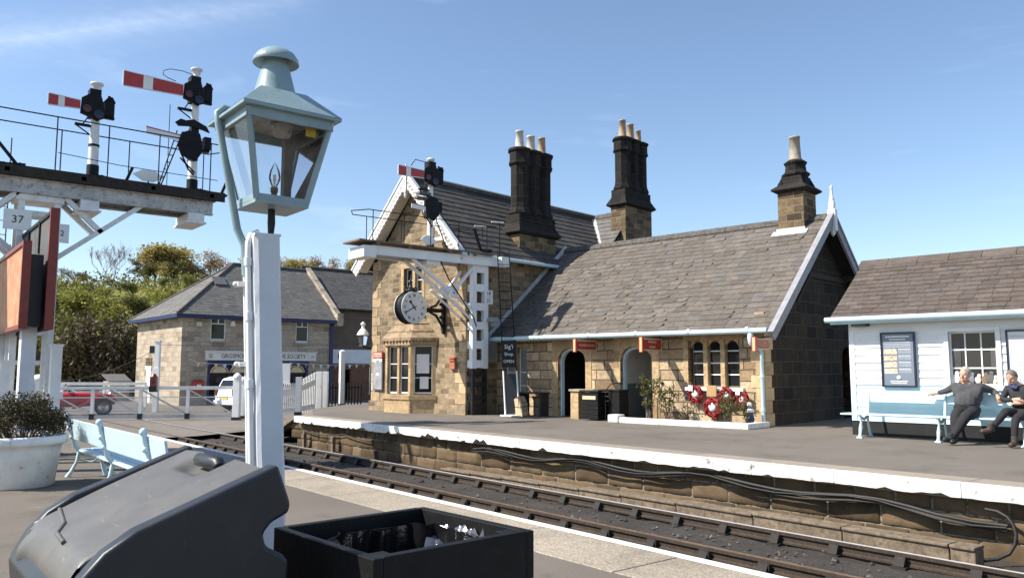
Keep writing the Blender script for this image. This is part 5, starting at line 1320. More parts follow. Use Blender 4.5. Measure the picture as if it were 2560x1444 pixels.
mb = MB()
for x in (-.3, .3):
    mb.beam((x, 3.05, 4.30), (x, 4.72, 5.66), .10, .12, (1, 0, 0)); mb.beam((x, 3.12, 5.62), (x, 3.88, 4.92), .10, .12, (1, 0, 0)); mb.beam((x, 2.33, 4.30), (x, .70, 5.66), .10, .12, (1, 0, 0)); mb.beam((x, 2.30, 5.62), (x, 1.55, 4.92), .10, .12, (1, 0, 0))
mb.build('strut', K['whited'], g)
semaphore(g, None, 3.70, DZ, 8.32, .10); arm(g, 3.66, 7.72, 2.75, .21, (.50, .70)); lever(g, 3.78, DZ); 
semaphore(g, None, 5.84, DZ, 9.17, .10); arm(g, 5.80, 8.52, 4.20, .30, (.52, .68)); lever(g, 5.92, DZ)
mb = MB(); z = 7.32; mb.prism([(.16, 4.72, z + .02), (.16, 5.5, z - .03), (.16, 5.5, z + .10), (.16, 4.72, z + .16)], (.012, 0, 0)); mb.prism([(.158, 4.72, z + .16), (.158, 5.5, z + .10), (.158, 5.5, z + .125), (.158, 4.72, z + .19)], (.016, 0, 0), 1); mb.build('calling_on_arm', [K['white'], K['red']], g)
mb = MB(); mb.prism([(.10, 5.36, 7.74), (.10, 5.48, 7.84), (.10, 5.60, 7.82), (.10, 5.78, 7.88), (.10, 6.08, 7.76), (.10, 6.16, 7.62), (.10, 6.0, 7.66), (.10, 5.7, 7.70), (.10, 5.44, 7.66)], (.05, 0, 0)); mb.prism([(.14, 5.50, 7.50), (.14, 5.66, 7.58), (.14, 5.92, 7.55), (.14, 6.0, 7.25), (.14, 5.96, 7.05), (.14, 5.84, 6.86), (.14, 5.66, 6.90), (.14, 5.50, 7.0), (.14, 5.42, 7.2)], (.05, 0, 0)); mb.box(-.12, 5.74, 6.9, .10, 5.92, 7.7); mb.box(-.1, 6.06, 7.22, .1, 6.22, 7.52); mb.box(-.05, 5.9, 7.16, .05, 6.2, 7.22); mb.tube([(.16, 5.52, 7.0), (.12, 5.70, 6.66), (.1, 5.84, 6.55)], .022, 6); mb.tube([(.15, 5.5, 6.9), (.1, 5.86, 6.6)], .02, 6); mb.build('calling_on_mechanism', K['iron'], g)
lever(g, 2.42, DZ + .02, -1); lever(g, 2.05, DZ, -1); mb = MB(); mb.beam((.1, 1.9, DZ + .55), (.1, 2.25, DZ + .12), .05, .06); mb.build('crank', K['iron'], g)
mb = MB()
for s in (0, .22): mb.tube([(.3, 5.0 + s * .2, DZ), (.1, 5.42 + s * .6, 7.55)], .016, 6)
for i in range(8): f = (i + .5) / 8; mb.tube([(.3 - .2 * f, 5.0 + .42 * f, DZ + 1.45 * f), (.3 - .2 * f, 5.044 + .51 * f, DZ + 1.45 * f)], .012, 5)
mb.build('doll_ladder', K['iron'], g)
handrail(g, -1.2, 6.36, DZ, 1.17, (.48, -.52), ([1.0, 2.9, 4.15 - .25, 4.95, 6.1], [.6, 1.9, 3.15, 4.55, 6.25]), [(6.36, 6.62)])
mb = MB(); mb.prism([(.24, 4.80 + a, DZ + .24 + b) for a, b in ((-.34, 0), (-.12, -.13), (.12, -.13), (.34, 0), (.12, .13), (-.12, .13))], (.03, 0, 0)); o = mb.build('track_circuit_diamond', K['white'], g); mb = MB(); mb.tube([(.25, 4.80, DZ), (.25, 4.80, DZ + .12)], .02, 6); mb.build('diamond_stalk', K['iron'], o)
mb = MB()
for p in ([(.1, 3.0, DZ + .5), (.1, 4.2, DZ + .42), (.1, 6.4, DZ + .40)], [(.06, 5.25, 8.15), (.06, 5.25, DZ + .1)], [(0, 5.84, 9.0), (.04, 5.5, 9.03), (.08, 5.22, 9.0), (.10, 5.06, 8.92), (.11, 5.05, 8.82), (.12, 5.16, 8.76), (.12, 5.34, 8.72)]): mb.tube(p, .009, 5)
mb.build('signal_wire', K['iron'], g)
plateno(g, frame((.36, 2.30, 5.02), (0, 1, 0), (0, 0, 1)), .50, .42, ['37'], .22); plateno(g, frame((.36, 3.12, 4.82), (0, 1, 0), (0, 0, 1)), .26, .40, ['2'], .16)
mb = MB()
for x in (1.9, 2.2): mb.tube([(-.45, x, .2), (-.45, x, 6.9)], .014, 6)
for i in range(20): mb.tube([(-.45, 1.9, .6 + i * .3), (-.45, 2.2, .6 + i * .3)], .010, 5)
mb.build('ladder', K['greyp'], g)
# ---- bracket signal on the far platform
GX = -18.85
h = thing('bracket_signal', 'smaller bracket signal on black and white lattice post in front of the clock gable', 'railway signal', (GX, 0, .68))
q = lambda z: z - .68
mb = MB()
for (x, y) in ((-.22, 13.64), (-.22, 14.06), (.22, 13.64), (.22, 14.06)): mb.box(x - .075, y - .075, 1.32, x + .075, y + .075, q(5.2))
for z in [1.34 + i * .55 for i in range(6)]:
    mb.box(-.24, 13.68, z, -.22, 14.02, z + .22); mb.box(.24, 13.68, z, .285, 14.02, z + .22); mb.box(-.18, 13.575, z, .18, 13.61, z + .22); mb.box(-.18, 14.09, z, .18, 14.125, z + .22)
mb.box(-.26, 13.56, q(4.95), .26, 14.16, q(5.12))
mb.build('lattice_post', K['white'], h)
mb = MB()
for (x, y) in ((-.22, 13.64), (-.22, 14.06), (.22, 13.64), (.22, 14.06)): mb.box(x - .05, y - .05, .0, x + .05, y + .05, 1.318)
for z in (.0, .42, .80, 1.1): mb.box(-.22, 13.65, z, -.20, 14.05, z + .16); mb.box(.20, 13.65, z, .26, 14.05, z + (.34 if z == 0 else .14)); mb.box(-.2, 13.59, z, .2, 13.61, z + .14)
mb.build('post_foot', K['black'], h)
y0, y1 = 9.92, 14.72; D2 = q(5.34)
mb = MB(); y = y0 - .12; r_ = random.Random(6)
while y < y1 - .5:
    w = r_.uniform(.15, .19); mb.box(-.45, y, D2 - .04, .48, y + w - .007, D2 + r_.uniform(-.004, .006)); y += w
for yy in (10.3, 11.3, 12.6, 13.5): mb.box(-.5, yy, D2 - .11, .51, yy + .08, D2 - .041)
mb.build('deck', K['plank'], h)
mb = MB()
for x in (.33, -.36):
    mb.box(x, y0 + .30, q(4.98), x + .03, y1, q(5.22)); mb.box(x - .04, y0 + .3, q(5.195), x + .07, y1, q(5.22)); mb.box(x - .04, y0 + .3, q(4.98), x + .07, y1, q(5.005))
mb.box(-.42, y0 + .05, q(4.90), .42, y0 + .42, q(5.20)); mb.box(-.32, 11.98, q(4.86), .32, 12.42, q(4.98)); mb.box(.2, y1 - .2, q(5.0), .5, y1 + .05, q(5.28)); mb.build('deck_beam', K['white'], h)
mb = MB()
for x in (-.2, .24):
    mb.beam((x, 13.68, q(3.62)), (x, 11.55, q(4.99)), .07, .10, (1, 0, 0)); mb.beam((x, 12.9, q(4.12)), (x, 13.66, q(4.99)), .07, .10, (1, 0, 0)); mb.beam((x, 13.68, q(3.32)), (x, 12.45, q(4.22)), .05, .06, (1, 0, 0))
    mb.prism([(x - .04, 12.72, q(4.32)), (x - .04, 13.08, q(4.34)), (x - .04, 13.05, q(3.98)), (x - .04, 12.85, q(4.02))], (.08, 0, 0))
mb.build('strut', K['white'], h)
semaphore(h, None, 12.28, D2, q(7.95), .085); arm(h, 12.25, q(7.42), 11.12, .235, (.52, .70))
mb = MB(); z = q(6.42); mb.prism([(.16, 11.55, z), (.16, 12.05, z - .03), (.16, 12.05, z + .08), (.16, 11.55, z + .12)], (.012, 0, 0)); mb.prism([(.158, 11.55, z + .12), (.158, 12.05, z + .08), (.158, 12.05, z + .10), (.158, 11.55, z + .145)], (.016, 0, 0), 1); mb.build('calling_on_arm', [K['white'], K['red']], h)
mb = MB(); mb.prism([(.14, 12.0, z + .2), (.14, 12.18, z + .42), (.14, 12.42, z + .36), (.14, 12.46, z - .1), (.14, 12.30, z - .28), (.14, 12.04, z - .2)], (.05, 0, 0)); mb.box(-.12, 12.14, z - .2, .14, 12.40, z + .4); mb.box(-.1, 12.46, z + .0, .1, 12.62, z + .3); mb.tube([(.15, 12.05, z - .2), (.1, 12.28, z - .45)], .02, 6); mb.build('calling_on_mechanism', K['iron'], h)
mb = MB()
for yy, zz_ in ((11.75, z + .30), (11.82, z + .44)): mb.box(-.05, yy, zz_, .15, 12.2, zz_ + .07)
mb.build('sighting_board', K['greyp'], h)
handrail(h, y0 + .15, 14.3, D2, .80, (.46, -.44), ([10.2, 11.15, 12.0, 12.95, 13.95], [10.5, 11.6, 12.7, 13.6]), [(y0 + .15, y0 - .12)], .014)
mb = MB()
for x in (.42, -.42): mb.tube([(x, 14.45, D2 - .05), (x, 14.45, D2 + .95)], .016, 6); mb.tube([(x, 14.15, D2 + .95), (x, 14.60, D2 + .98)], .018, 6, 1)
mb.build('ladder_hoop', [K['iron'], K['white']], h)
mb = MB(); mb.prism([(.3, 12.02 + a, D2 + .2 + b) for a, b in ((-.26, 0), (-.1, -.13), (.1, -.13), (.26, 0), (.1, .13), (-.1, .13))], (.03, 0, 0)); mb.build('track_circuit_diamond', K['white'], h)
mb = MB(); mb.beam((.1, 13.75, D2 + .75), (.1, 14.0, D2 + .12), .06, .07); mb.beam((.1, 13.95, D2 + .12), (.1, 14.4, D2 + .15), .06, .08); mb.build('balance_lever', K['iron'], h)
mb = MB(); mb.tube([(.3, 12.45, q(4.98)), (.34, 12.7, q(4.5)), (.3, 13.2, q(3.95)), (.3, 13.6, q(3.45)), (.3, 13.7, q(3.2))], .018, 6); mb.tube([(.12, 12.4, q(6.2)), (.2, 12.52, q(5.8)), (.2, 12.75, q(5.3))], .016, 6); mb.tube([(.1, 12.28, q(7.78)), (.1, 11.7, q(7.82)), (.12, 11.55, q(7.62))], .012, 5); mb.build('signal_wire', K['iron'], h)
plateno(h, frame((.32, 14.13, q(4.18)), (0, 1, 0), (0, 0, 1)), .30, .20, ['18'], .15); plateno(h, frame((.32, 14.13, q(3.97)), (0, 1, 0), (0, 0, 1)), .30, .20, ['21'], .15)
mb = MB(); mb.box(.298, 13.90, 1.34, .318, 14.10, 2.15)
for i in range(16): mb.box(.319, 13.92, 1.38 + i * .05, .34, 14.08, 1.40 + i * .05)
mb.build('louvred_panel', K['white'], h)
mb = MB()
for x in (14.24, 14.56): mb.box(.12, x, 1.5, .14, x + .02, 2.2)
for i in range(14): mb.box(.12, 14.25, 1.52 + i * .05, .13, 14.57, 1.535 + i * .05)
for i in range(6): mb.box(.121, 14.28 + i * .05, 1.5, .133, 14.29 + i * .05, 2.2)
mb.build('mesh_guard', K['steel'], h)
mb = MB(); mb.prism([(.28, 14.05, q(3.35)), (.28, 14.4, q(3.35)), (.28, 14.3, q(3.48)), (.28, 14.1, q(3.48))], (.25, 0, 0)); mb.box(.3, 14.2, q(3.22), .5, 14.35, q(3.35)); mb.build('junction_lamp', K['steel'], h)
# ladder down the far side of the post to the platform
mb = MB(); LA = [(.45, 14.35, D2 + .1), (1.15, 14.10, .02)]; LB = [(.65, 14.62, D2 + .1), (1.45, 14.36, .02)]
def lp(Lx, f): return V(Lx[0]).lerp(V(Lx[1]), f)
for L_ in (LA, LB): mb.tube([lp(L_, 0), lp(L_, .74)], .016, 6)
for i in range(13): f = .03 + i * .056; mb.tube([lp(LA, f), lp(LB, f)], .012, 5)
lo_ = mb.build('ladder', K['iron'], h)
mb = MB()
for L_ in (LA, LB): mb.tube([lp(L_, .74), lp(L_, 1.0)], .026, 6)
mb.box(1.05, 13.98, 0, 1.55, 14.48, .03); mb.build('ladder_foot', K['white'], lo_)
mb = MB(); mb.poly([lp(LA, .76) + V((.02, .02, 0)), lp(LB, .76) + V((-.02, -.02, 0)), lp(LB, .99) + V((-.02, -.02, 0)), lp(LA, .99) + V((.02, .02, 0))]); mb.poly([lp(LA, .76), lp(LA, .99), lp(LB, .99), lp(LB, .76)]); mb.build('ladder_guard', K['black'], lo_)
bbm = lp(LA, .64).lerp(lp(LB, .64), .5) + V((GX, 0, .68)); 
cb_ = thing('chalk_board', 'black chalk board reading signal shop open hung on the signal ladder', 'chalk board', bbm)
ux = (V(LB[0]) - V(LA[0])).normalized(); uz = (V(LA[0]) - V(LA[1])).normalized(); T_ = frame((0, 0, 0), ux, (uz - ux * uz.dot(ux)).normalized())
mb = MB(); mb.box(-.19, -.36, .02, .19, .36, .045); me = mb.mesh('board'); me.transform(T_); me.materials.append(K['blackm']); b_ = link('board', me, cb_)
mb = MB()
for q4 in ((-.21, -.38, .21, -.35), (-.21, .35, .21, .38), (-.21, -.35, -.18, .35), (.18, -.35, .21, .35)): mb.box(q4[0], q4[1], .02, q4[2], q4[3], .055)
me = mb.mesh('frame'); me.transform(T_); me.materials.append(K['timber']); link('frame', me, cb_)
for i, (s_, sz) in enumerate((('Sig\'l', .17), ('Shop', .13), ('OPEN', .12))): text('chalk_lettering', s_, sz, K['paper'], cb_, T_ @ M.Translation((-.01, .20 - i * .21, .05)))
# ------------------------------------------------------------------ lamp post in the foreground
lp_ = thing('lamp_post', 'white timber lamp post topped by a tapered grey blue glass lantern in the foreground', 'lamp post', (-4.654, 1.963, .2))
PT = 2.56
mb = MB(); r_ = random.Random(4); n = 26; a = .082
for i in range(n):
    z0, z1 = PT * i / n, PT * (i + 1) / n
    mb.box(-a, -a, z0, a, a, z1) if False else None
prof = [(-a + .02, -a), (a - .02, -a), (a, -a + .02), (a, a - .02), (a - .02, a), (-a + .02, a), (-a, a - .02), (-a, -a + .02)]
vs = []; fs = []
for i in range(n + 1):
    z = PT * i / n
    for x, y in prof: vs.append((x + .003 * mnoise.noise(V((x * 30, y * 30, z * 7))), y + .004 * mnoise.noise(V((x * 30 + 9, y * 30, z * 9))), z))
for i in range(n):
    for k in range(8): k2 = (k + 1) % 8; fs.append((i * 8 + k, i * 8 + k2, (i + 1) * 8 + k2, (i + 1) * 8 + k))
mb.add(vs, fs); mb.add(vs[-8:], [tuple(range(8))]); mb.prism([(-a, -a, PT), (a, -a, PT), (a, -a, PT + .015), (-a, -a, PT + .005)], (0, 2 * a, 0))
mb.build('post', pm('thick_white_post_paint', (.66, .67, .69), .5, .07, 3, c2=(.5, .49, .47), thr=(.66, .78), bump=.25, bscale=14), lp_)
mb = MB(); mb.tube([(.02, -.103, -.1), (.02, -.103, 2.44), (.02, -.10, 2.52), (.01, -.08, 2.57), (0, -.03, 2.595)], .018, 10)
for z in (.6, 1.1, 1.65, 2.05, 2.38): mb.tube([(.02, -.103, z), (.02, -.103, z + .05)], .024, 10)
mb.build('conduit', K['white'], lp_)
mb = MB(); mb.tube([(-.04, -.10, .0), (-.04, -.10, 2.50)], .013, 8)
for z in (1.78, 2.26): mb.box(-.06, -.15, z, -.02, -.08, z + .03); mb.ball((-.05, -.155, z + .015), .018, 8)
mb.build('cable_conduit', K['whited'], lp_)
lz = 2.74; B = .155; T = .26; gh = .53
ln = lz + gh
mb = MB(); mb.tube([(-.045, -.130, 2.32), (-.055, -.140, 2.50), (-.075, -.18, 2.60), (-.12, -.30, 3.24), (-.12, -.31, 3.31), (-.12, -.27, 3.35), (-.12, -.19, 3.34)], .023, 12); mb.build('bracket_pipe', K['teal'], lp_)
mb = MB(); mb.tube([(0, 0, PT - .02), (.005, 0, PT + .09), (.0, 0, lz + .01)], [.015, .024, .021], 10); mb.build('supply_cable', K['blackm'], lp_)
mb = MB()
mb.box(-B - .012, -B - .012, lz - .006, B + .012, B + .012, lz + .018)
C_ = [(-1, -1), (1, -1), (1, 1), (-1, 1)]
for i, (sx, sy) in enumerate(C_):
    p = V((sx * B, sy * B, lz + .018)); q = V((sx * T, sy * T, ln)); mb.beam(p, q, .029, .029, (sx, -sy, 0))
    s2 = C_[(i + 1) % 4]; d_ = V((s2[0] - sx, s2[1] - sy, 0)).normalized(); o_ = V((-d_.y, d_.x, 0))
    mb.beam((sx * B, sy * B, lz + .032), (s2[0] * B, s2[1] * B, lz + .032), .026, .034); mb.beam((sx * T, sy * T, ln - .02), (s2[0] * T, s2[1] * T, ln - .02), .026, .072)
lf = mb.build('lantern_frame', K['teal'], lp_)
for i, (sx, sy) in enumerate(C_):
    s2 = C_[(i + 1) % 4]; f = .99; mb = MB()
    mb.poly([(sx * B * f, sy * B * f, lz + .04), (s2[0] * B * f, s2[1] * B * f, lz + .04), (s2[0] * T * f, s2[1] * T * f, ln - .05), (sx * T * f, sy * T * f, ln - .05)]); mb.build('pane', K['clear'], lf)
mb = MB(); E = T + .048; mb.box(-E, -E, ln + .0, E, E, ln + .022)
RP = .145
ring0 = [(sx * E, sy * E, ln + .022) for sx, sy in C_]; ring1 = [(sx * RP, sy * RP, ln + .18) for sx, sy in C_]
for i in range(4): mb.poly([ring0[i], ring0[(i + 1) % 4], ring1[(i + 1) % 4], ring1[i]])
mb.poly(ring1); mb.build('lantern_roof', K['teal'], lp_, bevel=.004)
mb = MB(); mb.box(-T * .96, -T * .96, ln - .006, T * .96, T * .96, ln - .002); mb.box(-.03, .08, ln - .13, .03, T * .9, ln - .006) if False else None
mb.lathe([(.05, ln - .085), (.055, ln - .075), (.058, ln - .03), (.075, ln - .026), (.075, ln - .02)], (.06, .03, 0), 16); mb.build('ceiling_reflector', K['lampint'], lp_)
mb = MB(); mb.box(-.17, T * .72, ln - .10, .20, T * .72 + .02, ln - .01); mb.box(-.11, .10, lz + .03, -.06, .15, ln - .02); mb.build('gear_tray', pm('brown_stained_zinc', (.14, .12, .10), .6, .35, 8), lp_)
mb = MB(); mb.box(.206, T * .45, ln - .10, .21, T * .70, ln - .04); mb.build('warning_label', K['yellow'], lp_)
mb = MB(); mb.lathe([(.135, ln + .16), (.128, ln + .19), (.075, ln + .40), (.075, ln + .44)], (0, 0, 0), 28)
mb.build('chimney', K['teal'], lp_)
mb = MB(); mb.lathe([(.075, ln + .43), (.10, ln + .412), (.138, ln + .385), (.142, ln + .390), (.136, ln + .418), (.114, ln + .450), (.080, ln + .474), (.040, ln + .487), (.0, ln + .490)], (0, 0, 0), 32); mb.build('chimney_cap', K['teal'], lp_)
mb = MB(); mb.box(-.07, -.03, lz + .02, .09, .05, lz + .065); mb.lathe([(.018, lz + .065), (.018, lz + .10), (.023, lz + .10), (.023, lz + .13)], (.01, .01, 0), 12); mb.build('bulb_holder', K['plank'], lp_)
mb = MB(); mb.lathe([(.014, lz + .13), (.022, lz + .15), (.034, lz + .18), (.035, lz + .20), (.028, lz + .235), (.012, lz + .27), (.003, lz + .285)], (.01, .01, 0), 16); mb.build('bulb', K['clear'], lp_)
mb = MB(); mb.lathe([(.006, lz + .13), (.006, lz + .17), (.012, lz + .172), (.010, lz + .21), (.0, lz + .212)], (.01, .01, 0), 8); mb.build('filament', K['paper'], lp_)
lp_.rotation_mode = 'QUATERNION'; from mathutils import Quaternion
lean = Quaternion(FW, R(-2.8)); lp_.rotation_quaternion = lean                    # the old post leans a little, the lantern was set upright
for c_ in lp_.children:
    if c_.name.split('.')[0] not in ('post', 'conduit', 'cable_conduit'):
        c_.matrix_basis = lean.to_matrix().to_4x4().inverted() @ M.Translation(RT * -.078)
# ------------------------------------------------------------------ big grey plastic bin: profile in (y, z) swept along x
GBX0, GBX1 = -4.11, -2.99
gb = thing('plastic_bin', 'large dark grey moulded plastic bin with sloping hinged lid in the foreground', 'bin', ((GBX0 + GBX1) / 2, .96, .2))
Wd = (GBX1 - GBX0) / 2
def sweep(prof, x0, x1, name, mat, parent, bevel=.03, seg=4, sub=0):
    mb = MB(); mb.prism([(x0, p[0], p[1]) for p in prof], (x1 - x0, 0, 0)); o = mb.build(name, mat, parent)
    b = o.modifiers.new('b', 'BEVEL'); b.width = bevel; b.segments = seg; b.limit_method = 'ANGLE'; b.angle_limit = R(22)
    o.data.polygons.foreach_set('use_smooth', [True] * len(o.data.polygons))
    wn_ = o.modifiers.new('w', 'WEIGHTED_NORMAL'); return o
yb, yf = .31, -.31
sweep([(yb - .02, 1.285), (yb + .05, 1.19), (yb + .045, 1.165), (yb - .03, 1.135), (yb - .055, 1.10), (yb - .045, 1.055), (yb + .02, 1.015), (yb + .05, .985), (yb + .02, .0), (yf - .05, .0), (yf - .07, .60), (yf - .10, .80), (yf - .115, .93), (yf - .03, 1.03), (yf + .10, 1.12)], -Wd + .055, Wd - .055, 'body', K['binplastic'], gb, .03)
for xx in (-Wd, Wd - .085): sweep([(yb + .0, 1.345), (yb + .055, 1.20), (yb + .05, 1.165), (yb - .02, 1.135), (yb - .05, 1.10), (yb - .04, 1.055), (yb + .03, 1.015), (yb + .055, .985), (yb + .03, .0), (yf - .04, .0), (yf - .06, .60), (yf - .09, .80), (yf - .105, .93), (yf - .05, 1.03), (yf + .02, 1.105), (yf + .12, 1.165)], xx, xx + .085, 'side_cheek', K['binplastic'], gb, .034)
lid = MB()
LP = [(yb - .055, 1.318), (.10, 1.275), (-.10, 1.205), (yf + .05, 1.145), (yf - .02, 1.085)]
nx = 24; vs = []; fs = []; ny = 20
x0, x1 = -Wd + .092, Wd - .092
def lz_(x, y):
    t = (yb - .03 - y) / (yb - .03 - (yf - .02)); z = 1.325 - .235 * t - .035 * max(0, t - .35) ** 2 * 1.2
    u = (x - x0) / (x1 - x0)
    z += .012 * math.sin(PI * u)
    return z
lidtop = []
for j in range(ny + 1):
    y = yb - .03 - (yb - .03 - (yf - .03)) * j / ny
    for i in range(nx + 1):
        u = i / nx; x = x0 + (x1 - x0) * u
        z = lz_(x, y)
        if j / ny < .22 and .30 < u < .66: z -= .050 * min(1, (.22 - j / ny) / .05, (u - .30) / .03, (.66 - u) / .03)
        yy = y
        vs.append((x, yy, z))
for j in range(ny):
    for i in range(nx): q = j * (nx + 1) + i; fs.append((q, q + nx + 1, q + nx + 2, q + 1))
lid.add(vs, fs, 0, True)
# bullnose lip with shaped front edge
vs = []; fs = []
for i in range(nx + 1):
    u = i / nx; x = x0 + (x1 - x0) * u; nose = .085 * math.exp(-((u - .13) / .10) ** 2) + .05 * (1 if u > .28 else max(0, (u - .2) / .08))
    y = yf - .03; z = lz_(x, y)
    for k, (dy, dz) in enumerate(((0, 0), (-nose * .5, -.035), (-nose * .95, -.075), (-nose, -.115), (-nose * .9, -.15), (-nose * .3 + .03, -.165))): vs.append((x, y + dy, z + dz))
for i in range(nx):
    for k in range(5): q = i * 6 + k; fs.append((q, q + 1, q + 7, q + 6))
lid.add(vs, fs, 0, True)
for xx in (x0, x1):
    pts = [(xx, yb - .03 - (yb - .03 - (yf - .03)) * j / ny) for j in range(ny + 1)]
    for (xa, ya), (xb, yb2) in zip(pts[:-1], pts[1:]): lid.poly([(xa, ya, lz_(xa, ya)), (xb, yb2, lz_(xb, yb2)), (xb, yb2, lz_(xb, yb2) - .05), (xa, ya, lz_(xa, ya) - .05)])
lo2 = lid.build('lid', K['lidplastic'], gb, weld=True); s2 = lo2.modifiers.new('s', 'SUBSURF'); s2.levels = 1; s2.render_levels = 1
mb = MB(); mb.tube([(x0 + (x1 - x0) * .345, yb - .072, 1.300), (x0 + (x1 - x0) * .36, yb - .072, 1.312), (x0 + (x1 - x0) * .60, yb - .072, 1.312), (x0 + (x1 - x0) * .615, yb - .072, 1.300)], [.024, .030, .030, .024], 12); mb.build('handle', K['binplastic'], gb)
mb = MB()
pts = [(x0 + .02, yf + .06), (x0 + .35, yf + .02), (x0 + .44, yf - .02), (x0 + .62, yf - .028)]
mb.tube([(x, y, lz_(x, y) + .002) for x, y in pts], .009, 8); mb.build('moulded_rib', K['lidplastic'], lo2)
mb = MB(); mb.box(-.03, yb + .03, 1.0, .03, yb + .05, 1.05); mb.build('hinge', K['binplastic'], gb)
gb.scale = (1, 1, 1.034)
# ------------------------------------------------------------------ black timber bin with liner
tb = thing('timber_bin', 'open topped black timber bin with shiny black liner bag in the foreground', 'bin', (-3.16, 1.93, .2), R(3))
hs = .415; H_ = 1.045; t_ = .045
rot_ = 0
def plank(name, a, b, z0, z1, thick, mat=None):
    mb = MB(); a = V((*a, 0)); b = V((*b, 0)); d_ = (b - a).normalized(); n_ = V((d_.y, -d_.x, 0))
    mb.prism([a + V((0, 0, z0)), b + V((0, 0, z0)), b + V((0, 0, z1)), a + V((0, 0, z1))], -n_ * thick); return mb.build(name, mat or K['blacktimber'], tb, bevel=.004)
for s in range(4):
    a = (hs * (-1, 1, 1, -1)[s], hs * (-1, -1, 1, 1)[s]); b = (hs * (1, 1, -1, -1)[s], hs * (-1, 1, 1, -1)[s])
    for k in range(5):
        z0 = .04 + k * .2; top = min(z0 + .193, H_)
        d_ = V((b[0] - a[0], b[1] - a[1], 0)).normalized() * (t_ if s % 2 else 0)
        plank('side_board', (a[0] + d_.x, a[1] + d_.y), (b[0] - d_.x, b[1] - d_.y), z0, top if k < 4 else H_ + (-.0, .002, .0, .002)[s], t_)
for sx, sy in C_:
    mb = MB(); c = hs - t_ - .04; mb.box(sx * c - .036, sy * c - .036, 0, sx * c + .036, sy * c + .036, H_ - (.10 if sx < 0 else .004)); mb.build('corner_post', K['blacktimber'], tb, bevel=.004)
mb = MB(); mb.box(-hs + t_, -hs + t_, .05, hs - t_, hs - t_, .08); mb.build('floor', K['blackm'], tb)
bag = MB(); vs = []; fs = []; n = 72; r_ = random.Random(1); m = 12
for j in range(m + 1):
    f = j / m
    for i in range(n):
        a = 2 * PI * i / n; w = .35 + .65 * max(0, math.cos(a - .6)) ** 2
        rr = .325 + .022 * math.sin(a * 23 + 3 * mnoise.noise(V((a * 3, f * 2, 1)))) * (.3 + f) + .012 * mnoise.noise(V((math.cos(a) * 4, math.sin(a) * 4, f * 2.0))) * 2 + .016 * mnoise.noise(V((math.cos(a) * 11, math.sin(a) * 11, f * 1.5))) * (1 + w)
        if f < .25: rr += (.25 - f) * -.12 + .028 * mnoise.noise(V((math.cos(a) * 6, math.sin(a) * 6, f * 9))) * w
        z = 1.0 - f * .75 + (.05 * mnoise.noise(V((math.cos(a) * 2, math.sin(a) * 2, 5))) + .05 * w * mnoise.noise(V((math.cos(a) * 5, math.sin(a) * 5, 2)))) * (1 - f)
        vs.append((math.cos(a) * rr, math.sin(a) * rr, z))
for j in range(m):
    for i in range(n): i2 = (i + 1) % n; fs.append((j * n + i, j * n + i2, (j + 1) * n + i2, (j + 1) * n + i))
bag.add(vs, fs, 0, True); bag.lathe([(.34, .05), (.345, .97), (.355, .975), (.355, .988), (.33, .988)], (0, 0, 0), 40, caps=False)
bo_ = bag.build('liner_bag', K['bag'], None); bo_.location = (-3.16, 1.93, .2); tag(bo_, 'crumpled shiny black bin liner inside the open timber bin', 'bin bag')
crumple = MB(); vs = []; fs = []; n1, n2 = 44, 16
for j in range(n2 + 1):
    for i in range(n1 + 1):
        a = .75 + 1.45 * i / n1; f = j / n2; rr = .365 - .30 * f * (.7 + .3 * math.sin(a * 3))
        z = 1.0 - .22 * f + .035 * mnoise.noise(V((a * 5, f * 4, 1))) + .02 * mnoise.noise(V((a * 13, f * 5, 4)))
        vs.append((math.cos(a) * rr, math.sin(a) * rr, z))
for j in range(n2):
    for i in range(n1): q = j * (n1 + 1) + i; fs.append((q, q + 1, q + n1 + 2, q + n1 + 1))
crumple.add(vs, fs, 0, True); crumple.build('bag_fold', K['bagshine'], bo_)
# ------------------------------------------------------------------ near bench (back to the camera), planter, station board
nbn = thing('long_bench', 'pale blue bench seen from behind on the near platform beside the planter', 'bench', (-12.6, 2.9, .2))
X0, X1 = -2.45, 2.9
mb = MB(); mb.prism([(X0, -.10, .62), (X0, -.065, .62), (X0, -.125, .95), (X0, -.16, .95)], (X1 - X0, 0, 0)); mb.build('backrest', K['duck'], nbn, bevel=.01)
mb = MB(); mb.box(X0, -.02, .42, X1, .17, .455); mb.box(X0, .185, .425, X1, .42, .46); mb.build('seat', K['duck'], nbn, bevel=.008)
for x in (-2.38, -.10, 2.2):
    mb = MB()
    mb.tube([(x, -.20, 1.0), (x, -.18, .90), (x, -.13, .72), (x, -.07, .52), (x, .02, .40), (x, .25, .36), (x, .40, .41)], [.035, .036, .032, .036, .034, .03, .028], 10)
    mb.ball((x, -.205, 1.01), .05, 10); mb.ball((x, -.17, .80), .045, 8); mb.ball((x, -.12, .66), .043, 8)
    mb.tube([(x, .0, .40), (x, -.03, .25), (x, -.10, .10), (x, -.16, .0)], [.034, .024, .03, .045], 8); mb.tube([(x, .36, .40), (x, .34, .26), (x, .38, .12), (x, .43, 0)], [.03, .024, .034, .045], 8)
    mb.tube([(x, -.02, .30), (x, .18, .22), (x, .35, .30)], .018, 6); mb.build('leg', K['duck'], nbn)
pl_ = thing('planter', 'big round white tub planter at the left edge', 'planter', (-14.37, 1.95, .2))
mb = MB(); mb.lathe([(.47, 0), (.50, .02), (.57, .55), (.585, .62), (.64, .635), (.655, .66), (.655, .74), (.635, .765), (.60, .765), (.585, .70), (.0, .69)], (0, 0, 0), 40); mb.build('tub', K['whited'], pl_)
mb = MB(); mb.lathe([(.585, .70), (.3, .72), (.0, .73)], (0, 0, 0), 24); mb.build('soil', K['soil'], pl_)
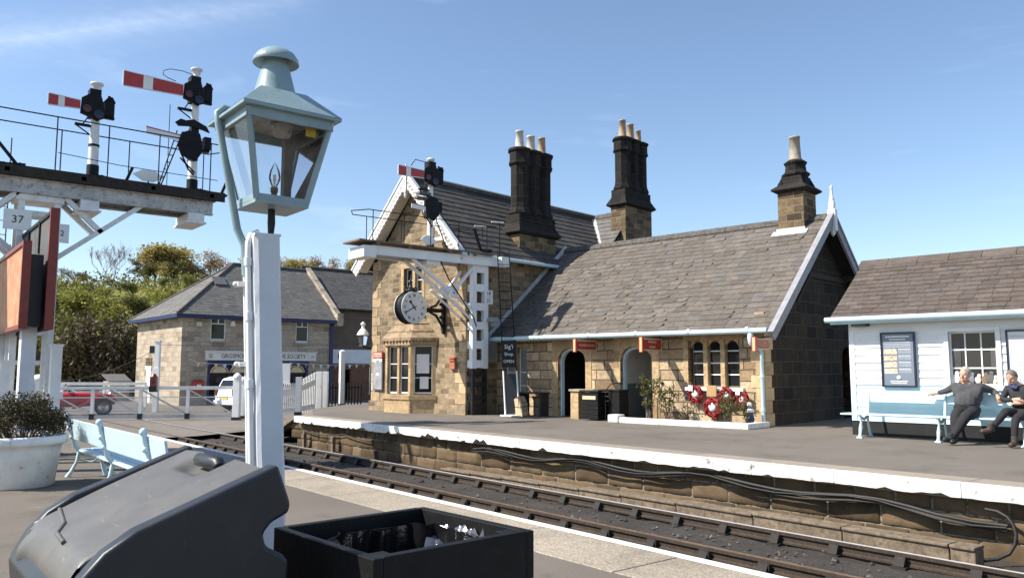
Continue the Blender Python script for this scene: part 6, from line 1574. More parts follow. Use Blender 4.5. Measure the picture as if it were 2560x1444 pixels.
hp = thing('heather_shrub', 'dense dark brown heather shrub growing in the white tub', 'shrub', (-14.37, 1.95, .9)); r_ = random.Random(77)
mb = MB()
for i in range(80):
    a = r_.uniform(0, 2 * PI); rr = .56 * math.sqrt(r_.random()); z = .56 * (1 - (rr / .60) ** 2) * r_.uniform(.5, 1.1) + .08
    leafy(mb, (math.cos(a) * rr * 1.15, math.sin(a) * rr * 1.15, z), .17, 170, .021, r_, up=.4)
mb.build('foliage', K['leaf_heath'], hp); mb = MB()
for i in range(24): a = r_.uniform(0, 6.3); mb.tube([(math.cos(a) * .1, math.sin(a) * .1, -.18), (math.cos(a) * .32, math.sin(a) * .32, .1), (math.cos(a) * .5, math.sin(a) * .5, .25)], [.014, .01, .005], 5)
mb.build('stems', K['bark'], hp)
sb = thing('station_nameboard', 'orange brown weathered double station board in red frames on white posts at the left edge', 'sign board', (-15.6, 2.0, .2))
L = 5.2
mb = MB(); mb.box(-L, .03, 2.51, -.06, .06, 3.87); mb.build('front_board', K['tan'], sb)
mb = MB(); f = .07
for q in ((-L, 3.87, 0, 3.94), (-L, 2.44, 0, 2.51), (-.07, 2.51, 0, 3.87)): mb.box(q[0], -.0, q[1], q[2], .13, q[3])
mb.build('front_frame', K['redd'], sb)
mb = MB(); mb.box(-L, .43, 2.5, -.06, .46, 4.46); mb.build('rear_board', K['greyp'], sb)
mb = MB()
for q in ((-L, 4.46, 0, 4.52), (-L, 2.44, 0, 2.5)): mb.box(q[0], .40, q[1], q[2], .50, q[3])
mb.box(-2.6, .40, 3.9, -2.5, .43, 4.46); mb.box(-1.35, .40, 3.9, -1.27, .43, 4.5); mb.build('rear_battens', K['blackm'], sb); mb = MB(); mb.box(-.07, .38, 2.44, .003, .52, 4.55); mb.build('rear_frame', K['redd'], sb)
cw = pm('cool_white_post', (.62, .63, .66), .6, .1, 3)
for x in (-.75, -4.2): mb = MB(); mb.box(x - .14, .14, 0, x + .14, .37, 3.7); mb.build('post', cw, sb)
mb = MB(); mb.box(-.62, .16, 2.5, -.30, .36, 3.75); mb.build('inner_batten', K['black'], sb)
for (dx, dy, hh, lab) in ((-1.9, .9, 2.2, 'slim white wooden post standing behind the station board'), (-3.0, .2, 1.9, 'white fence post left of the station board post')):
    o = thing('white_post', lab, 'post', (-15.6 + dx, 2.0 + dy, .2)); mb = MB(); mb.box(-.09, -.09, 0, .09, .09, hh); mb.prism([(-.11, -.11, hh), (.11, -.11, hh), (.11, .11, hh), (-.11, .11, hh)], (0, 0, .05)); mb.build('shaft', K['white'], o); mb = MB(); mb.box(-.13, -.13, hh * .55, .13, .13, hh * .6); mb.build('collar', K['white'], o)
# ------------------------------------------------------------------ shop house beyond the level crossing (local: x along the shop front, y into the house)
C0 = at(455, 45); XD = (RT * .759 + FW * .651).normalized(); SY = math.atan2(XD.y, XD.x)
sh = thing('shop_building', 'stone corner shop with hipped slate roof, navy fascia and arched shopfront beyond the crossing gates', 'building', (C0.x, C0.y, -.05), SY)
def shw(x, y, z=0): return V((C0.x, C0.y, -.05)) + V((x * math.cos(SY) - y * math.sin(SY), x * math.sin(SY) + y * math.cos(SY), z))
SLn, SDp, SE, SR = 9.4, 8.4, 5.15, 8.75
WN = [(1.6, 2.5, 3.70, 5.02), (6.85, 7.72, 3.70, 5.02)]
SF = (1.5, 7.75, .0, 2.55)
mb = MB(); rect_wall(mb, 0, SLn, -.3, 5.2, WN + [SF], Pf, .16)
rect_wall(mb, 0, SDp, -.3, 5.2, [(5.2, 6.2, 0, 2.1)], lambda y, z, d: (d, SDp - y, z) if False else (d, y, z), .16)
mb.poly([(SLn, 0, -.3), (SLn, SDp, -.3), (SLn, SDp, 5.2), (SLn, 0, 5.2)]); mb.poly([(SLn, SDp, -.3), (0, SDp, -.3), (0, SDp, 5.2), (SLn, SDp, 5.2)])
mb.build('wall', K['stone_shop'], sh)
o_ = .45; RA = (4.4, SDp / 2, SR); RB = (SLn + .1, SDp / 2, SR)
A0, A1, A2, A3 = (-o_, -o_, SE), (SLn + .1, -o_, SE), (SLn + .1, SDp + o_, SE), (-o_, SDp + o_, SE)
u = MB()
u.prism([A0, A1, RB, RA], (0, 0, -.05), 1); slates(u, A0, A1, RA, RB, .42, .27, .012, 41)
u.prism([A3, A0, RA], (0, 0, -.05), 1); slates(u, A3, A0, RA, (RA[0], RA[1] - .01, RA[2]), .42, .27, .012, 42)
u.prism([A2, A3, RA, RB], (0, 0, -.05), 1)
u.build('roof', [K['slate_shop'], K['under']], sh)
mb = MB(); mb.tube([V(A0) + V((.05, .05, .05)), V(RA) + V((0, 0, .03))], .09, 6); mb.tube([V(A3) + V((.05, -.05, .05)), V(RA) + V((0, 0, .03))], .09, 6); mb.tube([V(RA) + V((0, 0, .04)), V(RB) + V((0, 0, .04))], .11, 6); mb.build('ridge_tiles', K['ridge'], sh)
mb = MB(); mb.box(-o_, -o_ - .02, SE - .19, SLn + .1, -o_ + .04, SE - .03); mb.box(-o_ - .02, -o_, SE - .19, -o_ + .04, SDp + o_, SE - .03); mb.box(-o_ + .05, -o_ + .05, SE - .2, SLn, 0, SE - .16); mb.box(-o_ + .05, 0, SE - .2, 0, SDp, SE - .16); mb.box(SLn - .25, -.09, 0, SLn - .02, -.01, SE - .2); mb.build('fascia', K['navy'], sh)
mb = MB(); p = V(A1); q_ = V(RB); mb.beam(p + V((.12, -.05, .12)), q_ + V((.12, 0, .14)), .34, .22, (0, 0, 1)); mb.box(SLn + .02, -o_ - .05, SE - .35, SLn + .45, .1, SE + .45); mb.build('verge_coping', K['stone_shop'], sh)
mb = MB(); n_ = (V(A1) - V(A0)).cross(V(RA) - V(A0)).normalized(); c = V((2.9, -o_, SE)) + (V((0, SDp / 2 + o_, SR - SE))) * .62
mb.beam(c - V((0, .35, .26)) + n_ * .06, c + V((0, .35, .26)) + n_ * .06, .75, .10, n_); mb.build('roof_light', K['greyp'], sh)
for a, b, c, e in WN:
    wo = sash('window', a, b, c, e, .08, sh, (.74,), vb=0, t=.075); mb = MB(); mb.box(a + .04, .05, c + (e - c) * .72, b - .04, .08, c + (e - c) * .76); mb.box((a + b) / 2 - .03, .05, c + (e - c) * .76, (a + b) / 2 + .03, .08, e - .03); mb.build('glazing_bar', K['white'], wo)
    mb = MB(); mb.box(a - .1, -.1, c - .12, b + .1, .1, c - .0); mb.build('window_sill', K['stone_shop'], wo)
mb = MB(); mb.box(.78, -.08, 4.50, 1.08, 0, 4.74); mb.build('junction_box', K['cream'], sh)
mb = MB(); mb.prism([(2.72, -.1, 4.58), (3.02, -.1, 4.58), (2.96, -.1, 4.86), (2.78, -.1, 4.86)], (0, .1, 0)); mb.build('alarm_box', K['paper'], sh)
mb = MB(); mb.box(1.34, -.14, 2.58, 8.2, 0, 3.06); mb.box(1.3, -.22, 3.062, 8.25, 0, 3.12); sg = mb.build('sign_board', pm('pale_grey_sign', (.74, .71, .66), .6, .08), sh)
text('lettering', 'GROSMONT CO-OPERATIVE SOCIETY', .36, K['black'], sg, frame((4.85, -.146, 2.82), (1, 0, 0), (0, 0, 1)), sx=.86)
text('lettering', 'ESTD\n1867', .13, K['greyp'], sg, frame((1.62, -.146, 2.82), (1, 0, 0), (0, 0, 1)), sx=.9); text('lettering', 'LTD', .14, K['greyp'], sg, frame((7.98, -.146, 2.82), (1, 0, 0), (0, 0, 1)))
mb = MB(); mb.box(3.75, -.10, 3.13, 5.75, -.02, 3.52); s2_ = mb.build('sign_board', K['cream'], sh); s2_['label'] = 'small cream sign above the long sign'; 
mb = MB(); mb.box(1.5, -.05, 2.30, 7.75, .05, 2.56); mb.box(1.5, .02, .0, 1.66, .12, 2.3); mb.box(7.58, .02, 0, 7.75, .12, 2.3)
for x in (2.74, 3.90, 5.0, 6.3): mb.box(x - .05, .02, 0, x + .05, .12, 2.3)
mb.box(1.66, .01, 0, 7.58, .14, .55); sfr = mb.build('shopfront', K['navy'], sh)
mb = MB(); mb.poly([(1.6, .10, .5), (7.6, .10, .5), (7.6, .10, 2.3), (1.6, .10, 2.3)]); mb.build('pane', K['glass'], sfr)
for cx, w in ((2.2, .53), (3.32, .53), (4.45, .5), (5.65, .6), (6.95, .55)):
    mb = MB(); n = 12; mb.prism([(cx + w * math.cos(PI * k / n), -.03, 1.86 + .47 * math.sin(PI * k / n)) for k in range(n + 1)], (0, .06, 0)); ob = mb.build('arched_blind', K['signcream'], sfr)
    mb = MB(); mb.tube([(cx + w * .82 * math.cos(PI * k / n), -.035, 1.88 + .37 * math.sin(PI * k / n)) for k in range(n + 1)], .03, 5); mb.build('blind_moulding', K['plank'], ob)
    mb = MB(); mb.lathe([(0, .06), (.2, .06)][::-1], (cx, 0, 1.45), 16, axis='y'); mb.lathe([(0, .07), (.22, .07)][::-1], (cx + .1, 0, .98), 16, axis='y'); mb.build('window_display', K['greyp'], sfr)
mb = MB(); mb.box(-.02, 5.25, 0, .08, 6.15, 2.05); dd = mb.build('door', K['white'], sh); mb = MB(); mb.box(-.06, 5.1, 2.05, .0, 6.3, 2.25); mb.build('door_hood', K['white'], dd); mb = MB(); mb.box(-.05, 5.1, 2.30, -.0, 6.3, 2.75); mb.build('lintel', K['stone_chbase'], sh)
pbx = thing('post_box', 'small red post box with white notice on the shaded shop wall', 'post box', shw(.95, -.02, .75), SY); mb = MB(); mb.box(-.32, -.25, 0, .32, 0, .62); mb.lathe([(.3, .62), (.2, .72), (0, .74)], (0, -.12, 0), 14); mb.build('box', K['signred'], pbx); mb = MB(); mb.box(-.1, -.256, .18, .14, -.251, .46); mb.build('notice', K['paper'], pbx)
# ---- neighbouring house
nh = thing('rendered_house', 'brown rendered house with white shop fascia between corner shop and station', 'building', shw(SLn + .02, .9), SY)
L2 = 15
mb = MB(); rect_wall(mb, 0, L2, 2.9, 6.0, [(3.35, 5.1, 4.1, 5.75)], Pf, .14); mb.poly([(L2, 0, -.2), (L2, 8, -.2), (L2, 8, 6.0), (L2, 0, 6.0)]); mb.poly([(L2, 8, -.2), (0, 8, -.2), (0, 8, 6.0), (L2, 8, 6.0)]); mb.poly([(0, 8, 5), (0, 0, 5), (0, 0, 6.0), (0, 4, 9.0), (0, 8, 6.0)]); mb.build('wall', K['render'], nh)
mb = MB(); rect_wall(mb, 0, L2, -.3, 2.898, [(3.2, 5.3, .4, 2.2), (.9, 1.8, 0, 2.05)], Pf, .2); mb.build('brick_wall', K['brick'], nh)
u = MB(); B0, B1, T0, T1 = (.02, -.35, 6.0), (L2, -.35, 6.0), (.02, 4, 9.05), (L2, 4, 9.05); u.prism([B0, B1, T1, T0], (0, 0, -.06), 1); u.prism([(L2, 8.3, 6), (.02, 8.3, 6), T0, T1], (0, 0, -.06), 1); slates(u, B0, B1, T0, T1, .4, .27, .01, 44); u.build('roof', [slate('blue_grey_slate', [(.07, .066, .062), (.09, .085, .08), (.10, .095, .09)]), K['under']], nh)
mb = MB(); mb.tube([(.02, 4, 9.1), (L2, 4, 9.1)], .12, 6); mb.build('ridge_tiles', K['ridge'], nh)
mb = MB(); mb.tube([(.1, -.42, 5.95), (L2, -.42, 5.92)], .07, 6); mb.build('gutter', K['black'], nh)
sash('window', 3.36, 5.09, 4.11, 5.74, .06, nh, (.62,), vb=1)
mb = MB(); mb.box(.05, -.16, 2.45, L2, -.0, 3.35); fa = mb.build('shop_fascia', pm('pale_grey_fascia', (.70, .71, .73), .6, .06), nh); mb = MB(); mb.prism([(.75, -.168, 2.9), (.85, -.168, 3.15), (.95, -.168, 2.9), (.85, -.168, 2.65)], (0, .008, 0)); mb.build('emblem', K['black'], fa)
mb = MB(); mb.box(3.2, .05, .4, 5.3, .08, 2.2); sw = mb.build('shop_window', K['glass'], nh); mb = MB(); mb.box(3.2, .0, 1.15, 5.3, .05, 1.25); mb.box(3.2, .0, .4, 3.3, .05, 2.2); mb.box(5.2, .0, .4, 5.3, .05, 2.2); mb.build('window_frame', K['white'], sw); mb = MB(); mb.box(3.4, -.4, .5, 5.1, -.3, 1.2); 
mb.build('window_ledge', K['steel'], nh)
# ---- bunting
bt = thing('bunting', 'string of small blue and cream pennants strung across both shop fronts', 'bunting', shw(0, -.8, 0), SY)
P_ = [(.2, 2.62)] + [(.2 + i * .5, 2.45 - .12 * math.sin(PI * ((i * .5) % 6) / 6) - .015 * i * 0) for i in range(1, 30)]
mb = MB(); mb.tube([(x, 0, z) for x, z in P_], .012, 4); mb.build('string', K['paper'], bt)
for i, (x, z) in enumerate(P_[1:]):
    mb = MB(); mb.prism([(x - .11, 0, z - .01), (x + .11, 0, z - .01), (x, .02, z - .26)], (0, .006, 0)); mb.build('pennant', K[('signcream', 'poster', 'signcream', 'duck')[i % 4]], bt)
# ---- low stone outbuilding
ob_ = thing('stone_outbuilding', 'low stone outbuilding with lean-to slate roof at the left of the corner shop', 'outbuilding', shw(-1.2, 9.6, 0), SY)
mb = MB(); mb.box(0, 0, -.3, 1.2, 1.6, 1.3); mb.build('wall', K['stone_shop'], ob_); mb = MB(); mb.prism([(-.1, -.1, 1.25), (1.3, -.1, 1.25), (1.3, 1.7, 1.7), (-.1, 1.7, 1.7)], (0, 0, .06)); mb.build('roof', K['slate_shop'], ob_)
# ------------------------------------------------------------------ level crossing gates
def gate(name, pxa, pxb, D, label, h=1.24, lampx=None):
    A, B = at(pxa, D), at(pxb, D + (1.0 if name else 0)); d_ = (B - A); L = d_.length; rz = math.atan2(d_.y, d_.x)
    t = thing('crossing_gate', label, 'gate', (A.x, A.y, .04), rz, 'white level crossing gates'); n = max(2, round(L / 1.75))
    mb = MB(); mb.box(0, -.06, h - .10, L, .06, h); mb.box(0, -.07, h + .0, L, .07, h + .03); mb.build('top_rail', K['whited'], t)
    mb = MB(); mb.box(0, -.05, .02, L, .05, .15); mb.build('bottom_rail', pm('grey_gate_rail' + str(pxa), (.42, .42, .44), .6, .15), t)
    for i in range(n + 1):
        x = L * i / n; mb = MB(); mb.box(x - .06, -.05, .152, x + .06, .05, h - .102); mb.build('upright', K['white'], t)
        if 0 < i < n:
            mb = MB(); mb.box(x - .09, -.07, -.02, x + .09, .07, .20); mb.build('shoe', K['black'], t)
        if i < n: mb = MB(); mb.beam((x + .08, 0, h - .13), (x + L / n - .08, 0, .20), .05, .09, (0, 1, 0)); mb.build('brace', pm('grey_brace%d_%d' % (pxa, i), (.48, .47, .45), .6, .1), t)
    mb = MB(); mb.beam((0, .0, h * .68), (L, .0, h * .68), .025, .035); mb.build('mid_rail', K['whited'], t)
    mb = MB(); s = .085
    for i in range(int(L / s)):
        x = i * s; dz = h * .68 - .15
        for sg in (1, -1):
            xa, xb = x, x + sg * dz
            za, zb = .15, h * .68
            if xb < 0: zb = .15 + x; xb = 0
            if xb > L: zb = .15 + (L - x); xb = L
            if abs(xb - xa) > .02: mb.beam((xa, .03, za), (xb, .03, zb), .007, .007, (0, 1, 0))
    mb.build('wire_mesh', K['steel'], t)
    return t, L
t, Lg = gate('n', 120, 592, 31.6, 'nearest long white crossing gate with wire mesh and red lamp')
lx = Lg * .565
mb = MB(); mb.box(lx - .12, -.12, 1.28, lx + .12, .12, 1.66); mb.lathe([(.13, 1.66), (.08, 1.74), (.05, 1.78)], (lx, 0, 0), 10); la = mb.build('gate_lamp', pm('dark_red_lamp', (.20, .02, .02), .4, .2), t); mb = MB(); mb.box(lx - .14, -.14, 1.05, lx + .14, .14, 1.278); mb.build('lamp_bracket', K['black'], la); mb = MB(); mb.lathe([(0, -.135), (.085, -.13)], (lx, 0, 1.47), 14, axis='y'); mb.build('lens', K['lensr'], la)
gate('', 60, 372, 39, 'farther white crossing gate seen through the nearest one', 1.3)
def gpost(px, D, w, h, label, cap=True, mat='white'):
    p = at(px, D); o = thing('gate_post', label, 'post', (p.x, p.y, -.02), math.atan2(RT.y, RT.x)); mb = MB(); mb.box(-w, -w, 0, w, w, h); mb.build('shaft', K[mat], o, bevel=.01)
    if cap: mb = MB(); mb.lathe([(w * 1.35, h), (w * 1.35, h + .06), (w * 1.1, h + .12), (w * .5, h + .19), (0, h + .21)], (0, 0, 0), 12); mb.build('cap', K['white'], o)
    mb = MB(); mb.box(-w - .02, -w - .02, 0, w + .02, w + .02, .12); mb.build('foot', K['black'], o); return o
gpost(598, 32.2, .13, 1.66, 'stout white gate post with domed cap left of the lamp post'); gpost(612, 33.2, .11, 1.5, 'slimmer white gate post behind the domed one')
o = gpost(108, 29.5, .30, 1.62, 'wide white and cream crossing cabinet beside the planter shrub'); mb = MB(); mb.box(-.32, -.33, .2, -.02, -.305, 1.5); mb.build('panel', K['cream'], o)
p = at(397, 38); cp_ = thing('cable_post', 'tall white square post with black cable box in front of the corner shop', 'post', (p.x, p.y, 0), math.atan2(RT.y, RT.x)); mb = MB(); mb.box(-.11, -.11, 0, .11, .11, 3.3); mb.build('shaft', K['white'], cp_); mb = MB(); mb.box(-.14, -.14, 3.3, .14, .14, 3.36); mb.build('cap', K['white'], cp_); mb = MB(); mb.box(-.34, -.12, 2.75, -.13, .08, 3.1); mb.build('cable_box', K['black'], cp_); mb = MB(); mb.box(-.16, -.16, 1.6, .16, -.115, 2.05); mb.build('plate', K['paper'], cp_)
for (a, b, lab) in (((397, 38, 2.95), (120, 52, 1.3), 'thin overhead cable running left from the white cable post'), ((397, 38, 3.15), (1250, 60, 5.0), 'thin overhead cable running right from the white cable post across the shop')):
    A = at(*a); B = at(*b); mb = MB(); mb.tube([A.lerp(B, i / 10) - V((0, 0, .5 * math.sin(PI * i / 10))) for i in range(11)], .012, 4); tag(mb.build('overhead_cable', K['black']), lab, 'cable')
wb_ = at(716, 30.2); nbk = thing('white_notice_board', 'blank white notice board on a dark post right of the lamp post', 'notice board', (wb_.x, wb_.y, .2), math.atan2(RT.y, RT.x)); mb = MB(); mb.box(-.18, -.03, 1.24, .19, .0, 2.0); mb.build('board', pm('cool_grey_white_board', (.62, .63, .65), .6, .05), nbk); mb = MB(); mb.box(-.19, .01, 0, -.09, .09, 1.95); mb.build('post', K['black'], nbk)
# picket fence and gate at the platform end
def picket(pxa, Da, pxb, Db, z0, ha, hb, name, label, n, cat):
    A, B = at(pxa, Da), at(pxb, Db); L = (B - A).length; rz = math.atan2((B - A).y, (B - A).x); t = thing(name, label, cat, (A.x, A.y, z0), rz)
    for i in range(n):
        f = (i + .5) / n; x = L * f; h = ha + (hb - ha) * f; mb = MB(); w = L / n * .30; mb.prism([(x - w, 0, .06), (x + w, 0, .06), (x + w, 0, h - .06), (x, 0, h), (x - w, 0, h - .06)], (0, .025, 0)); mb.build('pale', K['white'], t)
    mb = MB()
    for f in (.22, .42 if ha > 2 else .80):
        za, zb = ha * f, hb * f
        mb.beam((0, .05, za), (L, .05, zb), .05, .11)
    mb.build('rail', K['white'], t); return t
picket(700, 29.9, 746, 30.3, .25, 1.16, 1.26, 'picket_fence', 'white picket fence panel just right of the lamp post', 10, 'fence')
picket(757, 30.5, 793, 31.0, .28, 1.32, 1.62, 'picket_gate', 'white picket gate with rising top between two posts at the platform end', 9, 'gate')
for px, D, w, h, lab in ((751, 30.35, .10, 1.42, 'white fence post between the picket panel and the picket gate'), (802, 31.2, .11, 1.62, 'white gate post at the right end of the picket gate'), (816, 31.6, .11, 1.62, 'rearmost white gate post beside the black railings')): o = gpost(px, D, w, h, lab, False); o.location.z = .28
A, B = at(826, 32.5), at(905, 33.2); rl = thing('iron_railings', 'black iron railings between the picket gate and the station house', 'railings', (A.x, A.y, .3), math.atan2((B - A).y, (B - A).x)); L = (B - A).length; mb = MB()
for i in range(11): x = L * i / 10; mb.box(x - .025, -.02, 0, x + .025, .02, 1.15)
mb.beam((0, 0, .95), (L, 0, .95), .04, .05); mb.beam((0, 0, .2), (L, 0, .2), .04, .05); mb.build('railing', K['black'], rl)
p = at(857, 31.6); wp = thing('white_post', 'tall tapering white wooden post with black foot before the black railings', 'post', (p.x, p.y, .3), .3); mb = MB(); mb.lathe([(.13, .35), (.12, 2.4), (.0, 2.46)], (0, 0, 0), 4, sm=False, rot=.4); mb.build('shaft', K['white'], wp); mb = MB(); mb.lathe([(.15, 0), (.14, .35)], (0, 0, 0), 4, sm=False, rot=.4); mb.build('foot', K['black'], wp)
# ------------------------------------------------------------------ cars
rc = thing('vintage_car', 'red open vintage sports car with wire wheels behind the crossing gates', 'car', at(185, 35.5, -.02), math.atan2((RT + FW * .5).y, (RT + FW * .5).x))
mb = MB(); Wc = .55
def loft(mb, secs, n=12, mi=0):
    vs = []; fs = []
    for (x, w, z0, z1) in secs:
        for k in range(n):
            a = 2 * PI * k / n; cx = math.copysign(abs(math.cos(a)) ** .6, math.cos(a)); sz = math.copysign(abs(math.sin(a)) ** .6, math.sin(a))
            vs.append((x, cx * w, (z0 + z1) / 2 + sz * (z1 - z0) / 2))
    for i in range(len(secs) - 1):
        for k in range(n): k2 = (k + 1) % n; fs.append((i * n + k, (i + 1) * n + k, (i + 1) * n + k2, i * n + k2))
    mb.add(vs, fs, mi, True); mb.add(vs[:n], [tuple(range(n))], mi); mb.add(vs[-n:][::-1], [tuple(range(n))], mi)
loft(mb, [(-1.9, .35, .45, .75), (-1.6, .55, .38, .95), (-.6, .60, .36, .98), (-.1, .58, .36, 1.02), (.5, .48, .38, 1.0), (1.4, .36, .40, .94), (1.75, .30, .45, .88)]); mb.build('body', K['carred'], rc)
for s in (-1, 1):
    mb = MB(); mb.prism([V((x, s * .62 - .16, z)) for x, z in ((.10, .36), (.5, .52), (1.0, .86), (1.35, .94), (1.7, .84), (1.88, .6), (1.80, .6), (1.6, .76), (1.3, .84), (1.05, .74), (.6, .42), (.15, .30))], (0, .32, 0)); mb.build('front_wing', K['carred'], rc, bevel=.03)
    mb = MB(); mb.prism([V((x, s * .62 - .16, z)) for x, z in ((-1.9, .5), (-1.75, .80), (-1.4, .92), (-1.05, .80), (-.85, .36), (-.95, .36), (-1.15, .72), (-1.4, .82), (-1.7, .70), (-1.8, .5))], (0, .32, 0)); mb.build('rear_wing', K['carred'], rc, bevel=.03)
    for x in (-1.38, 1.32):
        mb = MB(); mb.lathe([(.22, -.07), (.33, -.07), (.355, -.03), (.355, .03), (.33, .07), (.22, .07)], (x, s * .66, .355), 24, axis='y', caps=False); wo = mb.build('wheel', K['tyre'], rc)
        mb = MB(); mb.lathe([(.23, -.05), (.20, -.04), (.20, .04), (.23, .05)], (x, s * .66, .355), 20, axis='y', caps=False); mb.lathe([(.0, -.08), (.06, -.07), (.06, .06), (0, .07)], (x, s * .66, .355), 12, axis='y')
        for k in range(14): a = 2 * PI * k / 14; mb.beam((x + .05 * math.cos(a), s * .66 - .03, .355 + .05 * math.sin(a)), (x + .21 * math.cos(a + .2), s * .66, .355 + .21 * math.sin(a + .2)), .012, .012)
        mb.build('rim', K['chrome'], wo)
    mb = MB(); mb.lathe([(.02, -.14), (.10, -.06), (.13, .04), (.0, .06)], (1.62, s * .38, .92), 14, axis='x'); mb.build('headlight', K['chrome'], rc)
mb = MB(); mb.prism([(-.05, -.55, 1.0), (-.05, .55, 1.0), (-.22, .52, 1.36), (-.22, -.52, 1.36)], (.02, 0, 0)); mb.build('windscreen', K['clear'], rc); mb = MB(); mb.box(-1.05, -.48, .6, -.35, .48, 1.04); mb.build('seats', K['cream'], rc); mb = MB(); mb.box(1.74, -.22, .45, 1.80, .22, .92); mb.build('radiator', K['chrome'], rc)
wc = thing('white_car', 'white hatchback parked nose away behind the right end of the nearest gate', 'car', at(655, 40, -.02), math.atan2((FW * .80 + RT * .6).y, (FW * .80 + RT * .6).x))
mb = MB(); prf = [(-1.95, .32), (-2.0, .75), (-1.95, 1.0), (-1.85, 1.12), (-1.6, 1.56), (-1.2, 1.66), (.1, 1.62), (.95, 1.08), (1.75, .96), (1.95, .75), (1.95, .32)]
mb.prism([(x, -.82, z) for x, z in prf][::-1], (0, 1.64, 0)); mb.build('body', K['carwhite'], wc, bevel=.07)
mb = MB(); mb.prism([(-1.74, -.62, 1.16), (-1.74, .62, 1.16), (-1.60, .56, 1.50), (-1.60, -.56, 1.50)], (-.13, 0, .0)); mb.build('rear_window', K['glass'], wc)
for s in (-1, 1):
    mb = MB(); mb.prism([(-1.35, s * .824, 1.12), (.75, s * .824, 1.10), (.1, s * .824, 1.52), (-1.2, s * .824, 1.54)], (0, s * .006, 0)); mb.build('side_window', K['glass'], wc)
    mb = MB(); mb.box(-2.02, s * .70 - .08, .78, -1.9, s * .70 + .08, 1.08); mb.build('tail_light', K['lensr'], wc)
    for x in (-1.3, 1.25):
        mb = MB(); mb.lathe([(.19, -.1), (.29, -.1), (.31, -.06), (.31, .06), (.29, .1), (.19, .1)], (x, s * .74, .31), 20, axis='y', caps=False); w_ = mb.build('wheel', K['tyre'], wc); mb = MB(); mb.lathe([(0, s * .09), (.2, s * .08)][::(-1 if s > 0 else 1)], (x, s * .74, .31), 16, axis='y'); mb.build('rim', K['steel'], w_)
mb = MB(); mb.box(-2.025, -.26, .60, -2.0, .26, .72); mb.build('number_plate', K['yellow'], wc); mb = MB(); mb.box(-2.06, -.80, .34, -1.9, .80, .55); mb.build('bumper', K['carwhite'], wc, bevel=.03)
# ------------------------------------------------------------------ trees
def leafcloud(mb, c, r, n, size, r_, sq=(1, 1, .8)):
    for i in range(n):
        p = V((r_.gauss(0, .5), r_.gauss(0, .5), r_.gauss(0, .5)));
        if p.length > 1.15: p *= .8
        p = V((p.x * r * sq[0], p.y * r * sq[1], p.z * r * sq[2])) + V(c)
        a = V((r_.gauss(0, 1), r_.gauss(0, 1), r_.gauss(0, 1) + .5)).normalized(); b = a.orthogonal().normalized(); q = a.cross(b); t = r_.uniform(0, 6.3); b, q = b * math.cos(t) + q * math.sin(t), q * math.cos(t) - b * math.sin(t)
        w = size * r_.uniform(.5, 1.3); mb.add([p - b * w, p - q * w * .5, p + b * w, p + q * w * .5], [(0, 1, 2, 3)])
def branches(mb, r_, p, d_, L, rad, depth, tips, spread=.6, up=.15, nsplit=(2, 3), rmin=.006):
    pts = [V(p)]; q = V(p); dd = V(d_)
    for k in range(3):
        dd = (dd + V((r_.gauss(0, .12), r_.gauss(0, .12), r_.gauss(0, .08) + up * .3))).normalized(); q = q + dd * L / 3; pts.append(q)
    mb.tube(pts, [rad, rad * .9, rad * .8, rad * .68], 6 if rad > .05 else 4, caps=False)
    if depth == 0: tips.append(q); return
    tips.append(pts[2])
    for k in range(r_.randint(*nsplit)):
        nd = (dd + V((r_.gauss(0, spread), r_.gauss(0, spread), r_.gauss(0, spread * .6) + up))).normalized()
        branches(mb, r_, pts[r_.choice((2, 3, 3))], nd, L * r_.uniform(.6, .85), max(rmin, rad * .6), depth - 1, tips, spread, up, nsplit, rmin)
def make_tree(kind, seed):
    r_ = random.Random(seed); tr_ = MB(); lf_ = MB(); tips = []
    if kind == 'bare':
        for k in range(4): branches(tr_, r_, (r_.uniform(-.8, .8), r_.uniform(-.5, .5), 0), (r_.gauss(0, .12), r_.gauss(0, .1), 1), 2.4, .07, 5, tips, .42, .25, (2, 3), .016)
        for t in tips[::2]: leafcloud(lf_, t, .30, 5, .07, r_)
        return tr_, lf_
    if kind == 'shrub':
        for k in range(7): branches(tr_, r_, (r_.uniform(-.5, .5), r_.uniform(-.5, .5), 0), (r_.gauss(0, .45), r_.gauss(0, .45), 1), 1.3, .06, 3, tips, .55, .2)
        for i in range(46):
            a = r_.uniform(0, 2 * PI); h = r_.uniform(.05, .95); rr = 1.75 * math.sqrt(max(.05, 1 - (h - .35) ** 2 / .42)) * r_.uniform(.5, 1.0); leafcloud(lf_, (math.cos(a) * rr, math.sin(a) * rr, h * 4.2), r_.uniform(.55, .9), 70, .135, r_)
        return tr_, lf_
    sp = dict(birch=(.50, .35), round=(.70, .12), open=(.75, .10))[kind]
    branches(tr_, r_, (0, 0, -.3), (0, 0, 1), 2.2, .19, 4, tips, sp[0], sp[1])
    r_.shuffle(tips)
    if kind == 'birch':
        for t in tips[:75]: leafcloud(lf_, t, r_.uniform(.5, .95), 46, .13, r_)
    elif kind == 'round':
        for t in tips[:90]: leafcloud(lf_, t, r_.uniform(.5, .95), 60, .15, r_)
    else:
        for t in tips[:95]: leafcloud(lf_, t, r_.uniform(.4, .85), 36, .13, r_, (1.2, 1.2, .6))
    return tr_, lf_
PROTO = {}
def proto(kind, mat, seed):
    key = (kind, mat, seed)
    if key not in PROTO:
        a, b = make_tree(kind, seed); ma = a.mesh('trunk'); ma.materials.append(K['twig'] if kind == 'bare' else K['bark']); mb_ = b.mesh('crown'); mb_.materials.append(K[mat])
        zmax = max(v_[2] for v_ in (b.v if kind != 'bare' else a.v)); PROTO[key] = (ma, mb_, zmax)
    return PROTO[key]
rt_ = random.Random(12)
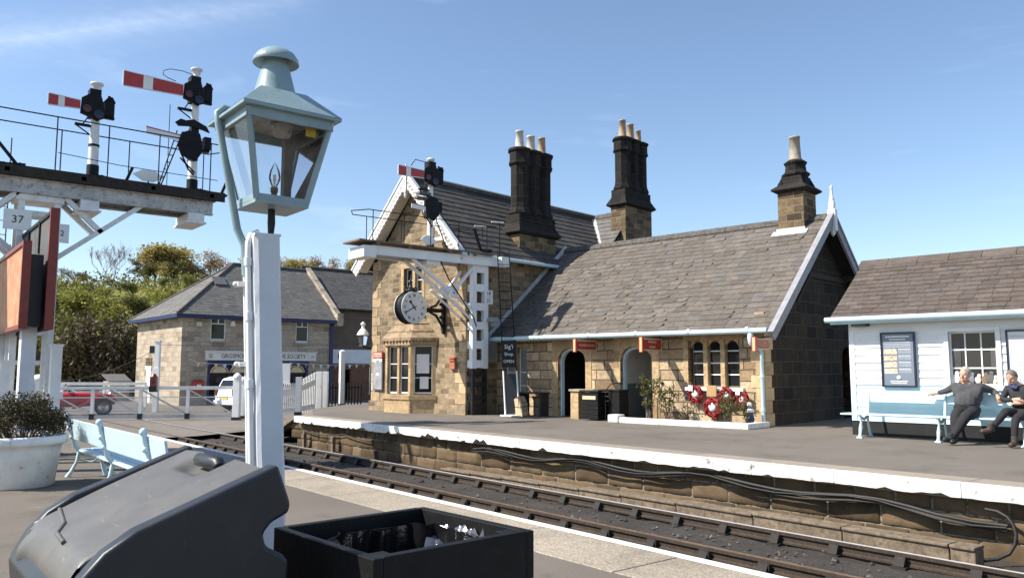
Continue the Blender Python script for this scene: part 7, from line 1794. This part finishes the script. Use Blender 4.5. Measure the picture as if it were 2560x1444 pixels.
LAB = {'birch': 'fresh green leafy tree', 'round': 'budding round crowned tree', 'open': 'thinly leaved brown tree', 'shrub': 'dense dark bush', 'bare': 'bare grey twiggy tree'}
def plant(px, D, ztop_px, kind, mat, seed, label, base=None, wide=1.0, group='trees on the hillside'):
    z0 = hillz(px, D) if base is None else base
    H = (925 - ztop_px) / F * D + CZ - z0
    ma, mb_, zm = proto(kind, mat, seed); t = thing('bush' if kind == 'shrub' else 'tree', label, 'bush' if kind == 'shrub' else 'tree', at(px, D, z0), rt_.uniform(0, 6.3), group)
    s = H / zm; t.scale = (s * wide, s * wide, s)
    link('trunk', ma, t); link('crown', mb_, t); return t
T_ = [  # px, D, top y, kind, material, seed, label
 (150, 60, 775, 'shrub', 'leaf_mid', 1, 'mid green bush at the foot of the hill beside the station board post', .9),
 (250, 59, 772, 'shrub', 'leaf_dark', 2, 'largest dark brown bush at the foot of the hill left of the corner shop', 1.0),
 (325, 61, 800, 'shrub', 'leaf_dark', 1, 'dark bush tucked against the left wall of the corner shop', .9),
 (200, 64, 790, 'shrub', 'leaf_dark', 1, 'dark bush behind the largest dark brown bush', .9),
 (90, 62, 760, 'shrub', 'leaf_mid', 2, 'leftmost green bush behind the red framed station board', .9),
 (20, 62, 720, 'shrub', 'leaf_mid', 1, 'green bush hidden behind the tan front of the station board', 1.0),
 (130, 74, 690, 'birch', 'leaf_green', 3, 'yellow green tree right beside the red frame of the station board', 1.2),
 (205, 76, 735, 'birch', 'leaf_green', 4, 'yellow green tree on the slope above the largest dark bush', 1.6),
 (290, 74, 745, 'birch', 'leaf_green', 3, 'yellow green tree on the slope above the bush by the shop wall', 1.6),
 (360, 78, 735, 'birch', 'leaf_mid', 4, 'mid green tree behind the left eaves of the corner shop', 1.5),
 (170, 70, 770, 'birch', 'leaf_mid', 3, 'mid green tree rising between the two lowest bushes', 1.5),
 (430, 82, 712, 'birch', 'leaf_green', 3, 'yellow green tree above the left roof slope of the corner shop', 1.6),
 (245, 88, 712, 'birch', 'leaf_green', 3, 'yellow green tree below the bare grey tree', 1.8),
 (330, 90, 704, 'birch', 'leaf_mid', 4, 'low mid green tree on the crest under the skyline gap', 1.6),
 (400, 94, 690, 'birch', 'leaf_green', 4, 'yellow green tree on the crest left of the hipped roof', 1.3),
 (465, 92, 680, 'birch', 'leaf_green', 3, 'yellow green tree touching the hip of the shop roof', 1.1),
 (115, 100, 690, 'round', 'leaf_brown', 5, 'brown skyline tree just right of the red framed board', 1.2),
 (190, 104, 668, 'open', 'leaf_dark', 6, 'dark skyline tree left of the bare grey tree', 1.3),
 (262, 105, 602, 'bare', 'leaf_brown', 7, 'tall bare grey twiggy tree on the skyline', 1.0),
 (345, 104, 640, 'round', 'leaf_mid', 5, 'leaning green skyline tree right of the bare grey tree', 1.3),
 (440, 106, 602, 'round', 'leaf_olive', 8, 'tallest olive green skyline tree above the left of the shop roof', 1.6),
 (500, 109, 640, 'round', 'leaf_brown', 5, 'brown rounded skyline tree between the tallest olive tree and the hip', 1.3),
 (405, 105, 650, 'round', 'leaf_olive', 8, 'short olive skyline tree at the left flank of the tallest olive tree', 1.4),
 (385, 108, 612, 'open', 'leaf_brown', 6, 'thin brown umbrella shaped skyline tree left of the tallest olive tree', 1.0),
 (485, 108, 660, 'open', 'leaf_olive', 9, 'thin olive skyline tree at the right flank of the tallest olive tree', 1.1),
 (560, 112, 626, 'open', 'leaf_brown', 6, 'thin brown skyline tree over the shop roof ridge left of the lamp post', 1.0),
 (605, 112, 632, 'round', 'leaf_olive', 5, 'olive skyline tree half hidden by the lantern pipe', 1.1),
 (735, 114, 636, 'round', 'leaf_olive', 8, 'yellow olive skyline tree just right of the lamp post', 1.1),
 (690, 116, 640, 'round', 'leaf_olive', 5, 'olive skyline tree behind the lamp post', 1.1),
 (805, 115, 638, 'open', 'leaf_brown', 9, 'thin brown skyline tree above the neighbouring roof', 1.2),
 (770, 117, 648, 'round', 'leaf_brown', 5, 'brown round skyline tree between the olive and the thin brown tree', 1.2),
 (860, 115, 644, 'round', 'leaf_brown', 5, 'brown round skyline tree near the station barge board', 1.2),
 (905, 114, 634, 'round', 'leaf_olive', 8, 'olive skyline tree touching the station barge board', 1.0),
 (650, 118, 636, 'open', 'leaf_brown', 6, 'thin brown skyline tree above the shop ridge beside the lamp post', 1.1),
]
for q in T_: plant(*q[:7], wide=q[7])
K['leaf_mid2'] = leafm('brown_green_undergrowth', (.05, .05, .016), (.085, .075, .024), (.12, .10, .045), .2)
# scrub covering the slope between the trees
mb = MB(); mb2 = MB(); r_ = random.Random(51)
for i in range(680):
    px = r_.uniform(-250, 1000); D = r_.uniform(62, 104) if i % 3 else r_.uniform(92, 106); s = r_.uniform(.5, 1.0)
    q = r_.random() < .40 + .35 * (D < 78)
    leafcloud(mb2 if q else mb, at(px, D, hillz(px, D) + .5 * s * (1 + q)), 1.5 * s, 42, .22, r_, (1.2, 1.2, .95))
o = mb.build('hillside_scrub', K['leaf_green']); o['kind'] = 'stuff'; o = mb2.build('hillside_undergrowth', K['leaf_mid2']); o['kind'] = 'stuff'
S.render.engine = 'CYCLES'
S.cycles.use_denoising = True
S.cycles.max_bounces = 8; S.cycles.transparent_max_bounces = 12
